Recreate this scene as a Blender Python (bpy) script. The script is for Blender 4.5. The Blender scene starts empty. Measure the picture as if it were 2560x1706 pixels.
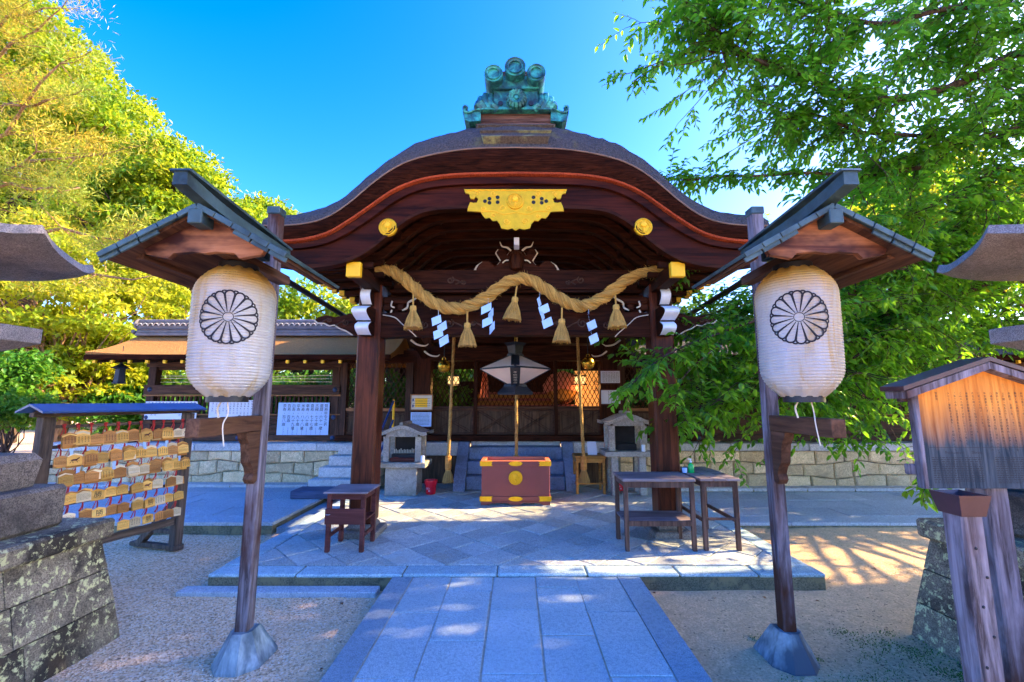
import bpy, bmesh, math, random
import numpy as np
from mathutils import Vector, Matrix

scene = bpy.context.scene
R = math.radians
rng = random.Random(7)

# ------------------------------------------------------------------ camera
EYE, FPX, CXP, CYP, PITCH = 1.6, 1090.0, 1289.0, 853.0, R(7.8)
cam_d = bpy.data.cameras.new('camera')
cam_d.sensor_width = 36.0
cam_d.lens = FPX / 2560 * 36
cam_d.shift_x = -(CXP - 1280) / 2560
cam_d.clip_start, cam_d.clip_end = 0.05, 2000
cam = bpy.data.objects.new('camera', cam_d)
scene.collection.objects.link(cam)
cam.location = (0, 0, EYE)
cam.rotation_euler = (R(90) + PITCH, 0, 0)
scene.camera = cam

# ------------------------------------------------------------------ sky and sun
SUN_DIR = Vector((1.27, 0.22, 0.70)).normalized()     # towards the sun
SUN_EL = math.asin(SUN_DIR.z)
SUN_AZ = math.atan2(SUN_DIR.x, SUN_DIR.y)
world = bpy.data.worlds.new('World')
scene.world = world
world.use_nodes = True
wn = world.node_tree
bgn = wn.nodes['Background']
sky = wn.nodes.new('ShaderNodeTexSky')
sky.sky_type = 'NISHITA'
sky.sun_disc = False
sky.sun_elevation, sky.sun_rotation = SUN_EL, SUN_AZ
sky.air_density, sky.dust_density, sky.ozone_density = 1.0, 1.2, 3.5
hs = wn.nodes.new('ShaderNodeHueSaturation')
hs.inputs['Saturation'].default_value = 1.41
hs.inputs['Hue'].default_value = 0.523
wn.links.new(sky.outputs[0], hs.inputs['Color'])
wn.links.new(hs.outputs[0], bgn.inputs['Color'])
bgn.inputs['Strength'].default_value = 0.145
sun_d = bpy.data.lights.new('sun', 'SUN')
sun_d.energy = 3.5
sun_d.angle = R(0.5)
sun_d.color = (1.0, 0.70, 0.36)
sun = bpy.data.objects.new('sun', sun_d)
scene.collection.objects.link(sun)
sun.location = SUN_DIR * 60
sun.rotation_euler = SUN_DIR.to_track_quat('Z', 'Y').to_euler()

scene.view_settings.view_transform = 'Standard'
scene.view_settings.look = 'None'
scene.view_settings.exposure = 2.7
scene.view_settings.gamma = 1.0
scene.render.engine = 'CYCLES'
scene.cycles.use_denoising = True
scene.cycles.use_adaptive_sampling = True
scene.cycles.adaptive_threshold = 0.03
scene.cycles.max_bounces = 5
scene.cycles.diffuse_bounces = 3
scene.cycles.glossy_bounces = 2
scene.cycles.transmission_bounces = 3
scene.cycles.transparent_max_bounces = 3
scene.cycles.caustics_reflective = False
scene.cycles.caustics_refractive = False

# ------------------------------------------------------------------ helpers
CP, SP = math.cos(PITCH), math.sin(PITCH)
def ray(u, v):
    a, b = (u - CXP) / FPX, (CYP - v) / FPX
    return Vector((a, CP - b * SP, SP + b * CP))
def P(u, v, Y):
    d = ray(u, v); return Vector((d.x / d.y * Y, Y, EYE + d.z / d.y * Y))
def G(u, v, z=0.0):
    d = ray(u, v); t = (z - EYE) / d.z; return Vector((d.x * t, d.y * t, z))

col = scene.collection
def wloc(o):
    l = Vector((0, 0, 0))
    while o: l += o.location; o = o.parent
    return l
def tag(o, label=None, cat=None, group=None, kind=None):
    if label: o['label'] = label
    if cat: o['category'] = cat
    if group: o['group'] = group
    if kind: o['kind'] = kind
    return o
def thing(name, label, cat, loc=(0, 0, 0), rz=0.0, group=None):
    o = bpy.data.objects.new(name, None); col.objects.link(o)
    o.empty_display_size = 0.1
    o.location = loc; o.rotation_euler = (0, 0, rz)
    return tag(o, label, cat, group)
def link(name, me, parent=None, loc=None, mat=None):
    o = bpy.data.objects.new(name, me); col.objects.link(o)
    if parent: o.parent = parent
    if loc is not None: o.location = loc
    return o
def copy_tree(o, parent=None):
    c = o.copy(); col.objects.link(c); c.parent = parent
    for ch in list(o.children): copy_tree(ch, c)
    return c

class MB:
    def __init__(self): self.v = []; self.f = []
    def add(self, vs, fs):
        b = len(self.v); self.v += [tuple(x) for x in vs]; self.f += [tuple(b + i for i in q) for q in fs]
        return self
    def box(self, x0, x1, y0, y1, z0, z1, c=0.004, M=None):
        e = (x0, x1), (y0, y1), (z0, z1)
        c = min(c, (x1 - x0) * .4, (y1 - y0) * .4, (z1 - z0) * .4)
        vs, ix, fs = [], {}, []
        for s in range(8):
            sg = (s & 1, s >> 1 & 1, s >> 2 & 1)
            for a in range(3):
                p = [e[k][sg[k]] if k == a else e[k][sg[k]] + (c if sg[k] == 0 else -c) for k in range(3)]
                ix[s, a] = len(vs); vs.append(Vector(p))
        for a in range(3):
            b, d = (a + 1) % 3, (a + 2) % 3
            for s in (0, 1):
                m = s << a
                fs.append([ix[m | i << b | j << d, a] for i, j in ((0, 0), (1, 0), (1, 1), (0, 1))])
            for i in (0, 1):
                for j in (0, 1):
                    m0 = i << b | j << d; m1 = m0 | 1 << a
                    fs.append([ix[m0, b], ix[m0, d], ix[m1, d], ix[m1, b]])
        for s in range(8): fs.append([ix[s, 0], ix[s, 1], ix[s, 2]])
        if M is not None: vs = [M @ p for p in vs]
        return self.add(vs, fs)
    def bar(self, a, b, w, h, c=0.003, up=(0, 0, 1)):
        a, b = Vector(a), Vector(b); d = b - a; L = d.length; y = d.normalized()
        x = y.cross(Vector(up))
        if x.length < 1e-4: x = y.cross(Vector((0, 1, 0)))
        x.normalize(); z = x.cross(y)
        M = Matrix((x, y, z)).transposed().to_4x4(); M.translation = a
        return self.box(-w / 2, w / 2, 0, L, -h / 2, h / 2, c, M)
    def prism(self, poly, f0, f1, bev=0.0):
        """poly: list of 2d; f0/f1 map 2d -> 3d for the two ends"""
        n = len(poly)
        vs = [Vector(f0(*p)) for p in poly] + [Vector(f1(*p)) for p in poly]
        fs = [list(range(n))[::-1], list(range(n, 2 * n))] + [[i, (i + 1) % n, n + (i + 1) % n, n + i] for i in range(n)]
        return self.add(vs, fs)
    def slab(self, poly, z0, z1, c=0.006):
        """convex polygon slab with chamfered top"""
        n = len(poly); cx = sum(p[0] for p in poly) / n; cy = sum(p[1] for p in poly) / n
        ins = []
        for x, y in poly:
            d = math.hypot(x - cx, y - cy) or 1; k = max(0, 1 - c * 1.3 / d); ins.append((cx + (x - cx) * k, cy + (y - cy) * k))
        vs = [(x, y, z0) for x, y in poly] + [(x, y, z1 - c) for x, y in poly] + [(x, y, z1) for x, y in ins]
        fs = [[i, (i + 1) % n, n + (i + 1) % n, n + i] for i in range(n)] + [[n + i, n + (i + 1) % n, 2 * n + (i + 1) % n, 2 * n + i] for i in range(n)]
        fs.append(list(range(2 * n, 3 * n)))
        return self.add(vs, fs)
    def tube(self, pts, rs, n=8, cap=True, sy=1.0):
        pts = [Vector(p) for p in pts]
        if not hasattr(rs, '__len__'): rs = [rs] * len(pts)
        vs, fs = [], []; px = None
        for i, p in enumerate(pts):
            t = (pts[min(i + 1, len(pts) - 1)] - pts[max(i - 1, 0)])
            t = t.normalized() if t.length > 1e-9 else Vector((0, 0, 1))
            if px is None:
                px = t.cross(Vector((0, 0, 1)))
                if px.length < 1e-3: px = t.cross(Vector((0, 1, 0)))
            px = (px - t * px.dot(t)).normalized(); py = t.cross(px)
            for k in range(n):
                a = 2 * math.pi * k / n
                vs.append(p + px * math.cos(a) * rs[i] + py * math.sin(a) * rs[i] * sy)
        for i in range(len(pts) - 1):
            for k in range(n):
                fs.append([i * n + k, i * n + (k + 1) % n, (i + 1) * n + (k + 1) % n, (i + 1) * n + k])
        if cap: fs += [list(range(n))[::-1], [(len(pts) - 1) * n + k for k in range(n)]]
        return self.add(vs, fs)
    def lathe(self, prof, c=(0, 0, 0), n=24, axis='z', cap=True, rot=0.0):
        vs, fs = [], []; c = Vector(c)
        for r, z in prof:
            for k in range(n):
                a = 2 * math.pi * k / n + rot
                q = {'z': (r * math.cos(a), r * math.sin(a), z), 'y': (r * math.cos(a), z, r * math.sin(a)), 'x': (z, r * math.cos(a), r * math.sin(a))}[axis]
                vs.append(c + Vector(q))
        for i in range(len(prof) - 1):
            for k in range(n):
                fs.append([i * n + k, i * n + (k + 1) % n, (i + 1) * n + (k + 1) % n, (i + 1) * n + k])
        if cap: fs += [list(range(n))[::-1], [(len(prof) - 1) * n + k for k in range(n)]]
        return self.add(vs, fs)
    def grid(self, rows, closed=False):
        """rows: list of equal length point lists"""
        m = len(rows[0]); vs = [p for r in rows for p in r]; fs = []
        for i in range(len(rows) - 1):
            for k in range(m if closed else m - 1):
                fs.append([i * m + k, i * m + (k + 1) % m, (i + 1) * m + (k + 1) % m, (i + 1) * m + k])
        return self.add(vs, fs)
    def mesh(self, name, mat, off=Vector((0, 0, 0)), smooth=False, recalc=True):
        me = bpy.data.meshes.new(name)
        me.from_pydata([(x - off.x, y - off.y, z - off.z) for x, y, z in self.v], [], self.f)
        if recalc:
            bm = bmesh.new(); bm.from_mesh(me); bmesh.ops.recalc_face_normals(bm, faces=bm.faces); bm.to_mesh(me); bm.free()
        if mat: me.materials.append(mat)
        if smooth:
            me.polygons.foreach_set('use_smooth', [True] * len(me.polygons))
            try: me.set_sharp_from_angle(angle=R(38))
            except Exception: pass
        me.update(); return me
    def build(self, name, mat, parent=None, smooth=False, local=False, recalc=True):
        off = Vector((0, 0, 0)) if (local or not parent) else wloc(parent)
        return link(name, self.mesh(name, mat, off, smooth, recalc), parent)

def crom(pts, n):
    """Catmull-Rom resample"""
    pts = [Vector(p) for p in pts]; q = [pts[0] * 2 - pts[1]] + pts + [pts[-1] * 2 - pts[-2]]
    out = []; m = len(pts) - 1
    for k in range(n):
        t = k / (n - 1) * m; i = min(int(t), m - 1); t -= i
        a, b, c, d = q[i:i + 4]
        out.append(0.5 * ((2 * b) + (c - a) * t + (2 * a - 5 * b + 4 * c - d) * t * t + (3 * b - a - 3 * c + d) * t ** 3))
    return out

# ------------------------------------------------------------------ materials
def newmat(name):
    m = bpy.data.materials.new(name); m.use_nodes = True
    nt = m.node_tree; b = nt.nodes['Principled BSDF']; return m, nt, b
def N(nt, t, **kw):
    n = nt.nodes.new(t)
    for k, v in kw.items():
        if k in n.inputs: n.inputs[k].default_value = v
        else: setattr(n, k, v)
    return n
def mixc(nt, fac, a, b, mode='MIX'):
    n = nt.nodes.new('ShaderNodeMix'); n.data_type = 'RGBA'; n.blend_type = mode
    for s, i in ((fac, 0), (a, 6), (b, 7)):
        if isinstance(s, bpy.types.NodeSocket): nt.links.new(s, n.inputs[i])
        elif i == 0: n.inputs[0].default_value = s
        else: n.inputs[i].default_value = (*s, 1) if len(s) == 3 else s
    return n.outputs[2]
def ramp(nt, sock, stops):
    r = nt.nodes.new('ShaderNodeValToRGB'); nt.links.new(sock, r.inputs[0])
    e = r.color_ramp.elements
    while len(e) < len(stops): e.new(0.5)
    for q, (p, c) in zip(e, stops):
        q.position = p; q.color = (*c, 1) if hasattr(c, '__len__') else (c, c, c, 1)
    return r.outputs[0]
def coords(nt, stretch=(1, 1, 1), rnd=True, rot=(0, 0, 0)):
    tc = nt.nodes.new('ShaderNodeTexCoord'); mp = nt.nodes.new('ShaderNodeMapping')
    mp.inputs['Scale'].default_value = stretch; mp.inputs['Rotation'].default_value = rot
    s = tc.outputs['Object']
    if rnd:
        oi = nt.nodes.new('ShaderNodeObjectInfo'); mu = N(nt, 'ShaderNodeMath', operation='MULTIPLY'); mu.inputs[1].default_value = 41.0
        nt.links.new(oi.outputs['Random'], mu.inputs[0])
        va = N(nt, 'ShaderNodeVectorMath', operation='ADD'); nt.links.new(s, va.inputs[0]); nt.links.new(mu.outputs[0], va.inputs[1]); s = va.outputs[0]
    nt.links.new(s, mp.inputs[0]); return mp.outputs[0]
def noise(nt, vec, scale, detail=6, rough=0.6, dist=0.0):
    n = N(nt, 'ShaderNodeTexNoise', Scale=scale, Detail=detail, Roughness=rough, Distortion=dist)
    nt.links.new(vec, n.inputs['Vector']); return n.outputs['Fac']
def bump(nt, b, h, strength, dist=0.01):
    n = N(nt, 'ShaderNodeBump', Strength=strength, Distance=dist); nt.links.new(h, n.inputs['Height'])
    nt.links.new(n.outputs[0], b.inputs['Normal'])
def rndtint(nt, c, amt):
    oi = nt.nodes.new('ShaderNodeObjectInfo')
    mr = N(nt, 'ShaderNodeMapRange'); mr.inputs[3].default_value = 1 - amt; mr.inputs[4].default_value = 1 + amt
    nt.links.new(oi.outputs['Random'], mr.inputs[0])
    vm = N(nt, 'ShaderNodeVectorMath', operation='SCALE'); nt.links.new(c, vm.inputs[0]); nt.links.new(mr.outputs[0], vm.inputs['Scale'])
    return vm.outputs[0]

def wood(name, dark, light, grain='z', scale=3.0, rough=0.6, bmp=0.25, rnd=0.12, spec=0.16, worn=None, wf=(0.5, 0.65)):
    m, nt, b = newmat(name)
    st = {'z': (9, 9, .7), 'x': (.7, 9, 9), 'y': (9, .7, 9)}[grain]
    v = coords(nt, st)
    n1 = noise(nt, v, scale, 8, .65, .6)
    c = ramp(nt, n1, [(.38, dark), (.62, light)])
    v2 = coords(nt, {'z': (1.2, 1.2, .5), 'x': (.5, 1.2, 1.2), 'y': (1.2, .5, 1.2)}[grain])
    n2 = noise(nt, v2, 2.4, 5, .6)
    if worn: c = mixc(nt, ramp(nt, n2, [(wf[0], 0), (wf[1], 1)]), c, worn)
    else: c = mixc(nt, ramp(nt, n2, [(.35, .0), (.75, .55)]), c, tuple(x * .45 for x in dark))
    nt.links.new(rndtint(nt, c, rnd), b.inputs['Base Color'])
    b.inputs['Roughness'].default_value = rough
    b.inputs['Specular IOR Level'].default_value = spec
    bump(nt, b, n1, bmp, .006); return m

def stone(name, c1, c2, speck=160, patch=2.2, rough=0.85, bmp=0.35, rnd=0.12, lichen=None, lf=(.56, .62), lscale=6.0, dirt=None, df=(.5, .7), dark_speck=.55):
    m, nt, b = newmat(name)
    v = coords(nt)
    n1 = noise(nt, v, patch, 6, .6)
    c = ramp(nt, n1, [(.3, c1), (.7, c2)])
    n2 = noise(nt, v, speck, 3, .7)
    c = mixc(nt, ramp(nt, n2, [(.42, .9), (.50, 0)]), c, tuple(x * dark_speck for x in c1))
    n2b = noise(nt, v, speck * .22, 4, .75)
    c = mixc(nt, ramp(nt, n2b, [(.36, .7), (.52, 0)]), c, tuple(x * .62 for x in c1))
    c = mixc(nt, ramp(nt, n2, [(.58, 0), (.72, .5)]), c, tuple(min(1, x * 1.5) for x in c2))
    if dirt:
        n3 = noise(nt, v, 1.7, 7, .7, .4); c = mixc(nt, ramp(nt, n3, [(df[0], 0), (df[1], .9)]), c, dirt)
    if lichen:
        n4 = noise(nt, v, lscale, 8, .7, .3); c = mixc(nt, ramp(nt, n4, [(lf[0], 0), (lf[1], 1)]), c, lichen)
    nt.links.new(rndtint(nt, c, rnd), b.inputs['Base Color'])
    b.inputs['Roughness'].default_value = rough; b.inputs['Specular IOR Level'].default_value = .25
    nb = noise(nt, v, 45, 8, .7); bump(nt, b, nb, bmp, .01); return m

def plain(name, c, rough=0.6, metal=0.0, var=0.25, scale=6, bmp=0.1, rnd=0.0, spec=.4):
    m, nt, b = newmat(name)
    v = coords(nt); n = noise(nt, v, scale, 6, .65)
    cc = ramp(nt, n, [(.25, tuple(x * (1 - var) for x in c)), (.75, tuple(min(1, x * (1 + var)) for x in c))])
    nt.links.new(rndtint(nt, cc, rnd), b.inputs['Base Color'])
    b.inputs['Roughness'].default_value = rough; b.inputs['Metallic'].default_value = metal
    b.inputs['Specular IOR Level'].default_value = spec
    if bmp: bump(nt, b, noise(nt, v, scale * 6, 5), bmp, .004)
    return m

def leafmat(name, c1, c2, trans=0.45, tcol=None, rough=.45, spec=.35):
    m = bpy.data.materials.new(name); m.use_nodes = True; nt = m.node_tree; b = nt.nodes['Principled BSDF']; out = nt.nodes['Material Output']
    g = nt.nodes.new('ShaderNodeNewGeometry')
    c = ramp(nt, g.outputs['Random Per Island'], [(0, tuple(x * .6 for x in c1)), (.15, c1), (.6, tuple((a + q) / 2 for a, q in zip(c1, c2))), (.9, c2), (1, (c2[0] * 1.5, c2[1] * 1.1, c2[2]))])
    big = noise(nt, coords(nt, rnd=False), .55, 3, .6); c = mixc(nt, ramp(nt, big, [(.44, .8), (.60, 0)]), c, (c1[0] * .5, c1[1] * .9, c1[2]))
    nt.links.new(c, b.inputs['Base Color']); b.inputs['Roughness'].default_value = rough; b.inputs['Specular IOR Level'].default_value = spec
    t = nt.nodes.new('ShaderNodeBsdfTranslucent')
    if tcol: nt.links.new(mixc(nt, .7, c, tcol), t.inputs['Color'])
    else: nt.links.new(c, t.inputs['Color'])
    mx = nt.nodes.new('ShaderNodeMixShader'); mx.inputs[0].default_value = trans
    nt.links.new(b.outputs[0], mx.inputs[1]); nt.links.new(t.outputs[0], mx.inputs[2]); nt.links.new(mx.outputs[0], out.inputs[0]); return m

MT = {}
MT['dark_x'] = wood('dark_timber_x', (.015, .0045, .002), (.062, .017, .007), 'x', rough=.6, spec=.08)
MT['dark_y'] = wood('dark_timber_y', (.013, .004, .002), (.044, .012, .005), 'y', rough=.6, spec=.08)
MT['dark_z'] = wood('dark_timber_z', (.022, .007, .0035), (.070, .021, .009), 'z', rough=.6, spec=.08)
MT['pillar'] = wood('pillar_timber', (.040, .010, .005), (.14, .036, .015), 'z', scale=2.2, rough=.42, bmp=.3)
MT['barge'] = wood('bargeboard_timber', (.016, .0035, .0015), (.075, .015, .006), 'x', scale=1.5, rough=.55, spec=.08)
MT['fence_x'] = wood('weathered_timber_x', (.035, .018, .012), (.11, .055, .035), 'x', rough=.65)
MT['fence_z'] = wood('weathered_timber_z', (.030, .016, .011), (.09, .045, .030), 'z', rough=.65)
MT['panel'] = wood('panel_timber', (.05, .030, .018), (.14, .085, .05), 'z', rough=.65)
MT['sill'] = wood('orange_sill_timber', (.22, .10, .04), (.42, .21, .09), 'x', rough=.6)
MT['rack'] = wood('rack_timber', (.050, .038, .032), (.17, .12, .09), 'z', rough=.7, worn=(.07, .04, .025))
MT['rack_x'] = wood('rack_timber_x', (.060, .042, .034), (.20, .14, .10), 'x', rough=.7)
MT['post'] = wood('grey_post_timber', (.055, .045, .05), (.27, .25, .29), 'z', scale=2.6, rough=.75, worn=(.060, .022, .012), wf=(.46, .62), bmp=.4)
MT['arm'] = wood('arm_timber', (.06, .028, .016), (.17, .085, .05), 'y', rough=.6, bmp=.4)
MT['gable'] = wood('gable_timber', (.10, .028, .013), (.40, .17, .075), 'x', scale=1.2, rough=.55, worn=(.030, .009, .008), wf=(.45, .60), bmp=.35)
MT['under'] = wood('soffit_timber', (.045, .02, .012), (.13, .06, .032), 'y', rough=.65)
MT['table_top'] = wood('table_top_timber', (.14, .11, .11), (.34, .28, .28), 'x', scale=2, rough=.55)
MT['table_leg'] = wood('table_leg_timber', (.06, .035, .028), (.17, .10, .075), 'z', rough=.6)
MT['stool'] = wood('red_brown_paint_timber', (.09, .024, .020), (.17, .052, .045), 'x', scale=1.5, rough=.5)
MT['pine'] = wood('orange_pine', (.36, .15, .03), (.60, .29, .07), 'x', rough=.5)
MT['ema'] = wood('plaque_timber', (.80, .38, .07), (1.0, .60, .16), 'x', scale=2, rough=.6, rnd=.3, bmp=.1)
MT['thatch'] = None
MT['ema_pale'] = wood('pale_plaque_timber', (.85, .62, .32), (1.0, .82, .52), 'x', scale=2, rough=.6, rnd=.2, bmp=.1)
MT['ema_brown'] = wood('brown_plaque_timber', (.50, .20, .05), (.74, .34, .10), 'x', scale=2, rough=.6, rnd=.25, bmp=.1)
MT['gold'] = plain('gold_leaf', (.92, .45, .01), rough=.38, metal=.55, var=.2, scale=14, bmp=.25)
MT['goldpaint'] = plain('gold_cap', (.95, .50, .01), rough=.5, metal=.15, var=.12)
MT['brass'] = plain('brass_bell', (.65, .38, .04), rough=.25, metal=.9, var=.3)
MT['white'] = plain('white_paint', (.66, .74, .86), rough=.6, var=.12)
MT['ivory'] = plain('ivory_paint', (.62, .56, .44), rough=.6, var=.15)
MT['shide'] = plain('white_paper', (.46, .68, .95), rough=.7, var=.05, bmp=0)
MT['paper'] = plain('notice_paper', (.70, .74, .84), rough=.75, var=.06, scale=2, bmp=.05)
MT['bluepaper'] = plain('blue_notice_paper', (.42, .60, .90), rough=.75, var=.08, scale=2, bmp=.05)
MT['ink'] = plain('ink', (.012, .012, .018), rough=.7, var=0, bmp=0)
MT['straw'] = None
MT['granite'] = stone('blue_granite', (.37, .49, .52), (.53, .64, .66), speck=210, patch=1.5, bmp=.2, rnd=.08)
MT['granite_edge'] = stone('dark_blue_granite', (.22, .31, .36), (.35, .45, .50), speck=170, patch=1.5, bmp=.25, rnd=.05)
MT['flag'] = stone('flagstone', (.42, .47, .44), (.62, .66, .60), speck=120, patch=1.2, bmp=.25, rnd=.22, dirt=(.46, .38, .26), df=(.52, .75))
MT['kerb'] = stone('kerb_stone', (.34, .50, .54), (.50, .66, .68), speck=120, bmp=.3, rnd=.1, dirt=(.17, .15, .08), df=(.58, .75))
MT['mossedge'] = stone('mossy_edge', (.13, .13, .08), (.26, .24, .15), speck=90, bmp=.6, lichen=(.24, .21, .11), lf=(.5, .6))
MT['terrace'] = stone('terrace_stone', (.40, .46, .49), (.56, .61, .62), speck=140, patch=1.2, bmp=.3, rnd=.12)
MT['wallstone'] = stone('wall_granite', (.68, .47, .24), (.94, .73, .43), speck=110, patch=2.4, bmp=.45, rnd=.2, dirt=(.33, .24, .13), df=(.52, .72))
MT['capstone'] = stone('cap_granite', (.48, .47, .45), (.70, .68, .65), speck=110, patch=2.4, bmp=.4, rnd=.1)
MT['step'] = stone('step_granite', (.18, .22, .33), (.32, .36, .46), speck=140, patch=1.5, bmp=.35, rnd=.1, dirt=(.10, .11, .12))
MT['burner'] = stone('burner_stone', (.30, .29, .27), (.52, .49, .42), speck=120, patch=3, bmp=.4, dirt=(.22, .18, .10), df=(.5, .75))
MT['soot_and_hole_shade'] = plain('sooty_stone_and_hole_shade', (.018, .018, .020), rough=.9, var=.5)  # soot on the burners; also the painted dark of the pendant's holes
MT['lantern_stone'] = stone('lichen_granite', (.20, .16, .11), (.38, .31, .21), speck=120, patch=2.0, bmp=.7, lichen=(.58, .56, .28), lf=(.545, .60), lscale=24, dirt=(.030, .024, .018), df=(.46, .60))
MT['lantern_block'] = stone('dark_granite', (.13, .105, .085), (.30, .25, .20), speck=140, patch=2.5, bmp=.6, dirt=(.03, .03, .03), df=(.5, .7))
MT['lantern_top'] = stone('grey_granite', (.22, .195, .18), (.40, .355, .33), speck=150, patch=2.5, bmp=.5, dirt=(.10, .09, .09), df=(.52, .75))
MT['shoe'] = wood('sheet_metal_shoe', (.12, .17, .19), (.42, .50, .52), 'z', scale=1.0, rough=.55, bmp=.05, worn=(.07, .09, .11), wf=(.5, .62))
MT['pad'] = stone('pillar_base_stone', (.18, .17, .16), (.32, .30, .27), speck=120, bmp=.4)
MT['copper'] = plain('aged_copper', (.045, .085, .095), rough=.5, metal=.3, var=.7, scale=5, bmp=.2)
MT['redpaint'] = plain('vermilion_lacquer', (.25, .055, .045), rough=.42, var=.14, scale=3, bmp=.05)
MT['redrim'] = plain('worn_red_rim', (.75, .20, .10), rough=.5, var=.1)
MT['bucket'] = plain('red_plastic', (.72, .012, .03), rough=.35, var=.1, bmp=0)
MT['bluemetal'] = plain('blue_sheet_metal', (.02, .07, .22), rough=.4, var=.25, metal=.1)
MT['brownmetal'] = plain('brown_sheet_metal', (.065, .032, .036), rough=.4, var=.25, metal=.2)
MT['blackmetal'] = plain('black_iron', (.018, .022, .030), rough=.45, var=.3, metal=.3)
MT['bluebolt'] = plain('blue_iron', (.035, .06, .13), rough=.5, var=.2, metal=.4)
MT['redcord'] = plain('red_cord', (.55, .03, .025), rough=.7, var=.2, bmp=0)
MT['lampskin'] = plain('lamp_panel', (.75, .58, .47), rough=.5, var=.08, bmp=0)
MT['tile'] = plain('roof_tile', (.12, .12, .13), rough=.6, var=.4, scale=5)
MT['bark'] = wood('tree_bark', (.035, .025, .02), (.13, .09, .065), 'z', rough=.9, bmp=.8)
MT['lightbark'] = wood('pale_bark', (.16, .09, .05), (.42, .27, .16), 'z', rough=.9, bmp=.8)
MT['twig'] = plain('twig_bark', (.05, .03, .025), rough=.8, var=.4)

def thatch(name, c1, c2, moss=None, mf=(.55, .7)):
    m, nt, b = newmat(name); v = coords(nt, rnd=False); n1 = noise(nt, v, 55, 8, .75); n2 = noise(nt, v, 2.6, 6, .65)
    c = ramp(nt, n1, [(.3, c1), (.7, c2)])
    if moss: c = mixc(nt, ramp(nt, n2, [(mf[0], 0), (mf[1], 1)]), c, moss)
    nt.links.new(c, b.inputs['Base Color']); b.inputs['Roughness'].default_value = .95; b.inputs['Specular IOR Level'].default_value = .1
    bump(nt, b, n1, 1.0, .03); return m
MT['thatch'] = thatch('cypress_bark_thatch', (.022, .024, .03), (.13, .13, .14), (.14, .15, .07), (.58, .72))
MT['thatch_sunlit'] = thatch('sun_tinted_bark_thatch', (.20, .095, .030), (.56, .29, .095), (.22, .17, .07), (.6, .75))  # same bark thatch with orange sunlight mixed into its colour
MT['eaveface'] = wood('cut_bark_edge', (.010, .0035, .002), (.055, .015, .007), 'x', scale=7, rough=.9, bmp=.9, spec=.04)
MT['redline'] = wood('red_bark_layer', (.24, .030, .010), (.52, .095, .025), 'y', scale=14, rough=.8, bmp=.6)
MT['lip'] = plain('pale_lip', (.20, .13, .09), rough=.7)

def straw(name, c1, c2):
    m, nt, b = newmat(name); v = coords(nt, rnd=True); n1 = noise(nt, v, 120, 5, .7); n2 = noise(nt, v, 9, 4)
    c = mixc(nt, ramp(nt, n2, [(.3, 0), (.7, .6)]), ramp(nt, n1, [(.3, c1), (.65, c2)]), tuple(x * .75 for x in c2))
    g = nt.nodes.new('ShaderNodeNewGeometry'); c = mixc(nt, ramp(nt, g.outputs['Random Per Island'], [(0, .75), (.8, 0)]), c, tuple(x * .8 for x in c1))
    nt.links.new(c, b.inputs['Base Color']); b.inputs['Roughness'].default_value = .8; bump(nt, b, n1, 1.0, .012); return m
MT['straw'] = straw('rice_straw', (.36, .18, .025), (.92, .56, .12))
MT['hemp'] = straw('hemp_rope', (.24, .13, .03), (.66, .42, .12))
MT['cherryleaf'] = leafmat('cherry_leaf', (.032, .18, .012), (.14, .42, .02), .55, (.34, .70, .03), rough=.35, spec=.5)
MT['camphor'] = leafmat('camphor_leaf', (.13, .25, .012), (.40, .46, .02), .5, (.52, .60, .02))
MT['camphor2'] = leafmat('golden_leaf', (.24, .29, .012), (.54, .53, .025), .5, (.66, .66, .03))
MT['greenleaf'] = leafmat('garden_leaf', (.06, .18, .015), (.18, .36, .03), .4, (.22, .42, .03))
MT['needle'] = leafmat('pine_needle', (.32, .30, .02), (.60, .44, .04), .4)
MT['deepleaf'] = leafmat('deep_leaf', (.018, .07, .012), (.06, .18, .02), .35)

def patina():
    m, nt, b = newmat('verdigris_bronze'); v = coords(nt); n = noise(nt, v, 7, 8, .7, .4)
    c = ramp(nt, n, [(.34, (.008, .03, .05)), (.48, (.015, .12, .14)), (.60, (.04, .36, .30)), (.72, (.14, .62, .48))])
    nt.links.new(c, b.inputs['Base Color']); b.inputs['Roughness'].default_value = .5; b.inputs['Metallic'].default_value = .25
    bump(nt, b, n, .3, .006); return m
MT['patina'] = patina()
MT['ridgewood'] = wood('grey_ridge_timber', (.045, .022, .018), (.20, .12, .10), 'x', scale=2.5, rough=.8, bmp=.8)

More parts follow.
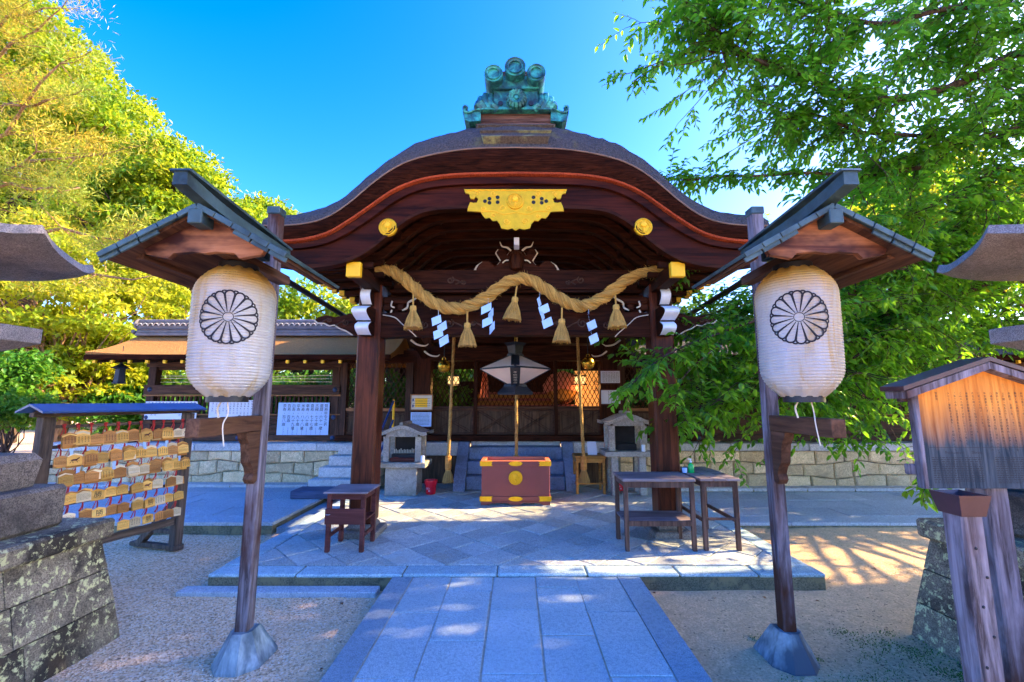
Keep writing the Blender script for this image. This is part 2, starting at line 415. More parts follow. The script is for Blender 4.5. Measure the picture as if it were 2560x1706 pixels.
def lantern_paper():
    m, nt, b = newmat('lantern_paper'); v = coords(nt, rnd=True); out = nt.nodes['Material Output']
    n = noise(nt, coords(nt, (5, 5, .8)), 1.6, 6, .65, .5)
    c = ramp(nt, n, [(.36, (.55, .57, .58)), (.52, (.53, .51, .46)), (.62, (.50, .40, .24)), (.75, (.36, .24, .10))])
    sx = nt.nodes.new('ShaderNodeSeparateXYZ'); tc = nt.nodes.new('ShaderNodeTexCoord'); nt.links.new(tc.outputs['Object'], sx.inputs[0])
    n2 = noise(nt, coords(nt, (4, 4, 1.2)), 2.2, 4)
    ad = N(nt, 'ShaderNodeMath', operation='MULTIPLY_ADD'); nt.links.new(n2, ad.inputs[0]); ad.inputs[1].default_value = .10; nt.links.new(sx.outputs[2], ad.inputs[2])
    c = mixc(nt, ramp(nt, ad.outputs[0], [(.60, 0), (.70, .9)]), c, (.62, .36, .05))      # old yellow stain round the shoulder
    nt.links.new(c, b.inputs['Base Color']); b.inputs['Roughness'].default_value = .35; b.inputs['Specular IOR Level'].default_value = .4
    b.inputs['Coat Weight'].default_value = .15; b.inputs['Coat Roughness'].default_value = .2
    t = nt.nodes.new('ShaderNodeBsdfTranslucent'); nt.links.new(c, t.inputs['Color'])
    mx = nt.nodes.new('ShaderNodeMixShader'); mx.inputs[0].default_value = .25
    nt.links.new(b.outputs[0], mx.inputs[1]); nt.links.new(t.outputs[0], mx.inputs[2]); nt.links.new(mx.outputs[0], out.inputs[0])
    bump(nt, b, noise(nt, coords(nt, (1, 1, .35)), 11, 5, .6, 1.8), .45, .03); return m
MT['lantern'] = lantern_paper()

def ground_mat():
    m, nt, b = newmat('sand_and_gravel'); v = coords(nt, rnd=False)
    vo = N(nt, 'ShaderNodeTexVoronoi', Scale=85.0); nt.links.new(v, vo.inputs['Vector'])
    hsv = nt.nodes.new('ShaderNodeSeparateColor'); nt.links.new(vo.outputs['Color'], hsv.inputs[0])
    c = ramp(nt, hsv.outputs[0], [(0, (.42, .24, .12)), (.3, (.80, .52, .28)), (.7, (.92, .66, .40)), (1, (.96, .80, .58))])
    n = noise(nt, v, 60, 6, .75)
    nmid = noise(nt, v, 9, 8, .8)
    sand = mixc(nt, ramp(nt, nmid, [(.36, .7), (.60, 0)]), ramp(nt, n, [(.40, (.58, .38, .20)), (.60, (.94, .68, .40))]), (.52, .37, .22))
    big = noise(nt, v, .8, 5, .6, .5)
    sx = nt.nodes.new('ShaderNodeSeparateXYZ'); nt.links.new(v, sx.inputs[0])
    mr = N(nt, 'ShaderNodeMapRange'); mr.inputs[1].default_value = -1.6; mr.inputs[2].default_value = .5; nt.links.new(sx.outputs[0], mr.inputs[0])
    ad = N(nt, 'ShaderNodeMath', operation='ADD'); nt.links.new(mr.outputs[0], ad.inputs[0]); nt.links.new(big, ad.inputs[1])
    f = ramp(nt, ad.outputs[0], [(.5, 0), (.9, 1)])
    c = mixc(nt, f, c, sand)
    mo = noise(nt, v, 3.2, 8, .75, .4); mo2 = noise(nt, v, .55, 3)
    mm = N(nt, 'ShaderNodeMath', operation='MULTIPLY'); nt.links.new(ramp(nt, mo, [(.56, 0), (.66, 1)]), mm.inputs[0]); nt.links.new(ramp(nt, ad.outputs[0], [(1.0, 0), (1.35, .8)]), mm.inputs[1])
    c = mixc(nt, mm.outputs[0], c, (.10, .15, .03))
    sp = noise(nt, v, 26, 3, .6); c = mixc(nt, ramp(nt, sp, [(.66, 0), (.70, .75)]), c, (.12, .08, .05))
    nt.links.new(c, b.inputs['Base Color']); b.inputs['Roughness'].default_value = .95; b.inputs['Specular IOR Level'].default_value = .15
    hm = mixc(nt, f, vo.outputs['Distance'], n)
    bump(nt, b, hm, .9, .014); return m
MT['ground'] = ground_mat()
MT['jointfill'] = plain('joint_sand', (.50, .42, .31), rough=.95, var=.3, scale=20)
MT['moss'] = leafmat('moss', (.10, .18, .01), (.30, .40, .03), .3)
# ------------------------------------------------------------------ lettering: glyph outlines from the built-in font
TXT_SHEET3 = ['賀寿年令之表', '還暦・六十一歳', '古稀・七十歳', '喜寿・七十七歳', '傘寿・八十歳', '米寿・八十八歳', '卒寿・九十歳', '白寿・九十九歳', '百寿・百歳', '茶寿・百八歳']
TXT_SHEET2 = ['神宮大麻八百円', '荒神神札八百円', '水神神札八百円', '歳徳神札八百円', '勝運御札千円', '方除御札千円', '家内安全千円', '学業守八百円', '勝守八百円', '健康守八百円', '交通守八百円', '御守八百円']
TXT_SHEET1 = ['神札八百円', '金運守八百円', '七福守八百円', '安産守八百円', '厄除守八百円', '子守八百円', '病気守千円', '勝馬守千円', '幸福守千円', '勝守八百円', '開運守千円', '交通守八百円', '勝運守八百円', '学守八百円']
TXT_SIGN = ['藤森神社', '本殿東殿の祭神を祀る社殿として造営された。', '毎年五月五日に行われる藤森祭は、菖蒲の節句', '発祥の祭として知られ、駈馬神事が行われる。', '勝運と馬の神社として信仰されている。', '本殿は、正徳二年（一七一二）に中御門天皇', 'より賜ったもので、宮中内侍所の建物という。', '境内にある大将軍社は本殿東側の末社で、', '八幡宮社とともに重要文化財に指定されている。', '平安遷都のとき、王城守護のため京都の四方', 'に祀られた社の一つである。', '方位の神として信仰されている。', '本殿東の神鎧像は深草の里の由来を伝え、', 'これらの社宝のほか、二つとない馬の名', '「不二の水」は武運長久の水といわれ', 'つつじ、紫陽花が見事で、「学問の神」とも', '', '京都市']
ALLCH = sorted(set(''.join(TXT_SHEET1 + TXT_SHEET2 + TXT_SHEET3 + TXT_SIGN) + '勝必合格願成就家内安全健康祈馬日本一奉納八雲御神燈消火用FujinomoriShrine'))
GLY = {}
_obs = []
for ch in ALLCH:
    cu = bpy.data.curves.new('glyph', 'FONT'); cu.body = ch; cu.size = 1.0; cu.resolution_u = 1
    o = bpy.data.objects.new('glyph', cu); col.objects.link(o); _obs.append((ch, o))
_dg = bpy.context.evaluated_depsgraph_get()
for ch, o in _obs:
    me = o.evaluated_get(_dg).to_mesh()
    vs = [(v.co.x, v.co.y) for v in me.vertices]; fs = [tuple(p.vertices) for p in me.polygons]
    w = max([x for x, y in vs] or [0]); GLY[ch] = (vs, fs, w)
for ch, o in _obs:
    c = o.data; bpy.data.objects.remove(o); bpy.data.curves.remove(c)
def put(mb, ch, f, x, y, s, sx=1.0):
    """glyph whose em-square centre is at (x, y); f maps 2d -> 3d"""
    if ch in '（）「」・': pass
    vs, fs, w = GLY[ch]
    if not vs: return
    if ch in 'ーー': return
    mb.add([f(x + (a - .5) * s * sx, y + (b - .36) * s) for a, b in vs], fs)
def vcols(mb, cols, f, x0, y0, s, gap, lead=1.08, sx=1.0):
    for i, c in enumerate(cols):
        for k, ch in enumerate(c): put(mb, ch, f, x0 - i * gap, y0 - k * s * lead, s, sx)
def hline(mb, text, f, x0, y0, s):
    x = x0
    for ch in text:
        vs, fs, w = GLY[ch]; mb.add([f(x + a * s, y0 + b * s) for a, b in vs], fs); x += (w + .07) * s
# ================================================================== SETTING: ground, paving
def clip(poly, x0, x1, y0, y1):
    for ax, lim, sg in ((0, x0, 1), (0, x1, -1), (1, y0, 1), (1, y1, -1)):
        out = []
        for i in range(len(poly)):
            a, b = poly[i - 1], poly[i]
            da, db = (a[ax] - lim) * sg, (b[ax] - lim) * sg
            if (da >= 0) != (db >= 0):
                t = da / (da - db); out.append((a[0] + (b[0] - a[0]) * t, a[1] + (b[1] - a[1]) * t))
            if db >= 0: out.append(b)
        poly = out
        if len(poly) < 3: return []
    return poly
def area(p): return abs(sum(p[i - 1][0] * p[i][1] - p[i][0] * p[i - 1][1] for i in range(len(p)))) / 2
def shrink(p, g):
    """inset a convex polygon by about g"""
    cx = sum(q[0] for q in p) / len(p); cy = sum(q[1] for q in p) / len(p)
    out = []
    for x, y in p:
        d = math.hypot(x - cx, y - cy); k = max(.3, 1 - g * 1.3 / d) if d else 1
        out.append((cx + (x - cx) * k, cy + (y - cy) * k))
    return out

gm = MB()
xs = [-400, -60, -20] + [-12 + .25 * i for i in range(97)] + [20, 60, 400]
ys = [-300, -40, -10] + [-2 + .25 * i for i in range(61)] + [20, 40, 120, 900]
nz = lambda x, y: .012 * math.sin(x * 2.1 + 1) * math.sin(y * 1.7) + .006 * math.sin(x * 5.3 + y * 4.1)
gm.grid([[(x, y, nz(x, y) - .012 if abs(x) < 13 and -3 < y < 14 else -.012) for x in xs] for y in ys])
ground = gm.build('ground', MT['ground'], smooth=True); tag(ground, 'pale sand and fine gravel ground of the shrine yard', 'ground', kind='structure')

ZP = 0.12
PX0, PX1, PY0, PY1 = -2.66, 2.68, 4.0, 8.5
base = MB().box(PX0 + .004, PX1 - .004, PY0 + .004, PY1, -.05, ZP - .012, .01)
platform = tag(base.build('stone_platform', MT['mossedge']), 'low stone platform paved with diagonal flagstones under the porch', 'platform', kind='structure')
# kerb stones: front, left, right
cuts = [PX0, -1.9, -.98, -.16, .62, 1.42, 2.1, PX1]
for a, b in zip(cuts, cuts[1:]):
    MB().box(a + .004, b - .004, PY0 - rng.uniform(0, .012), PY0 + .2, ZP - .034, ZP + rng.uniform(-.003, .004), .012).build('kerb_stone', MT['kerb'], platform)
for x0, x1 in ((PX0, PX0 + .2), (PX1 - .2, PX1)):
    y = PY0 + .21
    while y < PY1 - .3:
        y2 = min(PY1, y + rng.uniform(.8, 1.3))
        MB().box(x0 + rng.uniform(0, .012), x1 - rng.uniform(0, .012), y + .004, y2 - .004, -.03, ZP + rng.uniform(-.004, .004), .01).build('kerb_stone', MT['kerb'], platform)
        y = y2
S = .46
ix0, ix1, iy0, iy1 = PX0 + .21, PX1 - .21, PY0 + .21, PY1
for i in range(-20, 21):
    for j in range(-20, 41):
        cx, cy = (i - j) * S / 2 * .98 + .05, 4.2 + (i + j) * S / 2
        if cx < ix0 - S or cx > ix1 + S or cy < iy0 - S or cy > iy1 + S: continue
        d = [(cx, cy - S / 2), (cx + S / 2 * .98, cy), (cx, cy + S / 2), (cx - S / 2 * .98, cy)]
        q = clip(d, ix0, ix1, iy0, iy1)
        if len(q) < 3 or area(q) < .006: continue
        MB().slab(shrink(q, .006), ZP - .03, ZP + rng.uniform(-.004, .004), .004).build('flagstone', MT['flag'], platform)
# thin step course at the platform's front left
st = MB().box(-2.82, -1.16, 3.86, 3.995, -.03, .028, .008).build('edging_course', MT['terrace']); tag(st, 'thin grey stone edging course along the front of the platform', 'edging', kind='structure')

# approach path
ZH = .10
pb = MB().box(-1.05, 1.06, .2, 3.985, -.05, ZH - .005, .004)
path = tag(pb.build('path', MT['jointfill']), 'blue granite slab path leading to the platform', 'path', kind='structure')
ex = [-1.06, -.88, -.55, -.19, .165, .515, .875, 1.07]
cut = {1: [3.35, 2.61], 2: [3.71, 2.98], 3: [3.40, 2.64], 4: [3.77, 3.05], 5: [3.36, 2.62]}
for k in range(7):
    c = [3.985] + (cut[k] if k in cut else [2.55])
    while c[-1] > .9: c.append(c[-1] - rng.uniform(.70, .78) if k in cut else c[-1] - 1.6)
    for a, b in zip(c, c[1:]):
        g = .0055
        j = lambda: rng.uniform(-.005, .005)
        poly = [(ex[k] + g + j(), b + g + j()), (ex[k + 1] - g + j(), b + g + j()), (ex[k + 1] - g + j(), a - g + j()), (ex[k] + g + j(), a - g + j())]
        MB().slab(poly, ZH - .04, ZH + rng.uniform(0, .004), .003).build('path_slab' if k in cut else 'border_slab', MT['granite'] if k in cut else MT['granite_edge'], path)

# side terraces in front of the retaining walls
def terrace(name, label, x0, x1, y0, y1, z):
    b = MB().box(x0 + .01, x1 - .01, y0 + .01, y1, -.06, z - .012, .01).build(name, MT['mossedge'])
    tag(b, label, 'terrace', kind='structure')
    rows = [y0, y0 + .34, y0 + .82, y0 + 1.3, y0 + 1.8, y1]
    for r, (a, c) in enumerate(zip(rows, rows[1:])):
        x = x0
        while x < x1 - .05:
            x2 = min(x1, x + rng.uniform(.7, 1.6))
            if x1 - x2 < .3: x2 = x1
            g = .005
            MB().slab([(x + g, a + g), (x2 - g, a + g), (x2 - g, c - g), (x + g, c - g)], z - .035, z + rng.uniform(-.004, .004), .006).build('terrace_slab', MT['terrace'], b)
            x = x2
terrace('terrace_left', 'blue grey stone terrace left of the porch platform', -9.0, -2.95, 5.55, 7.75, .13)
terrace('terrace_right', 'grey stone terrace right of the porch platform', 2.72, 11.0, 5.85, 7.75, .05)
dr = MB().box(-2.93, -2.68, 5.6, 8.2, -.05, .06, .004).build('drain_channel', MT['granite_edge']); tag(dr, 'narrow blue stone drain beside the platform edge', 'drain', kind='structure')

# ================================================================== retaining walls
def stone_wall(name, label, x0, x1, Y, z0, z1, depth=.45):
    root = thing(name, label, 'wall', ((x0 + x1) / 2, Y, z0), group='stone retaining walls under the timber fences')
    MB().box(x0 + .02, x1 - .02, Y + .06, Y + depth, z0 - .05, z1 - .01, .01).build('core', MT['mossedge'], root)
    cap = z1 - .135
    x = x0
    while x < x1 - .02:
        x2 = min(x1, x + rng.uniform(.95, 1.5));  x2 = x1 if x1 - x2 < .4 else x2
        MB().box(x + .004, x2 - .004, Y - .02 + rng.uniform(-.006, .006), Y + depth, cap + .004, z1 + rng.uniform(-.003, .003), .012).build('capstone', MT['capstone'], root)
        x = x2
    rows = 3; hs_ = [z0 + (cap - z0) * k / rows for k in range(rows + 1)]
    # shared jittered corner points so neighbouring stones fit
    lines = []
    for k in range(rows):
        xs_ = [x0]; 
        while xs_[-1] < x1 - .25: xs_.append(xs_[-1] + rng.uniform(.32, .58))
        xs_[-1] = x1; lines.append(xs_)
    def hz(k, x):
        if k in (0, rows): return hs_[k]
        return hs_[k] + .035 * math.sin(x * 2.7 + k * 2) + .018 * math.sin(x * 6.1 + k)
    for k in range(rows):
        for a, b in zip(lines[k], lines[k][1:]):
            t0, t1 = rng.uniform(-.025, .025), rng.uniform(-.025, .025)
            aa, bb = a, b
            m = (a + b) / 2
            poly = [(aa, hz(k, aa)), (m, hz(k, m)), (bb, hz(k, bb)), (bb, hz(k + 1, bb)), (m, hz(k + 1, m)), (aa, hz(k + 1, aa))]
            poly = shrink(poly, .007)
            n = 6; yo = rng.uniform(-.012, .012); c = .022
            ins = shrink(poly, c)
            vs = [(x, Y + .10, z) for x, z in poly] + [(x, Y + .012 + yo, z) for x, z in poly] + [(x, Y - .006 + yo, z) for x, z in ins]
            fs = [[i, (i + 1) % n, n + (i + 1) % n, n + i] for i in range(n)] + [[n + i, n + (i + 1) % n, 2 * n + (i + 1) % n, 2 * n + i] for i in range(n)] + [list(range(2 * n, 3 * n))]
            MB().add(vs, fs).build('wall_stone', MT['wallstone'], root)
    return root
stone_wall('retaining_wall', 'pale granite retaining wall left of the porch behind the plaque rack', -8.6, -1.85, 8.02, .12, .84)
stone_wall('retaining_wall', 'tan granite retaining wall right of the porch behind the leaning lantern post', 1.85, 11.5, 8.02, .05, .84)
for nm, x0, x1, z, lb in (('wall_footing', -8.6, -2.95, .17, 'pale stone footing course at the foot of the left retaining wall'), ('wall_footing', 2.72, 11.5, .11, 'grey stone footing course at the foot of the right retaining wall')):
    o = MB(); x = x0; root = None
    b = MB().box(x0, x1, 7.76, 8.02, -.05, z - .02, .004).build(nm, MT['mossedge']); tag(b, lb, 'footing', kind='structure')
    while x < x1 - .05:
        x2 = min(x1, x + rng.uniform(.8, 1.4))
        MB().box(x + .004, x2 - .004, 7.755, 8.0, z - .06, z + rng.uniform(-.003, .003), .012).build('footing_stone', MT['capstone'], b); x = x2

# ================================================================== timber fences with bark roofs
FY = 8.42
def bolt(parent, x, y, z, r=.045):
    MB().lathe([(r, 0), (r, -.008), (r * .75, -.018), (r * .4, -.03), (.001, -.034)], (x, y, z), 12, 'y').build('bolt_cover', MT['bluebolt'], parent, smooth=True)
def lattice(mb, x0, x1, z0, z1, Y, pitch=.085, ang=62, w=.017, d=.012):
    t = math.tan(R(ang)); H = z1 - z0; k = H / t
    for sg, yo in ((1, 0), (-1, d)):
        x = x0 - k
        while x < x1 + k:
            a = (x, z0); b = (x + k, z1)
            if sg < 0: a, b = (x + k, z0), (x, z1)
            # clip to x-range
            (ax, az), (bx, bz) = a, b
            lo, hi = max(min(ax, bx), x0), min(max(ax, bx), x1)
            if hi - lo > .01:
                f = lambda X: az + (X - ax) / (bx - ax) * (bz - az)
                mb.bar((lo, Y + yo, f(lo)), (hi, Y + yo, f(hi)), d, w, .002, up=(0, 1, 0))
            x += pitch
def cross_panel(root, x0, x1, z0, z1, Y):
    """boarded panel with frame and saltire battens"""
    pn = MB().box(x0, x1, Y, Y + .03, z0, z1, .003).build('panel', MT['panel'], root)
    fr = MB(); w = .035
    fr.box(x0 - .004, x1 + .004, Y - .022, Y - .002, z0 - .003, z0 + w); fr.box(x0 - .004, x1 + .004, Y - .022, Y - .002, z1 - w, z1 + .003)
    fr.box(x0 - .003, x0 + w, Y - .0195, Y - .002, z0 + w, z1 - w); fr.box(x1 - w, x1 + .003, Y - .0195, Y - .002, z0 + w, z1 - w)
    fr.build('panel_frame', MT['fence_x'], pn)
    for s in (0, 1):
        for o in (-.022, .022):
            za, zb = (z0 + w, z1 - w) if s == 0 else (z1 - w, z0 + w)
            b = MB().bar((x0 + w, Y - .008 - .0035 * s, za + o), (x1 - w, Y - .008 - .0035 * s, zb + o), .010, .018, .002, up=(0, 1, 0)); b.build('batten', MT['fence_x'], pn)
def fence(name, label, x0, x1, posts, s, thatch_m):
    root = thing(name, label, 'fence', ((x0 + x1) / 2, FY, .84), group='roofed timber fences either side of the hall')
    for x in posts: MB().box(x - .075, x + .075, FY - .075, FY + .075, .85, 2.46, .008).build('post', MT['fence_z'], root)
    def rail(z0, z1, dy, nm='rail', m='fence_x', a=None, b=None):
        MB().box(a if a is not None else min(posts) - .12, b if b is not None else max(posts) + .12, FY - dy, FY + dy, z0, z1, .006).build(nm, MT[m], root)
    rail(.852, .97, .085, 'sill'); rail(1.25, 1.325, .055); rail(1.72, 1.90, .09); rail(2.24, 2.40, .08, 'head_beam'); rail(1.685, 1.715, .1, 'moulding', 'sill')
    rail(1.33, 1.352, .098, 'moulding', 'sill')
    for a, b in zip(posts, posts[1:]):
        a, b = a + .076, b - .076
        if b - a > 1.5 or True:
            # lower boards
            z = .975; 
            while z < 1.24:
                MB().box(a, b, FY - .012 - rng.uniform(0, .006), FY + .012, z, min(z + .088, 1.248), .003).build('board', MT['fence_x'], root); z += .091
            # slats
            n = int((b - a) / .085); me = None
            for i in range(n):
                x = a + (i + .5) * (b - a) / n
                if me is None: me = MB().box(-.02, .02, -.018, .018, 0, .33, .004).mesh('slat', MT['fence_z'])
                link('slat', me, root, Vector((x, FY, 1.354)) - wloc(root))
            # upper opening: thin bamboo poles
            for q in range(3):
                MB().tube([(a, FY + .05, 1.96 + .05 * q + rng.uniform(-.02, .02)), (b, FY + .05, 1.97 + .05 * q + rng.uniform(-.03, .03))], .008, 6).build('bamboo_pole', MT['ivory'], root)
            MB().box(a, b, FY - .03, FY + .03, 2.185, 2.238, .004).build('transom', MT['fence_x'], root)
    for x in posts:
        for z in (1.81, 1.29, .91): bolt(root, x, FY - .09, z)
    # roof: bark thatch, concave slope, both sides
    E0, E1 = FY - 1.02, FY + 1.02
    prof = [(0, 2.385), (.15, 2.43), (.35, 2.50), (.6, 2.62), (.8, 2.73), (1, 2.86)]
    rows = []
    nseg = 24
    for k in range(nseg + 1):
        x = x0 + (x1 - x0) * k / nseg
        lift = .05 * max(0, 1 - abs(x - (x0 if s < 0 else x1)) / 1.2) ** 2
        r = [(x, E0 + t * (FY - E0), z + lift * (1 - t)) for t, z in prof] + [(x, E1 - t * (E1 - FY), z + lift * (1 - t)) for t, z in prof[::-1]]
        u = [(x, E1 - .02, 2.30 + lift), (x, FY + .5, 2.44), (x, FY, 2.5), (x, FY - .5, 2.44), (x, E0 + .02, 2.30 + lift)]
        rows.append(r + u)
    rb = MB().grid(rows, closed=True); m = len(rows[0]); rb.f.append(tuple(range(m))[::-1]); rb.f.append(tuple(nseg * m + i for i in range(m)))
    roof = rb.build('roof', thatch_m, root, smooth=True)
    eb = MB()
    for y, d in ((E0, -.012), (E1, .012)):
        eb.grid([[(x, y + d, z) for x in (x0, x1)] for z in (2.375, 2.30)] )
    MB().box(x0 - .01, x1 + .01, E0 - .012, E0 + .05, 2.295, 2.383, .01).build('eave_board', MT['redpaint'] if False else MT['eaveface'], roof)
    MB().box(x0 - .01, x1 + .01, E1 - .05, E1 + .012, 2.295, 2.383, .01).build('eave_board', MT['eaveface'], roof)
    # rafters with gilded ends
    x = x0 + .15; rme = MB().bar((0, 0, 0), (0, 1.0, .16), .045, .05, .003).mesh('rafter', MT['fence_x'])
    cme = MB().box(-.0245, .0245, -.012, .03, -.028, .026, .003).mesh('rafter_cap', MT['goldpaint'])
    while x < x1 - .1:
        ra = link('rafter', rme, root, Vector((x, E0 + .03, 2.262)) - wloc(root)); link('rafter_cap', cme, ra, Vector((0, 0, 0))); x += .30
    # tiled ridge
    rx0, rx1 = (x0 + .02, x1 - .02)
    rg = MB()
    for i, (w, h0, h1) in enumerate(((.26, 2.84, 2.90), (.20, 2.905, 2.955), (.22, 2.96, 2.985), (.17, 2.99, 3.07), (.21, 3.075, 3.095))):
        rg.box(rx0, rx1, FY - w / 2, FY + w / 2, h0, h1, .008)
    rgo = rg.build('ridge', MT['tile'], roof)
    MB().tube([(rx0 - .08, FY, 3.13), (rx1 + .08, FY, 3.13)], .05, 10).build('ridge_tile', MT['tile'], rgo, smooth=True)
    tl = MB(); xx = rx0 + .06
    while xx < rx1 - .05:
        tl.tube([(xx + .05 * math.cos(a), FY - .108, 3.035 + .05 * math.sin(a)) for a in [math.pi * k / 6 for k in range(7)]], .009, 5); xx += .105
    o = tl.build('ridge_arches', MT['ivory'], rgo); o['kind'] = 'stuff'
    ex_ = x0 if s < 0 else x1
    oe = MB().lathe([(.09, 0), (.11, .02 * s), (.10, .05 * s), (.05, .06 * s)], (ex_, FY, 3.08), 14, 'x'); oe.tube([(ex_ + s * .02, FY - .13, 2.93), (ex_ + s * .05, FY, 2.88), (ex_ + s * .02, FY + .13, 2.93)], .035, 8)
    oe.build('end_tile', MT['tile'], rgo, smooth=True)
    return root
fence('roofed_fence', 'dark timber fence with sunlit bark roof and notices, left of the porch', -7.35, -2.15, [-6.95, -5.2, -3.43], -1, MT['thatch_sunlit'])
fence('roofed_fence', 'dark timber fence with bark roof behind the cherry branches, right of the porch', 2.15, 12.0, [3.43, 5.2, 6.95, 8.7, 10.4], 1, MT['thatch'])

# ================================================================== worship hall behind the porch
hall = thing('worship_hall', 'dark timber worship hall with diagonal lattice and cross braced panels behind the porch', 'hall', (0, 8.42, .84))
def hbox(nm, m, *a, parent=None, c=.006): return MB().box(*a, c).build(nm, MT[m], parent or hall)
HX = 1.74
for x in (-HX, HX): hbox('post', 'dark_z', x - .13, x + .13, 8.27, 8.53, .85, 3.05)
for x in (-3.28, -2.02, 2.02, 3.28): hbox('post', 'fence_z', x - .07, x + .07, 8.33, 8.47, .85, 2.6)
hbox('threshold', 'dark_x', -3.35, 3.35, 8.25, 8.55, .855, .965)
hbox('tie_beam', 'dark_x', -3.3, -1.871, 8.32, 8.52, 2.32, 2.56); hbox('tie_beam', 'dark_x', 1.871, 3.3, 8.32, 8.52, 2.32, 2.56)
hbox('tie_beam', 'dark_x', -1.609, 1.609, 8.26, 8.52, 2.36, 2.64)
hbox('tie_beam', 'dark_x', -1.609, 1.609, 8.30, 8.50, 2.70, 3.02)
for a, b in ((-1.6, -.80), (-.73, .73), (.80, 1.6)):
    lt = MB(); lattice(lt, a, b, 1.50, 2.355, 8.40)
    o = lt.build('lattice', MT['dark_x'], hall); o['kind'] = 'stuff'
    hbox('lattice_rail', 'fence_x', a, b, 8.36, 8.44, 1.445, 1.497)
    if b - a > 1: cross_panel(hall, a, -.002, .97, 1.44, 8.40); cross_panel(hall, .002, b, .97, 1.44, 8.40)
    else: cross_panel(hall, a, b, .97, 1.44, 8.40)
for x in (-.765, .765): hbox('mullion', 'dark_z', x - .035, x + .035, 8.35, 8.45, .967, 2.36)
for s in (-1, 1):
    a, b = sorted((s * 2.09, s * 3.21))
    lt = MB(); lattice(lt, a, b, 1.47, 2.32, 8.41, .095); o = lt.build('lattice', MT['fence_x'], hall); o['kind'] = 'stuff'
    cross_panel(hall, a, b, .97, 1.40, 8.40); hbox('lattice_rail', 'sill', a, b, 8.34, 8.45, 1.405, 1.465)
    a, b = sorted((s * 1.872, s * 1.95)); hbox('side_board', 'dark_z', a, b, 8.36, 8.46, .967, 2.32)
# interior: floor, side walls, back wall with openings, ceiling
hbox('floor', 'dark_x', -3.3, 3.3, 8.56, 12.6, .78, .85)
hbox('ceiling', 'dark_x', -3.4, 3.4, 8.15, 12.6, 3.06, 3.12)
for s in (-1, 1):
    hbox('side_wall', 'dark_z', *sorted((s * 3.3, s * 3.38)), 8.56, 12.6, .85, 1.35)
    for y in (9.6, 10.9, 12.4): hbox('side_post', 'dark_z', *sorted((s * 3.27, s * 3.41)), y - .07, y + .07, .85, 3.05)
for a, b in ((-3.3, -2.5), (-1.2, 1.2), (2.5, 3.3)): hbox('back_wall', 'dark_z', a, b, 12.5, 12.6, .85, 3.05)
for a, b in ((-2.5, -1.2), (1.2, 2.5)): hbox('back_wall', 'dark_z', a, b, 12.5, 12.6, .85, 2.15); hbox('back_wall', 'dark_z', a, b, 12.5, 12.6, 2.5, 3.05)
# tiered altar with red edges
for k in range(5): 
    t = hbox('altar_tier', 'pine', -1.1, 1.1, 11.0 + .22 * k, 11.22 + .22 * k, .85, 1.15 + .17 * k); hbox('tier_edge', 'redpaint', -1.1, 1.1, 10.985 + .22 * k, 11.0 + .22 * k - .002, 1.09 + .17 * k, 1.152 + .17 * k, parent=t, c=.002)
# central stone steps with cheek stones
steps = thing('stone_steps', 'blue granite steps with sloping cheek stones behind the offering box', 'steps', (0, 7.8, ZP))
for k in range(3): MB().box(-.83, .83, 7.52 + .2 * k, 8.3, ZP + (.006 if k == 0 else .22 * k + .004), ZP + .22 * (k + 1), .015).build('step', MT['step'], steps)
for s in (-1, 1):
    pr = [(7.42, ZP + .004), (7.42, ZP + .12), (8.06, .86), (8.2, .86), (8.2, ZP + .004)]
    x0, x1 = sorted((s * .835, s * 1.03)); MB().prism(pr, lambda y, z: (x0, y, z), lambda y, z: (x1, y, z)).build('cheek_stone', MT['step'], steps)
plinth = thing('hall_plinth', 'grey stone plinth under the worship hall beside the steps', 'plinth', (0, 8.2, ZP))
for a, b in ((-1.84, -1.04), (1.04, 1.84)):
    MB().box(a, b, 8.05, 8.6, .62, .852, .012).build('plinth_stone', MT['capstone'], plinth)
    MB().box(a, b, 8.12, 8.6, ZP + .004, .616, .012).build('plinth_board', MT['panel'], plinth)
MB().box(-.832, .832, 8.305, 8.6, .70, .852, .012).build('plinth_stone', MT['capstone'], plinth)
ls = thing('side_steps', 'pale stone steps beside the left porch pillar up to the fence', 'steps', (-2.75, 7.7, ZP))
for k in range(4): MB().box(-3.42 + .09 * k, -2.32, 7.42 + .17 * k, 8.01, .14 + (.17 * k + .004 if k else 0), .14 + .17 * (k + 1), .012).build('step', MT['capstone'], ls)
hr = thing('handrail', 'slim blue and brass handrail by the left porch pillar', 'handrail', (-2.2, 7.6, ZP))
MB().tube([(-2.24, 7.3, ZP), (-2.24, 7.3, .92)], .02, 8).build('rail_post', MT['goldpaint'], hr, smooth=True)
MB().tube([(-2.24, 8.1, .85), (-2.24, 8.1, 1.62)], .02, 8).build('rail_post', MT['goldpaint'], hr, smooth=True)
for o in (0, .35): MB().tube([(-2.24, 7.2, .95 - o), (-2.24, 8.1, 1.60 - o)], .018, 8).build('rail_bar', MT['bluemetal'], hr, smooth=True)
wb = tag(MB().box(-3.40, -2.74, 6.82, 7.2, .134, .25, .012).build('timber_step', MT['bluemetal'] if False else wood('blue_grey_timber', (.05, .07, .13), (.12, .16, .27), 'x')), 'dark blue grey timber step block on the left terrace', 'step')
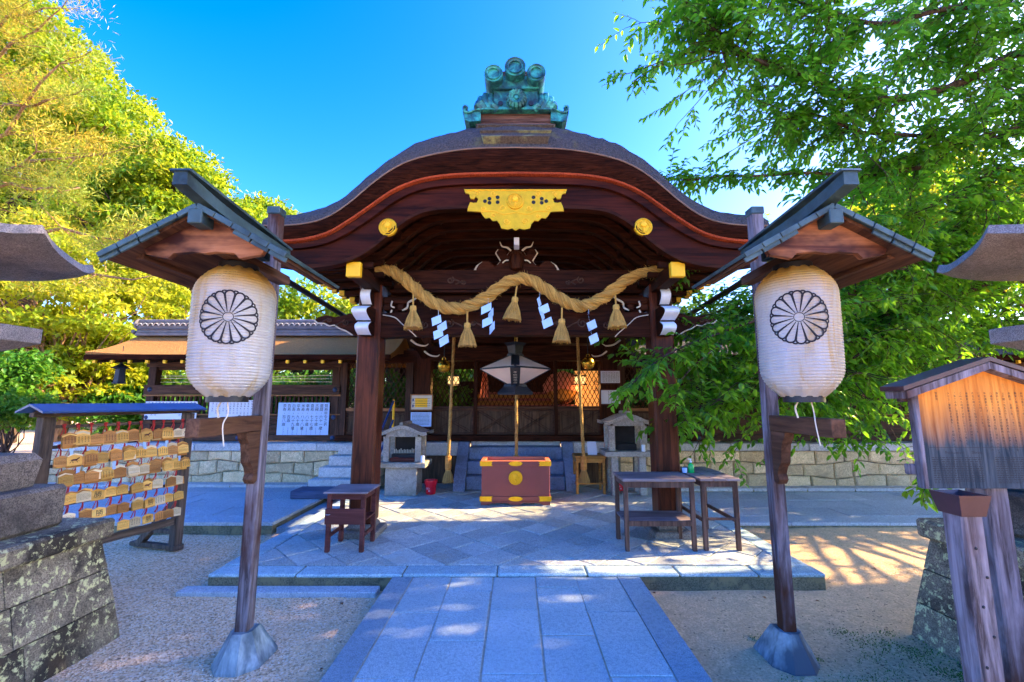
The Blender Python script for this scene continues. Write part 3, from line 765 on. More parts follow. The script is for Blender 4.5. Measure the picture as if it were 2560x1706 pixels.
# ================================================================== PORCH with curved gable roof
RY = 4.2
porch = thing('shrine_porch', 'shrine porch with curved bark roof, gilded bargeboard and carved beams', 'porch', (0, 5.15, ZP))
def curve(tab, Y, n=41):
    d = [(a, 0, b) for a, b in tab]; pts = crom(d, 120)
    xs_, zs_ = [], []
    for p in pts:
        q = P(CXP + p.x * .51, 120 + p.z * .51, Y); xs_.append(q.x); zs_.append(q.z)
    return xs_, zs_
LIP = curve([(0, 487), (200, 492), (350, 510), (500, 545), (600, 590), (700, 660), (800, 745), (900, 815), (1000, 853), (1123, 868), (1250, 870)], RY)
RED = curve([(0, 615), (250, 620), (400, 635), (500, 660), (600, 705), (700, 775), (800, 845), (900, 905), (1000, 935), (1093, 946), (1225, 948)], RY + .03)
BOT = curve([(0, 790), (250, 795), (400, 805), (480, 830), (560, 880), (640, 950), (720, 1010), (800, 1050), (900, 1075), (1000, 1085), (1090, 1082), (1215, 1060)], RY + .12)
TOP = curve([(0, 400), (190, 411), (320, 435), (450, 470), (550, 510), (650, 570), (750, 650), (850, 730), (950, 785), (1050, 820), (1123, 838), (1250, 846)], RY + .42)
XE = LIP[0][-1]
NX = 36
hx = [XE * (k / NX) for k in range(NX + 1)]; X2 = [-x for x in hx[:0:-1]] + hx
def zc_(c, x): return float(np.interp(abs(x) * (c[0][-1] / XE), c[0], c[1]))
YB = 9.6
jit = lambda s: rng.uniform(-s, s)
# thatch body
rows = []
for x in X2:
    a, t, r_ = zc_(LIP, x), zc_(TOP, x), zc_(RED, x)
    row = [(x, RY + .012, a + .002), (x, RY + .03 + jit(.004), a + (t - a) * .28 + jit(.006)), (x, RY + .13 + jit(.01), a + (t - a) * .66 + jit(.01)), (x, RY + .27, a + (t - a) * .9 + jit(.01)), (x, RY + .45, t + jit(.008))]
    for k in range(1, 7): row.append((x, RY + .45 + (YB - RY - .45) * k / 6, t + .03 + jit(.01)))
    row += [(x, YB, r_), (x, RY + .06, r_ + .01)]
    rows.append(row)
tb = MB().grid(rows, closed=True); m = len(rows[0]); tb.f.append(tuple(range(m))[::-1]); tb.f.append(tuple((len(rows) - 1) * m + i for i in range(m)))
roof = tb.build('roof', MT['thatch'], porch, smooth=True)
# cut front edge of the bark, in two layers
ef = MB().grid([[(x, RY + .004, zc_(LIP, x) - .012), (x, RY - .006, zc_(LIP, x) - .03), (x, RY + .0, zc_(LIP, x) * .45 + zc_(RED, x) * .55), (x, RY + .03, zc_(RED, x) + .012), (x, RY + .2, zc_(RED, x) + .012)] for x in X2])
ef.build('eave_face', MT['eaveface'], roof, smooth=True, recalc=False)
MB().tube([(x, RY + .002, zc_(LIP, x) - .002) for x in X2], .008, 6).build('eave_lip', MT['lip'], roof, smooth=True)
rl = MB().grid([[(x, RY + .024, zc_(RED, x) + .015), (x, RY + .016, zc_(RED, x) + .010), (x, RY + .018, zc_(RED, x) - .010), (x, RY + .06, zc_(RED, x) - .018), (x, RY + .2, zc_(RED, x) - .02)] for x in X2])
rl.build('red_bark_band', MT['redline'], roof, recalc=False)
# end faces of the roof, side eaves
for s in (-1, 1):
    x = s * XE
    MB().grid([[(x - s * .01, y, zc_(LIP, x) - .01), (x + s * .004, y, zc_(LIP, x) - .05), (x - s * .03, y, zc_(RED, x) - .01)] for y in (RY, YB)]).build('side_eave', MT['eaveface'], roof, recalc=False)
# bargeboard: stepped mouldings
def band(c0, o0, c1, o1, y0, y1, nm, m, x_end=XE * .985):
    xx = [x * x_end / XE for x in X2]
    b = MB().grid([[(x, y0, zc_(c0, x) + o0), (x, y0, zc_(c1, x) + o1), (x, y1, zc_(c1, x) + o1), (x, y1, zc_(c0, x) + o0)] for x in xx], closed=True)
    k = len(xx); b.f.append((0, 1, 2, 3)); b.f.append(tuple((k - 1) * 4 + i for i in range(4)))
    return b.build(nm, MT[m], porch, smooth=True)
class Mix:  # blended curve
    def __new__(cls, a, b, t): 
        g = np.linspace(0, XE, 120)
        return (list(g), [float(zc_(a, x) * (1 - t) + zc_(b, x) * t) for x in g])
MIDC = Mix(RED, BOT, .28)
band(RED, -.026, MIDC, 0, RY + .05, RY + .15, 'upper_bargeboard', 'barge')
bb = band(MIDC, -.004, BOT, 0, RY + .09, RY + .18, 'bargeboard', 'barge')
band(BOT, .035, BOT, -.004, RY + .075, RY + .087, 'bargeboard_bead', 'dark_x', XE * .97)
# ceiling and curved ribs
cl = MB().grid([[(x, y, zc_(BOT, x) + .30) for x in X2] for y in (RY + .19, YB)]); cl.build('ceiling', MT['dark_y'], porch, recalc=False)
def rib(y, o, d, w=.07):
    xx = [x * .9 for x in X2]
    b = MB().grid([[(x, y, zc_(BOT, x) + o), (x, y, zc_(BOT, x) + o - d), (x, y + w, zc_(BOT, x) + o - d), (x, y + w, zc_(BOT, x) + o)] for x in xx], closed=True)
    b.build('curved_rafter', MT['dark_x'], porch)
for k in range(13): rib(4.46 + .31 * k, .20, .10, .08)
for x in (-1.35, -.95, -.5, 0, .5, .95, 1.35):
    z = zc_(BOT, x) + .235; MB().box(x - .045, x + .045, RY + .2, 8.6, z - .05, z + .05, .006).build('purlin', MT['dark_y'], porch)
# ridge
z0 = zc_(TOP, 0)
mo = MB()
tr = [P(CXP - .51 * 158, 120 + 480 * .51, RY + .03), P(CXP + .51 * 158, 120 + 480 * .51, RY + .03), P(CXP + .51 * 195, 120 + 398 * .51, RY + .33), P(CXP - .51 * 195, 120 + 398 * .51, RY + .33)]
for k in range(3):
    t0, t1 = k / 3, (k + 1) / 3 - .02
    a = tr[0].lerp(tr[3], t0); b = tr[1].lerp(tr[2], t0); c = tr[1].lerp(tr[2], t1); d = tr[0].lerp(tr[3], t1)
    up = Vector((0, -.075, .06)); dn = Vector((0, .16, -.10))
    mo.add([a + up, b + up, c + up * .6, d + up * .6, a + dn, b + dn, c + dn, d + dn], [(0, 1, 2, 3), (4, 5, 6, 7), (0, 1, 5, 4), (1, 2, 6, 5), (2, 3, 7, 6), (3, 0, 4, 7)])
mo.build('ridge_saddle', thatch('mossy_ridge_board', (.05, .045, .04), (.19, .16, .13), (.34, .36, .16), (.56, .66)), roof)
ry0 = RY + .28
a = P(CXP - .51 * 187, 120 + 402 * .51, ry0); b = P(CXP + .51 * 187, 120 + 318 * .51, ry0)
rd = MB()
for k in range(5):
    h0 = a.z - .06 + (b.z - a.z + .06) * k / 5; h1 = a.z - .06 + (b.z - a.z + .06) * (k + 1) / 5
    rd.box(a.x + rng.uniform(0, .008), b.x - rng.uniform(0, .008), ry0 + rng.uniform(0, .01), YB - .4, h0, h1 - .004, .006)
ridge = rd.build('ridge_box', MT['ridgewood'], roof)
# demon tile ornament in verdigris bronze
fin = thing('ridge_ornament', 'verdigris bronze ridge-end ornament with chrysanthemum boss on the porch roof', 'ornament', (0, ry0, b.z))
def C(x, y, Y=ry0 - .04): return P(1120 + x * .14668, 130 + y * .14668, Y)     # from the ornament's own outline
def plate(pts, y0, y1, nm, parent, mat='patina', close=True):
    q = [P(1120 + x * .14668, 130 + y * .14668, ry0 - .04) for x, y in pts]
    return MB().prism([(p.x, p.z) for p in q], lambda x, z: (x, y0, z), lambda x, z: (x, y1, z)).build(nm, MT[mat], parent)
cxo = 1155
def sym(h): return [(cxo + d, y) for d, y in h] + [(cxo - d, y) for d, y in h[::-1]]
plate(sym([(300, 1000), (330, 960), (395, 900), (370, 800), (365, 700), (400, 690), (395, 600), (0, 560)]), ry0 - .06, ry0 + .5, 'body', fin)
plate(sym([(395, 690), (400, 610), (200, 575), (0, 545)][::-1] and [(395, 690), (405, 600), (210, 545), (0, 520), ][:4]), ry0 - .10, ry0 + .55, 'lower_moulding', fin)
plate(sym([(405, 595), (440, 520), (210, 470), (0, 440)]), ry0 - .085, ry0 + .6, 'upper_moulding', fin)
plate(sym([(420, 540), (430, 400), (260, 350), (150, 340), (90, 300), (0, 290)]), ry0 - .05, ry0 + .62, 'cresting', fin, 'ridgewood')
plate(sym([(660, 1010), (640, 985), (0, 975)]), ry0 - .07, ry0 + .6, 'base_plate', fin)
for x, y, r in ((1145, 245, .145), (775, 360, .13), (1505, 345, .13)):
    c = C(x, y, ry0 - .2); rr = r * .78
    cy = MB().lathe([(rr * .6, .02), (rr * .62, 0), (rr * .72, -.006), (rr * .74, .012), (rr * .9, .012), (rr, 0), (rr, .7)], c, 24, 'y'); cy.build('roll_tile', MT['patina'], fin, smooth=True)
    MB().lathe([(rr * .58, .021), (.001, .021)], c, 20, 'y', cap=False).build('roll_tile_face', MT['blackmetal'], fin)
bc = C(1165, 810, ry0 - .09)
bo = MB()
for k in range(16):
    an = 2 * math.pi * k / 16; d = Vector((math.cos(an), 0, math.sin(an)))
    bo.tube([bc + d * .035 + Vector((0, -.035, 0)), bc + d * .075 + Vector((0, -.045, 0)), bc + d * .095 + Vector((0, -.02, 0)), bc + d * .1 + Vector((0, .03, 0))], [.006, .017, .02, .017], 8)
bo.lathe([(.001, -.05), (.022, -.045), (.03, -.02), (.085, 0)], bc, 14, 'y'); bo.build('chrysanthemum_boss', MT['patina'], fin, smooth=True)
for s in (-1, 1):
    X = lambda d: cxo + s * d
    w = MB()
    for i, (d0, d1, h) in enumerate(((330, 380, 880), (400, 430, 730), (470, 520, 720), (540, 600, 780), (600, 640, 860))):
        w.tube([C(X(d0 - 20), 990, ry0 - .03), C(X((d0 + d1) / 2 + 30), (990 + h) / 2, ry0 - .05), C(X(d1), h + 20, ry0 - .03), C(X(d1 - 40), h, ry0)], [.045, .05, .035, .012], 8)
    w.build('leaf_scroll', MT['patina'], fin, smooth=True)
    sc = [(640, 985), (720, 1000), (790, 1030), (850, 1025), (890, 985), (885, 935), (850, 925), (825, 950), (835, 975)]
    MB().tube(crom([C(X(d), y, ry0 - .05) for d, y in sc], 30), .012, 8).build('end_scroll', MT['patina'], fin, smooth=True)
    ol = [C(X(d), y) for d, y in ((600, 960), (650, 925), (690, 935), (720, 985), (780, 1012), (828, 1000), (838, 975), (825, 945), (850, 922), (885, 930), (905, 975), (900, 1060), (872, 1150), (800, 1188), (600, 1172))]
    bm = bmesh.new(); vv = [bm.verts.new((p.x, ry0 - .04, p.z)) for p in ol]; f_ = bm.faces.new(vv); e_ = bmesh.ops.extrude_face_region(bm, geom=[f_]); bmesh.ops.translate(bm, vec=(0, .4, 0), verts=[g for g in e_['geom'] if isinstance(g, bmesh.types.BMVert)]); bmesh.ops.triangulate(bm, faces=bm.faces); bmesh.ops.recalc_face_normals(bm, faces=bm.faces)
    me = bpy.data.meshes.new('end_block'); bm.to_mesh(me); bm.free(); me.materials.append(MT['patina'])
    for v in me.vertices: v.co -= wloc(fin)
    link('end_block', me, fin)
    MB().lathe([(.028, 0), (.028, -.012), (.001, -.012)], C(X(260), 885, ry0 - .06), 10, 'y').build('eyelet', MT['blackmetal'], fin)

# gilded fittings on the bargeboard
def D(d, y, Y): return P(CXP + d * .51, 120 + y * .51, Y)
YG = RY + .07
half = [(0, 693), (252, 693), (246, 712), (228, 716), (222, 738), (205, 742), (196, 730), (182, 740), (190, 758), (206, 760), (222, 756), (232, 778), (237, 800), (172, 803), (160, 822), (148, 836), (128, 832), (112, 848), (92, 846), (78, 862), (70, 884), (40, 890), (18, 884), (0, 894)]
hp = [(d, y) for d, y in half] + [(-d, y) for d, y in half[-2:0:-1]]
q = [D(d, y, YG) for d, y in hp]
bm = bmesh.new(); vs = [bm.verts.new((p.x, YG, p.z)) for p in q]; fa = bm.faces.new(vs)
ex_ = bmesh.ops.extrude_face_region(bm, geom=[fa]); bmesh.ops.translate(bm, vec=(0, .02, 0), verts=[g for g in ex_['geom'] if isinstance(g, bmesh.types.BMVert)])
bmesh.ops.triangulate(bm, faces=bm.faces); bmesh.ops.recalc_face_normals(bm, faces=bm.faces)
me = bpy.data.meshes.new('gable_pendant'); bm.to_mesh(me); bm.free(); me.materials.append(MT['gold'])
for v in me.vertices: v.co -= wloc(porch)
gp = link('gable_pendant', me, porch)
def scroll(mb, d0, y0, r0, turns, s, Y, w=.006):
    pts = []
    for k in range(28):
        t = k / 27; a = s * turns * 2 * math.pi * t; r = r0 * (1 - t * .85)
        c = D(d0, y0, Y); pts.append(Vector((c.x + r * math.cos(a), Y, c.z + r * math.sin(a))))
    mb.tube(pts, w, 5)
rel = MB()
for s in (-1, 1):
    scroll(rel, s * 110, 715, .035, 1.3, s, YG - .002); scroll(rel, s * 190, 712, .026, 1.2, -s, YG - .002); scroll(rel, s * 160, 785, .026, 1.2, s, YG - .002)
    scroll(rel, s * 65, 785, .03, 1.3, -s, YG - .002); scroll(rel, s * 45, 850, .035, 1.4, s, YG - .002); scroll(rel, s * 110, 822, .022, 1.2, -s, YG - .002)
    rel.tube(crom([D(0, 806, YG - .002), D(s * 60, 815, YG - .002), D(s * 110, 800, YG - .002), D(s * 170, 803, YG - .002)], 14), .005, 5)
rel.tube([D(-248, 698, YG - .002), D(248, 698, YG - .002)], .006, 5)
rel.build('engraving', MT['goldpaint'], gp, smooth=True)
hol = MB()
for s in (-1, 1):
    for d, y in ((88, 733), (88, 757), (128, 740), (150, 752), (128, 760)):
        c = D(s * d, y, YG); hol.lathe([(.021, -.001), (.001, -.003)], c + Vector((0, -.001, 0)), 9, 'y', cap=False)
hol.build('hole_shade_disc', MT['soot_and_hole_shade'], gp)  # plate is solid: dark discs paint the shade of pierced holes
def medal(c, r, parent, nm='medallion', mat='gold'):
    m_ = MB().lathe([(r, .02), (r, -.004), (r * .95, -.012), (r * .86, -.013), (r * .84, -.006), (r * .78, -.006), (.001, -.008)], c, 36, 'y').build(nm, MT[mat], parent, smooth=True)
    e = MB(); y = c.y - .012
    # wreath: two leafy arcs, a domed jewel and a base
    for s in (-1, 1):
        for k in range(9):
            a = R(-80 + k * 19); p = Vector((c.x + s * math.cos(a) * r * .66, y, c.z + math.sin(a) * r * .66)); t = Vector((-s * math.sin(a), 0, math.cos(a)))
            e.tube([p - t * r * .11, p, p + t * r * .11], [.002, r * .075, .002], 6)
    e.tube([c + Vector((0, -.012, -r * .62)), c + Vector((0, -.016, -r * .35)), c + Vector((0, -.012, -r * .05))], [r * .05, r * .12, r * .05], 8)
    e.tube([c + Vector((-r * .36, -.012, 0)), c + Vector((r * .36, -.012, 0))], r * .05, 6)
    e.lathe([(r * .34, -.008), (r * .30, -.02), (r * .12, -.026), (.001, -.026)], c + Vector((0, 0, r * .28)), 16, 'y')
    e.build('wreath_relief', MT['goldpaint'], m_, smooth=True)
medal(D(-2, 752, YG - .004), .088, porch)
medal(D(-626, 880, RY + .085), .094, porch); medal(D(626, 878, RY + .085), .094, porch)

# pillars, pads, beams
PXc, PYc, PW = 1.715, 5.15, .132
for s in (-1, 1):
    MB().box(s * PXc - PW, s * PXc + PW, PYc - PW, PYc + PW, ZP + .13, 2.98, .022).build('pillar', MT['pillar'], porch)
    pd = MB().box(s * PXc - .21, s * PXc + .21, PYc - .21, PYc + .21, ZP - .01, ZP + .07, .015); pd.lathe([(.19, ZP + .07), (.205, ZP + .09), (.19, ZP + .115), (.17, ZP + .128)], (s * PXc, PYc, 0), 4, rot=R(45)); pd.build('pad_stone', MT['pad'], porch)
def F2(x, y, Y): return P(820 + x * .3995, 580 + y * .3995, Y)
def beam(yt, yb, Y, w, nm, arch=.02, xh=None, mat='dark_x'):
    zt, zb = F2(0, yt, Y).z, F2(0, yb, Y).z; xh = xh or PXc - PW - .002
    n = 25; rows = []
    for k in range(n):
        t = -1 + 2 * k / (n - 1); x = t * xh; up = arch * (1 - abs(t) ** 4); hau = .035 * max(0, (abs(t) - .78) / .22) ** .7
        rows.append([(x, Y - w, zt + up * .3), (x, Y - w, zb + up - hau * 0), (x, Y + w, zb + up), (x, Y + w, zt + up * .3)])
    b = MB().grid(rows, closed=True); b.f += [(0, 1, 2, 3), tuple((n - 1) * 4 + i for i in range(4))]
    return b.build(nm, MT[mat], porch)
b1 = beam(517, 668, PYc - .02, .09, 'rainbow_beam', .03)
b2 = beam(253, 375, PYc, .08, 'upper_beam', .01, 1.45)
MB().box(-1.5, 1.5, PYc - .10, PYc + .10, F2(0, 392, PYc).z, F2(0, 377, PYc).z, .006).build('ledger', MT['dark_x'], porch)
MB().box(-1.55, 1.55, PYc + .02, PYc + .08, F2(0, 516, PYc).z, F2(0, 393, PYc).z, .006).build('infill_board', MT['dark_x'], porch)
# carved swirls on beams
def swirl(mb, x, z, Y, s, r=.05):
    pts = [Vector((x + s * (r * 3.2), Y, z - r * .9)), Vector((x + s * r * 2, Y, z - r * .2)), Vector((x + s * r, Y, z + r * .2))]
    pts = crom(pts, 8)
    for k in range(22):
        t = k / 21; a = R(60) - t * 2.6 * math.pi; pts.append(Vector((x + s * r * (1 - .8 * t) * math.cos(a), Y, z + r * (1 - .8 * t) * math.sin(a))))
    mb.tube(pts, .010, 5)
cw = MB(); cw2 = MB()
for s in (-1, 1):
    swirl(cw, s * .78, 2.50, PYc - .112, -s, .055); swirl(cw, s * 1.06, 2.48, PYc - .112, s, .045); swirl(cw, s * .5, 2.5, PYc - .112, -s, .03)
    swirl(cw2, s * .78, 3.03, PYc - .082, -s, .045); swirl(cw2, s * .62, 3.0, PYc - .082, s, .03)
cw.build('carved_swirl', MT['fence_x'], b1, smooth=True); cw2.build('carved_swirl', MT['fence_x'], b2, smooth=True)
# white painted arcs where the beam meets the pillars
for s in (-1, 1):
    arc = crom([Vector((s * 1.56, PYc - .115, 2.60)), Vector((s * 1.42, PYc - .115, 2.57)), Vector((s * 1.34, PYc - .115, 2.50)), Vector((s * 1.27, PYc - .115, 2.44)), Vector((s * 1.2, PYc - .115, 2.38)), Vector((s * 1.16, PYc - .115, 2.34))], 16)
    MB().tube(arc, .006, 5).build('white_arc', MT['ivory'], b1, smooth=True)
# frog-leg strut
YK = PYc - .06
lobe = [(0, 255), (250, 252), (252, 232), (236, 205), (205, 182), (172, 184), (150, 202), (140, 222), (118, 205), (96, 178), (112, 152), (126, 130), (112, 108), (84, 108), (70, 122), (58, 148), (42, 120), (0, 112)]
for k, (g, yy, mt) in enumerate(((1.0, YK, 'dark_x'), (1.07, YK + .032, 'ivory'))):
    for s in (-1, 1):
        pts = [F2(1180 + s * d * g, y if k == 0 else 180 + (y - 180) * 1.05, YK) for d, y in lobe]
        bm = bmesh.new(); vv = [bm.verts.new((p.x + (s * .0006), yy, p.z)) for p in pts]; f_ = bm.faces.new(vv); e = bmesh.ops.extrude_face_region(bm, geom=[f_]); bmesh.ops.translate(bm, vec=(0, .03, 0), verts=[x for x in e['geom'] if isinstance(x, bmesh.types.BMVert)])
        bmesh.ops.triangulate(bm, faces=bm.faces); bmesh.ops.recalc_face_normals(bm, faces=bm.faces)
        me = bpy.data.meshes.new('strut_leg'); bm.to_mesh(me); bm.free(); me.materials.append(MT[mt])
        for v in me.vertices: v.co -= wloc(porch)
        link('strut_leg' if k == 0 else 'strut_edging', me, porch)
c0 = F2(1180, 180, YK - .03)
MB().lathe([(.03, -.13), (.07, -.11), (.085, -.03), (.085, .05), (.06, .1), (.03, .115)], c0, 12).build('strut_core', MT['dark_z'], porch, smooth=True)
wa = MB()
for s in (-1, 1):
    wa.tube(crom([F2(1180 + s * 35, 118, YK - .02), F2(1180 + s * 60, 98, YK - .02), F2(1180 + s * 90, 92, YK - .02), F2(1180 + s * 105, 62, YK - .02)], 10), [.012, .013, .013, .012, .011, .01, .009, .008, .006, .003], 6)
    wa.tube(crom([F2(1180 + s * 50, 178, YK - .04), F2(1180 + s * 70, 180, YK - .04), F2(1180 + s * 88, 195, YK - .04)], 8), .008, 6)
wa.build('strut_horn', MT['ivory'], porch, smooth=True)
q = F2(1180, 60, 4.75); MB().box(q.x - .03, q.x + .03, 4.74, 4.9, q.z - .045, q.z + .045, .004).build('white_block', MT['white'], porch)
# purlins with gilded ends, noses, brackets
for s in (-1, 1):
    zz = 2.94
    pl = MB().box(s * 1.67 - .07, s * 1.67 + .07, 4.36, 8.7, zz - .075, zz + .075, .006).build('side_purlin', MT['dark_y'], porch)
    MB().box(s * 1.67 - .073, s * 1.67 + .073, 4.335, 4.40, zz - .079, zz + .079, .006).build('gilded_cap', MT['goldpaint'], pl)
    # forward nose (two curls) with white front
    def nose(zb, zt, y0, reach, xw, nm):
        pr = []
        for k in range(17):
            t = k / 16; z = zt + (zb - zt) * t
            pr.append((y0 - reach * (.45 + .55 * math.sin(.25 + t * 2.75)), z))
        fr = pr[:]
        body = [(y0, zt)] + pr + [(y0, zb)]
        nb = MB().prism(body, lambda y, z: (s * PXc - xw, y, z), lambda y, z: (s * PXc + xw, y, z)).build(nm, MT['dark_y'], porch)
        MB().grid([[(s * PXc - xw - .004, y - .006, z), (s * PXc + xw + .004, y - .006, z), (s * PXc + xw + .004, y + .012, z), (s * PXc - xw - .004, y + .012, z)] for y, z in fr], closed=True).build('white_front', MT['white'], nb, smooth=True)
    nose(2.50, 2.66, PYc - PW, .34, .075, 'front_nose'); nose(2.34, 2.49, PYc - PW, .24, .07, 'front_nose')
    nose(2.70, 2.90, PYc - PW, .17, .05, 'bracket_end')
    # sideways nose
    sp = [(0, 2.60), (.12, 2.63), (.22, 2.60), (.30, 2.585), (.40, 2.61), (.50, 2.585), (.54, 2.55), (.50, 2.515), (.42, 2.51), (.36, 2.48), (.30, 2.49), (.24, 2.45), (.16, 2.42), (.08, 2.37), (0, 2.36)]
    px = s * (PXc + PW)
    sn = MB().prism(sp, lambda x, z: (px + s * x, PYc - .05, z), lambda x, z: (px + s * x, PYc + .05, z)).build('side_nose', MT['dark_x'], porch)
    MB().tube([(px + s * x * 1.01, PYc - .045, z) for x, z in sp[6:-1]], .010, 5).build('white_edge', MT['ivory'], sn, smooth=True)
    sw = MB(); swirl(sw, px + s * .16, 2.52, PYc - .056, s, .04); swirl(sw, px + s * .36, 2.55, PYc - .056, s, .028); sw.build('carved_swirl', MT['fence_x'], sn, smooth=True)
    # bracket arms with little white curls above the beam
    for x, w in ((1.52, .05), (1.36, .04)):
        MB().box(s * x - w, s * x + w, PYc - .09, PYc + .09, 2.66, 2.74, .01).build('bearing_block', MT['dark_x'], porch)
    MB().box(*sorted((s * 1.2, s * 1.58)), PYc - .06, PYc + .06, 2.745, 2.83, .01).build('bracket_arm', MT['dark_x'], porch)
    cu = MB()
    cu.tube(crom([Vector((s * 1.15, PYc - .1, 2.83)), Vector((s * 1.2, PYc - .1, 2.79)), Vector((s * 1.27, PYc - .1, 2.75)), Vector((s * 1.28, PYc - .1, 2.69)), Vector((s * 1.34, PYc - .1, 2.655))], 14), [.006, .008, .01, .012, .013, .013, .012, .011, .011, .011, .012, .012, .01, .006], 6)
    cu.tube(crom([Vector((s * 1.46, PYc - .1, 2.77)), Vector((s * 1.47, PYc - .1, 2.71)), Vector((s * 1.43, PYc - .1, 2.69))], 8), .010, 6)
    cu.tube(crom([Vector((s * 1.46, PYc - .1, 2.66)), Vector((s * 1.47, PYc - .1, 2.62)), Vector((s * 1.42, PYc - .1, 2.605))], 8), .010, 6)
    cu.build('white_curl', MT['ivory'], porch, smooth=True)
    # shrimp beam back to the hall
    eb = crom([Vector((s * 1.71, PYc + .1, 2.42)), Vector((s * 1.71, 6.1, 2.62)), Vector((s * 1.71, 7.2, 2.66)), Vector((s * 1.73, 8.25, 2.48))], 16)
    MB().tube(eb, .10, 6).build('tie_beam', MT['dark_y'], porch)
    for yy, zz2 in ((6.6, 2.52), (7.6, 2.46)):
        MB().tube(crom([Vector((s * 1.6, yy, zz2)), Vector((s * 1.5, yy, zz2 - .07)), Vector((s * 1.38, yy, zz2 - .09)), Vector((s * 1.33, yy, zz2 - .06))], 10), [.018, .018, .017, .016, .015, .014, .012, .01, .008, .005], 6).build('white_curl', MT['ivory'], porch, smooth=True)
    # side rafters with gilded ends
    ze = zc_(RED, XE) - .05
    for k in range(11):
        y = RY + .25 + k * .36
        ra = MB().bar((s * 1.5, y, ze + .02), (s * (XE - .10), y, ze - .03), .055, .06, .003).build('side_rafter', MT['dark_x'], porch)
        MB().box(*sorted((s * (XE - .10), s * (XE - .035))), y - .034, y + .034, ze - .068, ze + .006, .003).build('gilded_cap', MT['goldpaint'], ra)
        rb_ = MB().bar((s * 1.5, y, ze - .13), (s * (XE - .36), y, ze - .17), .055, .06, .003).build('side_rafter', MT['dark_x'], porch)
        MB().box(*sorted((s * (XE - .36), s * (XE - .29))), y - .034, y + .034, ze - .208, ze - .134, .003).build('gilded_cap', MT['goldpaint'], rb_)
    MB().box(*sorted((s * (XE - .34), s * (XE - .27))), RY + .2, 8.4, ze - .12, ze - .07, .004).build('eave_purlin', MT['dark_y'], porch)
    MB().tube([(s * (XE - .05), RY + .1, ze - .22), (s * (XE + .02), 7.0, ze - .30)], .035, 8).build('gutter', MT['blackmetal'], porch, smooth=True)
# ================================================================== THINGS ON AND UNDER THE PORCH
def strands(mb, path, R0, rs, turns, n=3, seg=8, taper=None):
    path = [Vector(p) for p in path]; m = len(path)
    fr = []; px = None
    for i, p in enumerate(path):
        t = (path[min(i + 1, m - 1)] - path[max(i - 1, 0)]).normalized()
        if px is None:
            px = t.cross(Vector((0, 1, 0)));  px = px if px.length > .01 else t.cross(Vector((1, 0, 0)))
        px = (px - t * px.dot(t)).normalized(); fr.append((px.copy(), t.cross(px)))
    for k in range(n):
        pts = []
        for i, p in enumerate(path):
            a = 2 * math.pi * (turns * i / (m - 1) + k / n); tp = taper(i / (m - 1)) if taper else 1
            pts.append(p + (fr[i][0] * math.cos(a) + fr[i][1] * math.sin(a)) * R0 * tp)
        mb.tube(pts, [rs * (taper(i / (m - 1)) if taper else 1) * rng.uniform(.95, 1.05) for i in range(m)], seg)
YR = 4.86
rp = [(300, 245), (350, 238), (400, 245), (470, 290), (540, 350), (600, 402), (680, 452), (760, 478), (850, 475), (940, 440), (1020, 390), (1100, 330), (1180, 296), (1260, 300), (1340, 345), (1420, 400), (1500, 443), (1580, 465), (1660, 445), (1740, 400), (1820, 340), (1900, 285), (2000, 250), (2090, 228)]
rope_pts = crom([F2(x, y, YR) for x, y in rp], 150)
shime = thing('sacred_rope', 'thick twisted straw rope with tassels and white zigzag papers across the porch beam', 'rope', F2(1180, 296, YR))
rb = MB(); tpr = lambda t: .62 + .38 * min(1, min(t, 1 - t) / .12)
strands(rb, rope_pts, .036, .030, 7.5, 3, 8, taper=tpr)
m_ = len(rope_pts); pxv = None; fr_ = []
for i, p in enumerate(rope_pts):
    tt_ = (rope_pts[min(i + 1, m_ - 1)] - rope_pts[max(i - 1, 0)]).normalized()
    if pxv is None: pxv = tt_.cross(Vector((0, 1, 0)))
    pxv = (pxv - tt_ * pxv.dot(tt_)).normalized(); fr_.append((pxv.copy(), tt_.cross(pxv)))
for k in range(3):            # straw wisps laid round each strand
    for j in range(11):
        pts = []; ph = rng.uniform(0, 6.28)
        for i, p in enumerate(rope_pts):
            t_ = i / (m_ - 1); a1 = 2 * math.pi * (7.5 * t_ + k / 3); a2 = 2 * math.pi * (13 * t_ + j / 11) + .25 * math.sin(9 * t_ + ph); tp_ = tpr(t_); w_ = .031 + .0035 * math.sin(23 * t_ + ph)
            pts.append(p + (fr_[i][0] * math.cos(a1) + fr_[i][1] * math.sin(a1)) * .036 * tp_ + (fr_[i][0] * math.cos(a2) + fr_[i][1] * math.sin(a2)) * w_ * tp_)
        rb.tube(pts, .0078, 5, True)
rb.build('rope', MT['straw'], shime, smooth=True)
fz = MB()
for k in range(900):
    i = rng.randrange(4, 146); c = rope_pts[i]; d = Vector((rng.gauss(0, 1), rng.gauss(-.3, .6), rng.gauss(0, 1))).normalized()
    t = (rope_pts[i + 1] - rope_pts[i - 1]).normalized(); a = c + d * .066; fz.tube([a, a + (d * .5 + t * rng.uniform(-1, 1)).normalized() * rng.uniform(.012, .04)], [.0022, .0009], 3, False)
e = rope_pts[-1]
for k in range(60): fz.tube([e + Vector((rng.uniform(-.12, .02), -.03, rng.uniform(-.04, .02))), e + Vector((rng.uniform(-.16, .06), -.04, rng.uniform(-.19, .06)))], [.002, .0008], 3, False)
o = fz.build('loose_straw', MT['straw'], shime); o['kind'] = 'stuff'
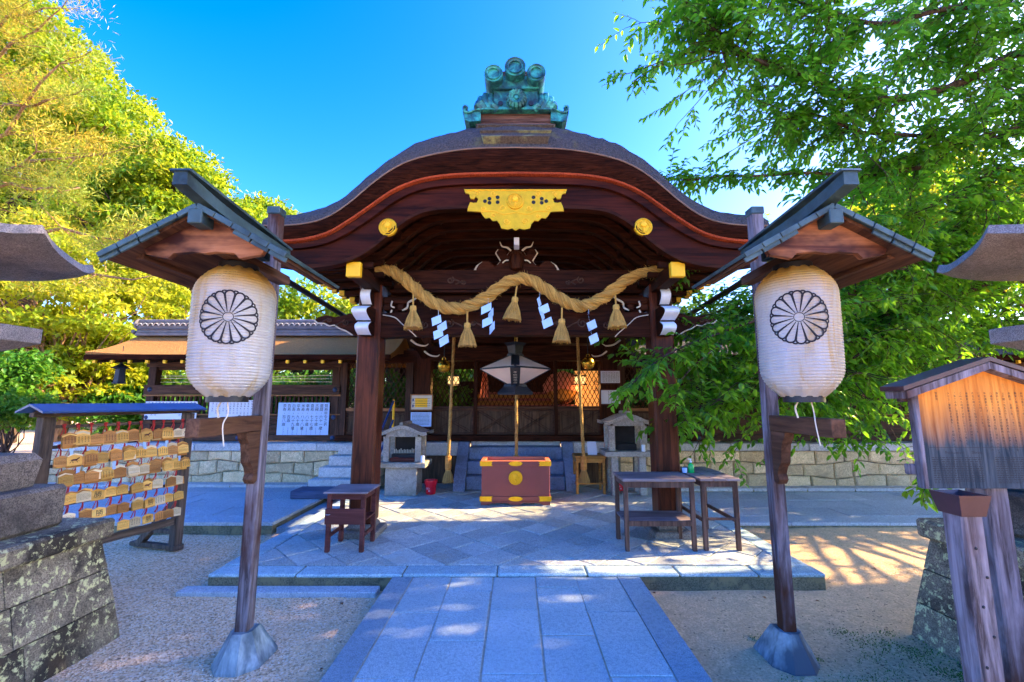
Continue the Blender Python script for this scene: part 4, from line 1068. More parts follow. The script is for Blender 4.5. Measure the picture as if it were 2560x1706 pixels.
def tassel_mb(h, r0, r1, n=46):
    t = MB(); t.tube([(0, 0, .13), (0, 0, 0)], .010, 6)
    t.lathe([(.012, .005), (r0 * .85, -.004), (r0, -.035), (r0 * .82, -.062)], (0, 0, 0), 14); t.lathe([(r0 * .9, -.058), (r0 * .93, -.064), (r0 * .9, -.070)], (0, 0, 0), 14)
    t.lathe([(r0 * .8, -.064), (r0 * 1.0, -.11), (r1 * .9, -h * .8), (r1, -h + .012), (r1 * .7, -h + .02)], (0, 0, 0), 18)
    for k in range(n * 2):
        a = 2 * math.pi * k / n + rng.uniform(-.05, .05); q = rng.uniform(.92, 1.06); z1 = -h + rng.uniform(-.008, .02)
        d = Vector((math.cos(a), math.sin(a), 0))
        t.tube([d * r0 * .84 + Vector((0, 0, -.066)), d * (r0 * .45 + r1 * .5) * q + Vector((0, 0, -h * .55)), d * r1 * q + Vector((0, 0, z1))], [.0028, .0034, .0022], 4, False)
    return t
tm = tassel_mb(.27, .040, .102).mesh('tassel', MT['straw'], smooth=False)
for x, y, rz in ((533, 463, 0), (872, 570, 1), (1172, 408, 2), (1463, 545, 3), (1802, 456, 4)):
    p = F2(x, y, YR - .03); o = link('tassel', tm, shime, p - wloc(shime)); o.rotation_euler = (R(rng.uniform(-4, 4)), R(-9 if rz == 2 else rng.uniform(-3, 3)), rz * 1.3)
def shide(x, y, rz, sl):
    p = F2(x, y, YR - .04); mb = MB(); w = .115; h = .125
    # folded strip: four offset parallelograms
    off = 0; z = 0.0
    w, h = .098, .092
    for k in range(4):
        s = 1 if k % 2 == 0 else -1
        off = -.026 * s + .010 * sl * k
        y0 = -.012 * k; a = [(-w / 2 + off, y0 - .028 * s, z), (w / 2 + off, y0 + .028 * s, z + .055), (w / 2 + off + .014, y0 + .028 * s - .02, z + .055 - h), (-w / 2 + off + .014, y0 - .028 * s - .02, z - h)]
        b = [(q[0] + .0005, q[1] + .0015, q[2]) for q in a]
        mb.add(a + b, [(0, 1, 2, 3), (4, 5, 6, 7), (0, 1, 5, 4), (1, 2, 6, 5), (2, 3, 7, 6), (3, 0, 4, 7)])
        z -= .078
    mb.tube([(0, 0, .03), (0, 0, .10)], .002, 4)
    o = mb.build('paper_streamer', MT['shide'], shime, local=True); o.location = p - wloc(shime); o.rotation_euler = (0, 0, rz)
shide(690, 545, R(8), 1.2); shide(1002, 470, R(-28), 1.6); shide(1325, 430, R(42), 1.4); shide(1632, 530, R(55), -.4)

# hanging bipyramid lamp in the middle
YL = 5.9
lamp = thing('hanging_lamp', 'pale diamond shaped hanging lamp with black frame under the porch beam', 'lamp', F2(1172, 857, YL))
zt, zm, zb, zbb, zc0 = F2(0, 775, YL).z, F2(0, 858, YL).z, F2(0, 955, YL).z, F2(0, 1020, YL).z, F2(0, 700, YL).z
cxl = F2(1172, 0, YL).x; rm = .47; rt = .075; rbm = .10
def diag(r, z, k): a = R(90 * k - 90); return Vector((cxl + r * math.cos(a), YL + r * math.sin(a), z))
for (r0, z0_, r1, z1_) in ((rt, zt, rm, zm + .012), (rm, zm - .012, rbm, zb)):
    pn = MB()
    for k in range(4): pn.add([diag(r0, z0_, k), diag(r0, z0_, k + 1), diag(r1, z1_, k + 1), diag(r1, z1_, k)], [(0, 1, 2, 3)])
    pn.build('lamp_shade', MT['lampskin'], lamp)
fr = MB()
for k in range(4):
    fr.bar(diag(rt, zt, k), diag(rm, zm, k), .03, .02); fr.bar(diag(rm, zm, k), diag(rbm, zb, k), .03, .02); fr.bar(diag(rm, zm, k), diag(rm, zm, k + 1), .024, .022)
fr.build('frame', MT['blackmetal'], lamp)
f0 = diag(rm, zm, 0); f1 = diag(rbm, zb, 0)
nrm = Vector((0, -(zm - zb), -(rm - rbm))).normalized() * .014
MB().add([f0 + nrm + Vector((-.065, 0, 0)), f0 + nrm + Vector((.065, 0, 0)), f1 + nrm + Vector((.055, 0, 0)), f1 + nrm + Vector((-.055, 0, 0)), f0 + nrm * 1.6 + Vector((-.065, 0, 0)), f0 + nrm * 1.6 + Vector((.065, 0, 0)), f1 + nrm * 1.6 + Vector((.055, 0, 0)), f1 + nrm * 1.6 + Vector((-.055, 0, 0))], [(0, 1, 2, 3), (4, 5, 6, 7), (0, 1, 5, 4), (1, 2, 6, 5), (2, 3, 7, 6), (3, 0, 4, 7)]).build('name_strip', MT['blackmetal'], lamp)
g0 = diag(rt, zt, 0); n2 = Vector((0, -(zm - zt), 0)); MB().bar(g0 + Vector((0, -.012, .006)), f0 + Vector((0, -.012, .02)), .11, .012).build('front_strip', MT['blackmetal'], lamp)
tx = MB(); ax = (f1 - f0).normalized()
for k, ch in enumerate('奉納御神燈'): put(tx, ch, lambda a, b: f0 + nrm * 1.75 + Vector((a, 0, 0)) - ax * b, 0, -.10 - k * .062, .05)
tx.build('lettering', MT['ivory'], lamp)['kind'] = 'stuff'
cp = MB(); cp.lathe([(rt * 1.5, zt - .01), (rt * 1.5, zt + .02), (rt * 1.2, zt + .03), (rt * 1.5, zc0 - .03), (.16, zc0 + .01), (.10, zc0 + .015)], (cxl, YL, 0), 4, rot=0); cp.build('cap', MT['blackmetal'], lamp)
bt = MB(); bt.lathe([(rbm * 1.1, zb + .012), (rbm * 1.5, zb), (rbm * 1.6, zb - .03), (.24, zbb + .03), (.23, zbb), (.1, zbb + .01)], (cxl, YL, 0), 4, rot=0); bt.build('base', MT['blackmetal'], lamp)
MB().tube([(cxl, YL, zc0), (cxl, YL, 3.45)], .012, 6).build('chain', MT['brass'], lamp)

# bell ropes and bells
def bell_rope(u, label, zt_, Y=7.05, zb_=.36, slant=0.0):
    x = P(u, 1100, Y).x; t = thing('bell_rope', label, 'bell rope', (x, Y, zb_), group='bell ropes in front of the lattice')
    pth = [(x - slant * (1 - k / 60), Y, zt_ + (zb_ + .36 - zt_) * k / 60) for k in range(61)]
    m_ = MB(); strands(m_, pth, .014, .017, 17, 3, 6); m_.build('rope', MT['hemp'], t, smooth=True)
    MB().lathe([(.045, zb_ + .17), (.05, zb_ + .18), (.05, zb_ + .37), (.042, zb_ + .38)], (x, Y, 0), 8).build('wooden_sleeve', MT['pine'], t)
    tt = tassel_mb(.25, .046, .088, 40); o = tt.build('tassel', MT['hemp'], t, local=True); o.location = (0, 0, .22)
bell_rope(1122, 'hemp bell rope with straw tassel on the left of the stone steps', 2.62, slant=-.05)
bell_rope(1458, 'hemp bell rope with straw tassel on the right of the stone steps', 2.62, slant=.06)
bell_rope(1291, 'hemp bell rope behind the offering box and hanging lamp', 2.7, Y=7.1, zb_=.36)
def bell(u, v, Y, label, r=.105):
    c = P(u, v, Y); t = thing('bell', label, 'bell', c, group='brass bells under the porch')
    MB().lathe([(.001, r * 1.0), (r * .5, r * .9), (r * .86, r * .5), (r * .95, r * .1), (r * 1.06, r * .04), (r * 1.06, -r * .06), (r * .96, -r * .12), (r * .9, -r * .5), (r * .6, -r * .85), (.001, -r)], c, 22, cap=False).build('body', MT['brass'], t, smooth=True)
    MB().tube([(c.x + r * .25 * math.cos(a), c.y, c.z + r * 1.15 + r * .25 * math.sin(a)) for a in [2 * math.pi * k / 12 for k in range(13)]], .008, 6).build('ring', MT['brass'], t, smooth=True)
    MB().tube([(c.x, c.y, c.z + r * 1.3), (c.x, c.y, 2.7)], .008, 5).build('hanger', MT['blackmetal'], t)
bell(1110, 916, 7.0, 'round brass bell beside the left bell rope'); bell(1470, 908, 7.0, 'round brass bell beside the right bell rope')

# offering box
bx = G(1289, 1265, ZP).y + .02
ob = thing('offering_box', 'red lacquered offering box with gold fittings in front of the steps', 'offering box', (0, bx + .25, ZP))
W2, D2 = .495, .24; yc = bx + D2
zt0 = P(1289, 1152, bx).z
def obx(nm, m, *a, c=.005, par=None): return MB().box(*a, c).build(nm, MT[m], par or ob)
feet = [(-W2, ZP + .002), (-W2 + .10, ZP + .002), (-W2 + .13, ZP + .02), (-W2 + .17, ZP + .032), (-.12, ZP + .034), (-.09, ZP + .02), (-.05, ZP + .002), (.05, ZP + .002), (.09, ZP + .02), (.12, ZP + .034), (W2 - .17, ZP + .032), (W2 - .13, ZP + .02), (W2 - .10, ZP + .002), (W2, ZP + .002), (W2, ZP + .055), (-W2, ZP + .055)]
for y in (yc - D2 + .004, yc + D2 - .024):
    for half_ in ([0, 1, 2, 3, 4, 5, 6, 7, 8, 9, 10, 11, 12, 13, 14, 15],):
        q = [feet[i] for i in half_]; bm = bmesh.new(); vv = [bm.verts.new((x, y, z)) for x, z in q]; f_ = bm.faces.new(vv); e_ = bmesh.ops.extrude_face_region(bm, geom=[f_]); bmesh.ops.translate(bm, vec=(0, .02, 0), verts=[g for g in e_['geom'] if isinstance(g, bmesh.types.BMVert)]); bmesh.ops.triangulate(bm, faces=bm.faces); bmesh.ops.recalc_face_normals(bm, faces=bm.faces)
        me = bpy.data.meshes.new('foot_rail'); bm.to_mesh(me); bm.free(); me.materials.append(MT['redpaint'])
        for v in me.vertices: v.co -= wloc(ob)
        link('foot_rail', me, ob)
obx('body', 'redpaint', -W2 + .004, W2 - .004, yc - D2 + .006, yc + D2 - .006, ZP + .056, zt0 - .07)
obx('base_band', 'redpaint', -W2 - .012, W2 + .012, yc - D2 - .01, yc + D2 + .01, ZP + .06, ZP + .125)
rim = MB()
for a in ((-W2 - .012, W2 + .012, yc - D2 - .012, yc - D2 + .035), (-W2 - .012, W2 + .012, yc + D2 - .035, yc + D2 + .012)): rim.box(*a, zt0 - .072, zt0, .008)
for s in (-1, 1): rim.box(*sorted((s * (W2 + .012), s * (W2 - .06))), yc - D2 + .036, yc + D2 - .036, zt0 - .072, zt0 - .001, .006)
rim.build('rim', MT['redrim'], ob)
obx('rim_front', 'redpaint', -W2 - .010, W2 + .010, yc - D2 - .016, yc - D2 - .013, zt0 - .07, zt0 - .008, c=.001)
obx('hollow', 'redpaint', -W2 + .06, W2 - .06, yc - D2 + .036, yc + D2 - .036, zt0 - .069, zt0 - .045)
for zz, yy in ((zt0 - .04, yc - D2 - .018), (ZP + .0925, yc - D2 - .012)):
    for s in (-1, 1):
        pl = [(s * (W2 + .018), zz - .034), (s * (W2 + .018), zz + .034), (s * (W2 - .17), zz + .034), (s * (W2 - .145), zz + .012), (s * (W2 - .162), zz), (s * (W2 - .145), zz - .012), (s * (W2 - .165), zz - .034)]
        MB().prism(pl, lambda x, z: (x, yy - .004, z), lambda x, z: (x, yy, z)).build('corner_fitting', MT['gold'], ob)
    ov = [(.10 * math.cos(a) * (1 + .05 * math.cos(8 * a)), zz + .033 * math.sin(a)) for a in [2 * math.pi * k / 32 for k in range(32)]]
    MB().prism(ov, lambda x, z: (x, yy - .004, z), lambda x, z: (x, yy, z)).build('oval_fitting', MT['gold'], ob)
medal(Vector((0, yc - D2 - .004, P(1289, 1195, bx).z)), .1, ob)

# stone burners for candles and incense
def burner(s, label, legs):
    c = Vector((s * 1.80, 7.3, ZP)); t = thing('stone_burner', label, 'burner', c, group='stone burners either side of the steps')
    def q(nm, m, x0, x1, y0, y1, z0, z1, cc=.008): return MB().box(c.x + x0, c.x + x1, c.y + y0, c.y + y1, ZP + z0, ZP + z1, cc).build(nm, MT[m], t)
    h = .43 if not legs else .60
    if legs:
        for x in (-.28, .16):
            for y in (-.2, .12): q('leg', 'burner', x, x + .11, y, y + .09, .001, h)
        q('footing', 'burner', -.12, .14, -.12, .1, .001, .03)
    else: q('pedestal', 'burner', -.26, .24, -.2, .22, .001, h)
    q('table_slab', 'burner', -.39, .39, -.27, .28, h + .002, h + .085, .012)
    hp_ = .40
    for x in (-.31, .20):
        for y in (-.2, .14): q('upright', 'burner', x, x + .10, y, y + .07, h + .087, h + .087 + hp_)
    q('back_wall', 'soot_and_hole_shade', -.21, .20, .16, .2, h + .088, h + .08 + hp_)
    if not legs:
        q('tray', 'blackmetal', -.2, .19, -.1, .15, h + .09, h + .2); q('red_ledge', 'stool', -.2, .19, -.19, -.12, h + .088, h + .15)
        cd = MB()
        for k in range(14): cd.tube([(c.x - .18 + .026 * k, c.y + .02, ZP + h + .2), (c.x - .18 + .026 * k, c.y + .02, ZP + h + .25 + rng.uniform(-.01, .03))], .008, 6)
        cd.build('candles', MT['ivory'], t)
    else: q('tray', 'soot_and_hole_shade', -.16, .15, -.12, .14, h + .09, h + .19)
    zr = ZP + h + .087 + hp_; rowsT = []; rowsB = []
    for k in range(17):
        u = -1 + 2 * k / 16; z = .135 * (1 + math.cos(u * math.pi * .92)) / 2 + .03 * max(0, abs(u) - .8) / .2; rowsT.append((c.x + u * .40, zr + .045 + z)); rowsB.append((c.x + u * .40, zr - .005 + z * .92))
    b = MB().grid([[(x, c.y - .3, z) for x, z in rowsB], [(x, c.y - .31, z) for x, z in rowsT], [(x, c.y + .3, z) for x, z in rowsT], [(x, c.y + .3, z) for x, z in rowsB]], closed=False)
    b.grid([[(x, c.y - .3, z) for x, z in rowsB], [(x, c.y + .3, z) for x, z in rowsB]])
    rf = b.build('roof', MT['burner'], t, smooth=True)
    gb = [(c.x - .25, zr - .004)] + [(x, z - .002) for x, z in rowsB[3:14]] + [(c.x + .25, zr - .004)]
    MB().prism(gb, lambda x, z: (x, c.y - .26, z), lambda x, z: (x, c.y - .2, z)).build('gable', MT['burner'], t)
    MB().tube([(c.x, c.y - .33, zr + .2), (c.x, c.y + .3, zr + .2)], .03, 8).build('ridge', MT['burner'], rf, smooth=True)
    if not legs: MB().lathe([(.06, .0), (.06, -.012), (.04, -.016), (.038, -.01), (.02, -.016), (.001, -.017)], (c.x, c.y - .262, zr + .055), 16, 'y').build('crest', MT['burner'], t, smooth=True)
    return c, h
cL, hL = burner(-1, 'stone candle burner on a solid block beside the left bell rope', False)
cR, hR = burner(1, 'tall stone incense burner on four legs behind the right tables', True)
def can(p, lb, m1='white'):
    t = tag(MB().lathe([(.028, 0), (.03, .006), (.03, .095), (.026, .104), (.026, .1), (.001, .1)], p, 14).build('drink_can', MT[m1], smooth=True), lb, 'can')
can((cL.x + .33, cL.y - .22, ZP + hL + .086), 'small white can on the left stone burner'); can((cR.x + .22, cR.y - .245, ZP + hR + .086), 'small white can on the right stone burner')
def bucket(x, y, lb):
    t = thing('bucket', lb, 'bucket', (x, y, ZP + .004), group='red fire buckets by the burners')
    MB().lathe([(.072, 0), (.075, .004), (.098, .2), (.106, .2), (.106, .215), (.098, .215), (.094, .2), (.07, .012), (.001, .012)], (x, y, ZP + .004), 24).build('pail', MT['bucket'], t, smooth=True)
    MB().tube([(x + .105 * math.cos(a), y - .02 - .05 * math.sin(a), ZP + .2 - .09 * math.sin(a)) for a in [math.pi * k / 10 for k in range(11)]], .004, 5).build('handle', MT['bucket'], t, smooth=True)
    tb_ = MB(); vcols(tb_, ['消火', '用'], lambda a, b: (x + a, y - .0815 - (b) * .09, ZP + .06 + b), -.01, .04, .034, .036); tb_.build('lettering', MT['white'], t)['kind'] = 'stuff'
bucket(-1.36, 7.25, 'red plastic bucket beside the left stone burner'); bucket(1.72, 7.42, 'red plastic bucket under the right stone burner')

# tables
def table(nm, lb, x0, x1, y0, y1, h, lw, top_m, leg_m, over=.03, top_t=.03, shelf=None, planks=1, brace=None):
    t = thing(nm, lb, 'table', ((x0 + x1) / 2, (y0 + y1) / 2, ZP))
    w = (y1 - y0 + 2 * over) / planks if planks > 1 else 0
    if planks > 1:
        wx = (x1 - x0 + 2 * over) / planks
        for k in range(planks): MB().box(x0 - over + wx * k + .003, x0 - over + wx * (k + 1) - .003, y0 - over, y1 + over, ZP + h - top_t, ZP + h, .004).build('top_plank', MT[top_m], t)
    else: MB().box(x0 - over, x1 + over, y0 - over, y1 + over, ZP + h - top_t, ZP + h, .005).build('table_top', MT[top_m], t)
    for x in (x0, x1 - lw):
        for y in (y0, y1 - lw): MB().box(x, x + lw, y, y + lw, ZP + .002, ZP + h - top_t - .001, .004).build('leg', MT[leg_m], t)
    ap = MB()
    for y in (y0 + .006, y1 - .022): ap.box(x0 + lw, x1 - lw, y, y + .016, ZP + h - top_t - .06, ZP + h - top_t - .002, .002)
    for x in (x0 + .006, x1 - .022): ap.box(x, x + .016, y0 + lw, y1 - lw, ZP + h - top_t - .058, ZP + h - top_t - .002, .002)
    ap.build('apron', MT[leg_m], t)
    if shelf:
        MB().box(x0 + .004, x1 - .004, y0 + .006, y1 - .006, ZP + shelf, ZP + shelf + .02, .003).build('shelf', MT[top_m], t)
        MB().box(x0 + lw, x1 - lw, y0 - .002, y0 + .016, ZP + shelf - .03, ZP + shelf + .022, .003).build('shelf_rail', MT[leg_m], t)
    if brace:
        for x in (x0 + lw * .3, x1 - lw * .7): MB().box(x, x + .02, y0 + lw, y1 - lw, ZP + brace, ZP + brace + .035, .003).build('brace', MT[leg_m], t)
        MB().box(x0 + lw, x1 - lw, y0 + .008, y0 + .028, ZP + brace + .03, ZP + brace + .055, .003).build('brace', MT[leg_m], t)
    return t
table('display_table', 'dark wooden table with lower shelf in front of the right porch pillar', 1.09, 1.80, 4.55, 4.98, .70, .042, 'table_top', 'table_leg', .012, .03, shelf=.27)
t2 = table('plank_table', 'plank topped wooden table beside the right porch pillar', 1.88, 2.25, 4.57, 5.36, .70, .042, 'table_top', 'table_leg', .02, .026, planks=3, brace=.26)
t3 = table('offering_table', 'small red brown wooden table with front board by the left porch pillar', -1.88, -1.50, 4.52, 4.90, .58, .042, 'table_top', 'stool', .03, .018)
MB().box(-1.885, -1.495, 4.497, 4.517, ZP + .27, ZP + .42, .004).build('front_board', MT['stool'], t3)
MB().box(-1.84, -1.50, 4.57, 4.86, ZP + .29, ZP + .305, .003).build('side_shelf', MT['stool'], t3)
for x in (-1.87, -1.532): MB().box(x, x + .022, 4.562, 4.858, ZP + .13, ZP + .165, .003).build('brace', MT['stool'], t3)
sl = MB(); hline(sl, 'mori', lambda a, b: (-1.875 + a, 4.495, ZP + .36 + b), 0, 0, .02); sl.build('lettering', MT['white'], t3)
t4 = table('side_table', 'small orange pine table behind the right bell rope', .97, 1.44, 7.22, 7.6, .60, .04, 'pine', 'pine', .01, .05, brace=.12)
bk = thing('notice_stand', 'leaning white notice card on the orange pine table', 'notice', (1.27, 7.4, ZP + .60))
MB().prism([(7.34, ZP + .602), (7.36, ZP + .602), (7.44, ZP + .80), (7.43, ZP + .805)], lambda y, z: (1.19, y, z), lambda y, z: (1.34, y, z)).build('card', MT['paper'], bk)
b2_ = MB(); vcols(b2_, ['家内安全健康祈願', '勝運奉納', '神宮大麻八百円'], lambda a, b: (1.265 + a, 7.3985 + b * .405 - .006, ZP + .71 + b), .04, .07, .018, .03); b2_.build('lettering', MT['ink'], bk)['kind'] = 'stuff'
# bottle and cup on the plank table
bt_ = G(1728, 1182, ZP + .70); zb0 = ZP + .701
bo_ = thing('pump_bottle', 'green plastic pump bottle on the plank table', 'bottle', (bt_.x, bt_.y, zb0))
gm_ = plain('green_plastic', (.01, .42, .10), rough=.15, var=.1, bmp=0)
MB().lathe([(.03, 0), (.033, .006), (.033, .075), (.026, .09), (.012, .098), (.012, .112), (.001, .112)], (bt_.x, bt_.y, zb0), 16).build('body', gm_, bo_, smooth=True)
pm = MB().lathe([(.013, .108), (.013, .122), (.005, .124), (.005, .142), (.001, .142)], (bt_.x, bt_.y, zb0), 12); pm.box(bt_.x - .03, bt_.x + .01, bt_.y - .006, bt_.y + .006, zb0 + .138, zb0 + .148, .002); pm.build('pump', MT['white'], bo_, smooth=True)
tag(MB().lathe([(.022, 0), (.027, .05), (.025, .05), (.02, .004), (.001, .004)], (bt_.x - .075, bt_.y - .01, zb0), 14).build('cup', MT['bluepaper'], smooth=True), 'small pale blue cup beside the green bottle', 'cup')

# notices
def sheet(nm, lb, u0, v0, u1, v1, Y, mat, cols=None, s=.05, gap=.06, frame=None, lines=None, lead=1.1, tilt=0, tops=.05, side=.05, cat='notice'):
    a, b = P(u0, v0, Y), P(u1, v1, Y); t = thing(nm, lb, cat, ((a.x + b.x) / 2, Y, b.z))
    MB().box(a.x, b.x, Y - .004, Y + .004, b.z, a.z, .001).build('sheet', MT[mat], t)
    f = lambda x, z: (x, Y - .006, z)
    tx = MB()
    if cols: vcols(tx, cols, f, b.x - side, a.z - tops, s, gap, lead)
    if lines:
        for k in range(lines):
            z = a.z - (a.z - b.z) * (k + 1.5) / (lines + 2); x = a.x + .03
            while x < b.x - .04:
                w = rng.uniform(.008, .03); tx.add([f(x, z), f(min(x + w, b.x - .03), z), f(min(x + w, b.x - .03), z + .007), f(x, z + .007)], [(0, 1, 2, 3)]); x += w + .006
    if tx.v: tx.build('lettering', MT['ink'], t)['kind'] = 'stuff'
    if frame:
        fr_ = MB(); w = .022
        for q in ((a.x - w, b.x + w, a.z, a.z + w), (a.x - w, b.x + w, b.z - w, b.z)): fr_.box(q[0], q[1], Y - .014, Y + .01, q[2], q[3], .003)
        for q in ((a.x - w, a.x), (b.x, b.x + w)): fr_.box(q[0], q[1], Y - .013, Y + .009, b.z, a.z, .003)
        fr_.build('frame', MT[frame], t)
    return t, a, b
YN = FY - .10
sheet('price_notice', 'white notice sheet with many columns above the plaque rack', 365, 1004, 490, 1049, YN, 'paper', TXT_SHEET1, .036, .066, lead=1.25, tops=.03)
sheet('price_notice', 'white notice sheet behind the left hanging paper lantern', 525, 1001, 634, 1049, YN, 'paper', TXT_SHEET2, .034, .067, lead=1.25, tops=.03)
t, a, b = sheet('age_notice', 'large bluish notice sheet right of the left lantern post', 697, 1007, 820, 1088, YN, 'bluepaper', TXT_SHEET3, .072, .087, lead=.96, tops=.06, side=.06)
ln = MB(); vcols(ln, ['祈願成就家内安全'] * 9, lambda x, z: (x, YN - .006, z), b.x - .147, a.z - .47, .016, .087, 1.05); ln.build('small_lettering', MT['ink'], t)
YH = 8.235
t, a, b = sheet('framed_map', 'framed yellowed map on the post above the left stone burner', 1029, 989, 1079, 1024, YH, 'ivory', None, frame='sill', lines=4, cat='frame')
mp_ = MB(); mp_.box(a.x + .07, b.x - .08, YH - .0055, YH - .0045, b.z + .04, a.z - .05, .0003); mp_.build('map_print', MT['goldpaint'], t)
mp2 = MB(); [mp2.box(a.x + .02, a.x + .045, YH - .0055, YH - .0045, z, z + .05, .0003) for z in (b.z + .04, b.z + .15)]; mp2.build('map_key', MT['bluemetal'], t)
sheet('blue_notice', 'pale blue notice sheet under the framed map', 1027, 1031, 1078, 1067, YH, 'bluepaper', None, lines=9)
sheet('framed_notice', 'upper framed white notice right of the right bell rope', 1501, 928, 1550, 958, YH, 'paper', ['奉納御神燈家内安'] * 10, .022, .031, frame='stool', lead=1.1, tops=.03, side=.035, cat='frame')
sheet('framed_notice', 'lower framed white notice right of the right bell rope', 1502, 976, 1551, 1010, YH, 'paper', ['家内安全健康祈願成'] * 5, .022, .045, frame='stool', lead=1.1, tops=.03, side=.035, cat='frame')

# iron eave lantern at the fence corner
il = P(303, 915, 7.6); t = thing('iron_lantern', 'small dark iron lantern hanging from the left fence eave', 'lantern', il)
MB().lathe([(.02, .06), (.03, .03), (.12, -.03), (.14, -.04), (.13, -.05), (.06, -.05)], il, 6).build('cap', MT['blackmetal'], t); MB().lathe([(.07, -.05), (.085, -.28), (.10, -.29), (.10, -.31), (.05, -.31)], il, 6).build('fire_box', MT['blackmetal'], t)
MB().tube([il, il + Vector((0, 0, .35))], .006, 5).build('chain', MT['blackmetal'], t)

# things inside the hall, seen through the lattice
def glow(name, c, s):
    m = bpy.data.materials.new(name); m.use_nodes = True; b_ = m.node_tree.nodes['Principled BSDF']; b_.inputs['Base Color'].default_value = (*c, 1); b_.inputs['Emission Color'].default_value = (*c, 1); b_.inputs['Emission Strength'].default_value = s; return m
MT['lampglow'] = glow('lit_lamp_paper', (1.0, .62, .22), .28)
MT['panelglow'] = glow('light_panel_paper', (1.0, .42, .10), .12)  # emission added for the warm light in the hall
for u, lb in ((1134, 'small lit box lantern behind the lattice left of the lamp'), (1449, 'small lit box lantern behind the lattice right of the lamp')):
    c = P(u, 951, 9.1); t = thing('box_lantern', lb, 'lantern', c, group='lit box lanterns inside the hall')
    MB().box(c.x - .1, c.x + .1, c.y - .1, c.y + .1, c.z - .07, c.z + .07, .004).build('paper_box', MT['lampglow'], t)
    MB().box(c.x - .14, c.x + .14, c.y - .14, c.y + .14, c.z - .10, c.z - .075, .004).build('base', MT['blackmetal'], t); MB().box(c.x - .13, c.x + .13, c.y - .13, c.y + .13, c.z + .075, c.z + .10, .004).build('cap', MT['blackmetal'], t)
    MB().tube([c + Vector((0, 0, .1)), c + Vector((0, 0, .75))], .006, 5).build('cord', MT['blackmetal'], t)
    l = bpy.data.lights.new('lantern_light', 'POINT'); l.energy = 2.6; l.color = (1, .5, .16); l.shadow_soft_size = .1; lo = bpy.data.objects.new('lantern_light', l); col.objects.link(lo); lo.parent = t; lo.location = (0, .0, -.16)
c = P(1472, 1000, 9.6); t = thing('light_panel', 'added orange screen behind the right lattice', 'lightpanel', (c.x, 9.6, .85))  # glowing panel added to give the hall interior its warm light
for k in range(3): MB().box(c.x - .30 + .2 * k, c.x - .105 + .2 * k, 9.58, 9.60, .9, 2.25, .003).build('paper_panel', MT['panelglow'], t)
MB().box(c.x - .34, c.x + .34, 9.575, 9.61, .85, .897, .004).build('frame', MT['dark_x'], t); MB().box(c.x - .34, c.x + .34, 9.575, 9.61, 2.253, 2.30, .004).build('frame', MT['dark_x'], t)
tx = MB(); [put(tx, ch, lambda a_, b_: (c.x + a_, 9.575, 2.0 + b_), .18, -.17 * k, .15) for k, ch in enumerate('御神')]; tx.build('lettering', MT['stool'], t)['kind'] = 'stuff'
cloth = plain('pink_cloth', (.62, .20, .13), rough=.8, var=.15, scale=8)
c = P(1405, 972, 9.4); t = thing('drum', 'round drum under a pink cloth behind the lattice', 'drum', (c.x, 9.4, .85))
MB().lathe([(.25, -.22), (.32, -.12), (.34, 0), (.32, .12), (.25, .22)], (c.x, 9.4, c.z), 26, 'y').build('barrel', MT['pine'], t, smooth=True)
rowsc = []
for k in range(33):
    a_ = R(-15 + 210 * k / 32); rr = .355 + .012 * math.sin(9 * a_); rowsc.append([(c.x + rr * math.cos(a_) * 1.1, 9.4 - .27 - .02 * math.sin(5 * a_), c.z + rr * math.sin(a_)), (c.x + rr * math.cos(a_) * 1.1, 9.4 + .26, c.z + rr * math.sin(a_))])
cb = MB().grid(rowsc)
fan = [(c.x, 9.12, c.z)] + [r[0] for r in rowsc]; cb.add(fan, [(0, k, k + 1) for k in range(1, 33)]); cb.build('cloth', cloth, t, smooth=True)
MB().box(c.x - .3, c.x + .3, 9.25, 9.55, .86, c.z - .34, .01).build('stand', MT['redpaint'], t)
c = P(1212, 965, 9.4); t = thing('hanging_cloth', 'narrow pink hanging cloth behind the lattice left of the lamp', 'cloth', (c.x, 9.4, c.z - .3))
MB().grid([[(c.x - .06 - .05 * k / 8 + .015 * math.sin(i * 2.3), 9.4 + .03 * math.sin(i * 1.9), 0) if False else (c.x - .05 - .06 * k / 8 + (.1 + .12 * k / 8) * i / 12, 9.4 + .025 * math.sin(i * 1.7 + k * .2), c.z + .3 - .55 * k / 8) for i in range(13)] for k in range(9)]).build('drape', cloth, t, smooth=True)
MB().tube([(c.x - .2, 9.4, c.z + .3), (c.x + .2, 9.4, c.z + .3)], .012, 6).build('rod', MT['dark_x'], t)
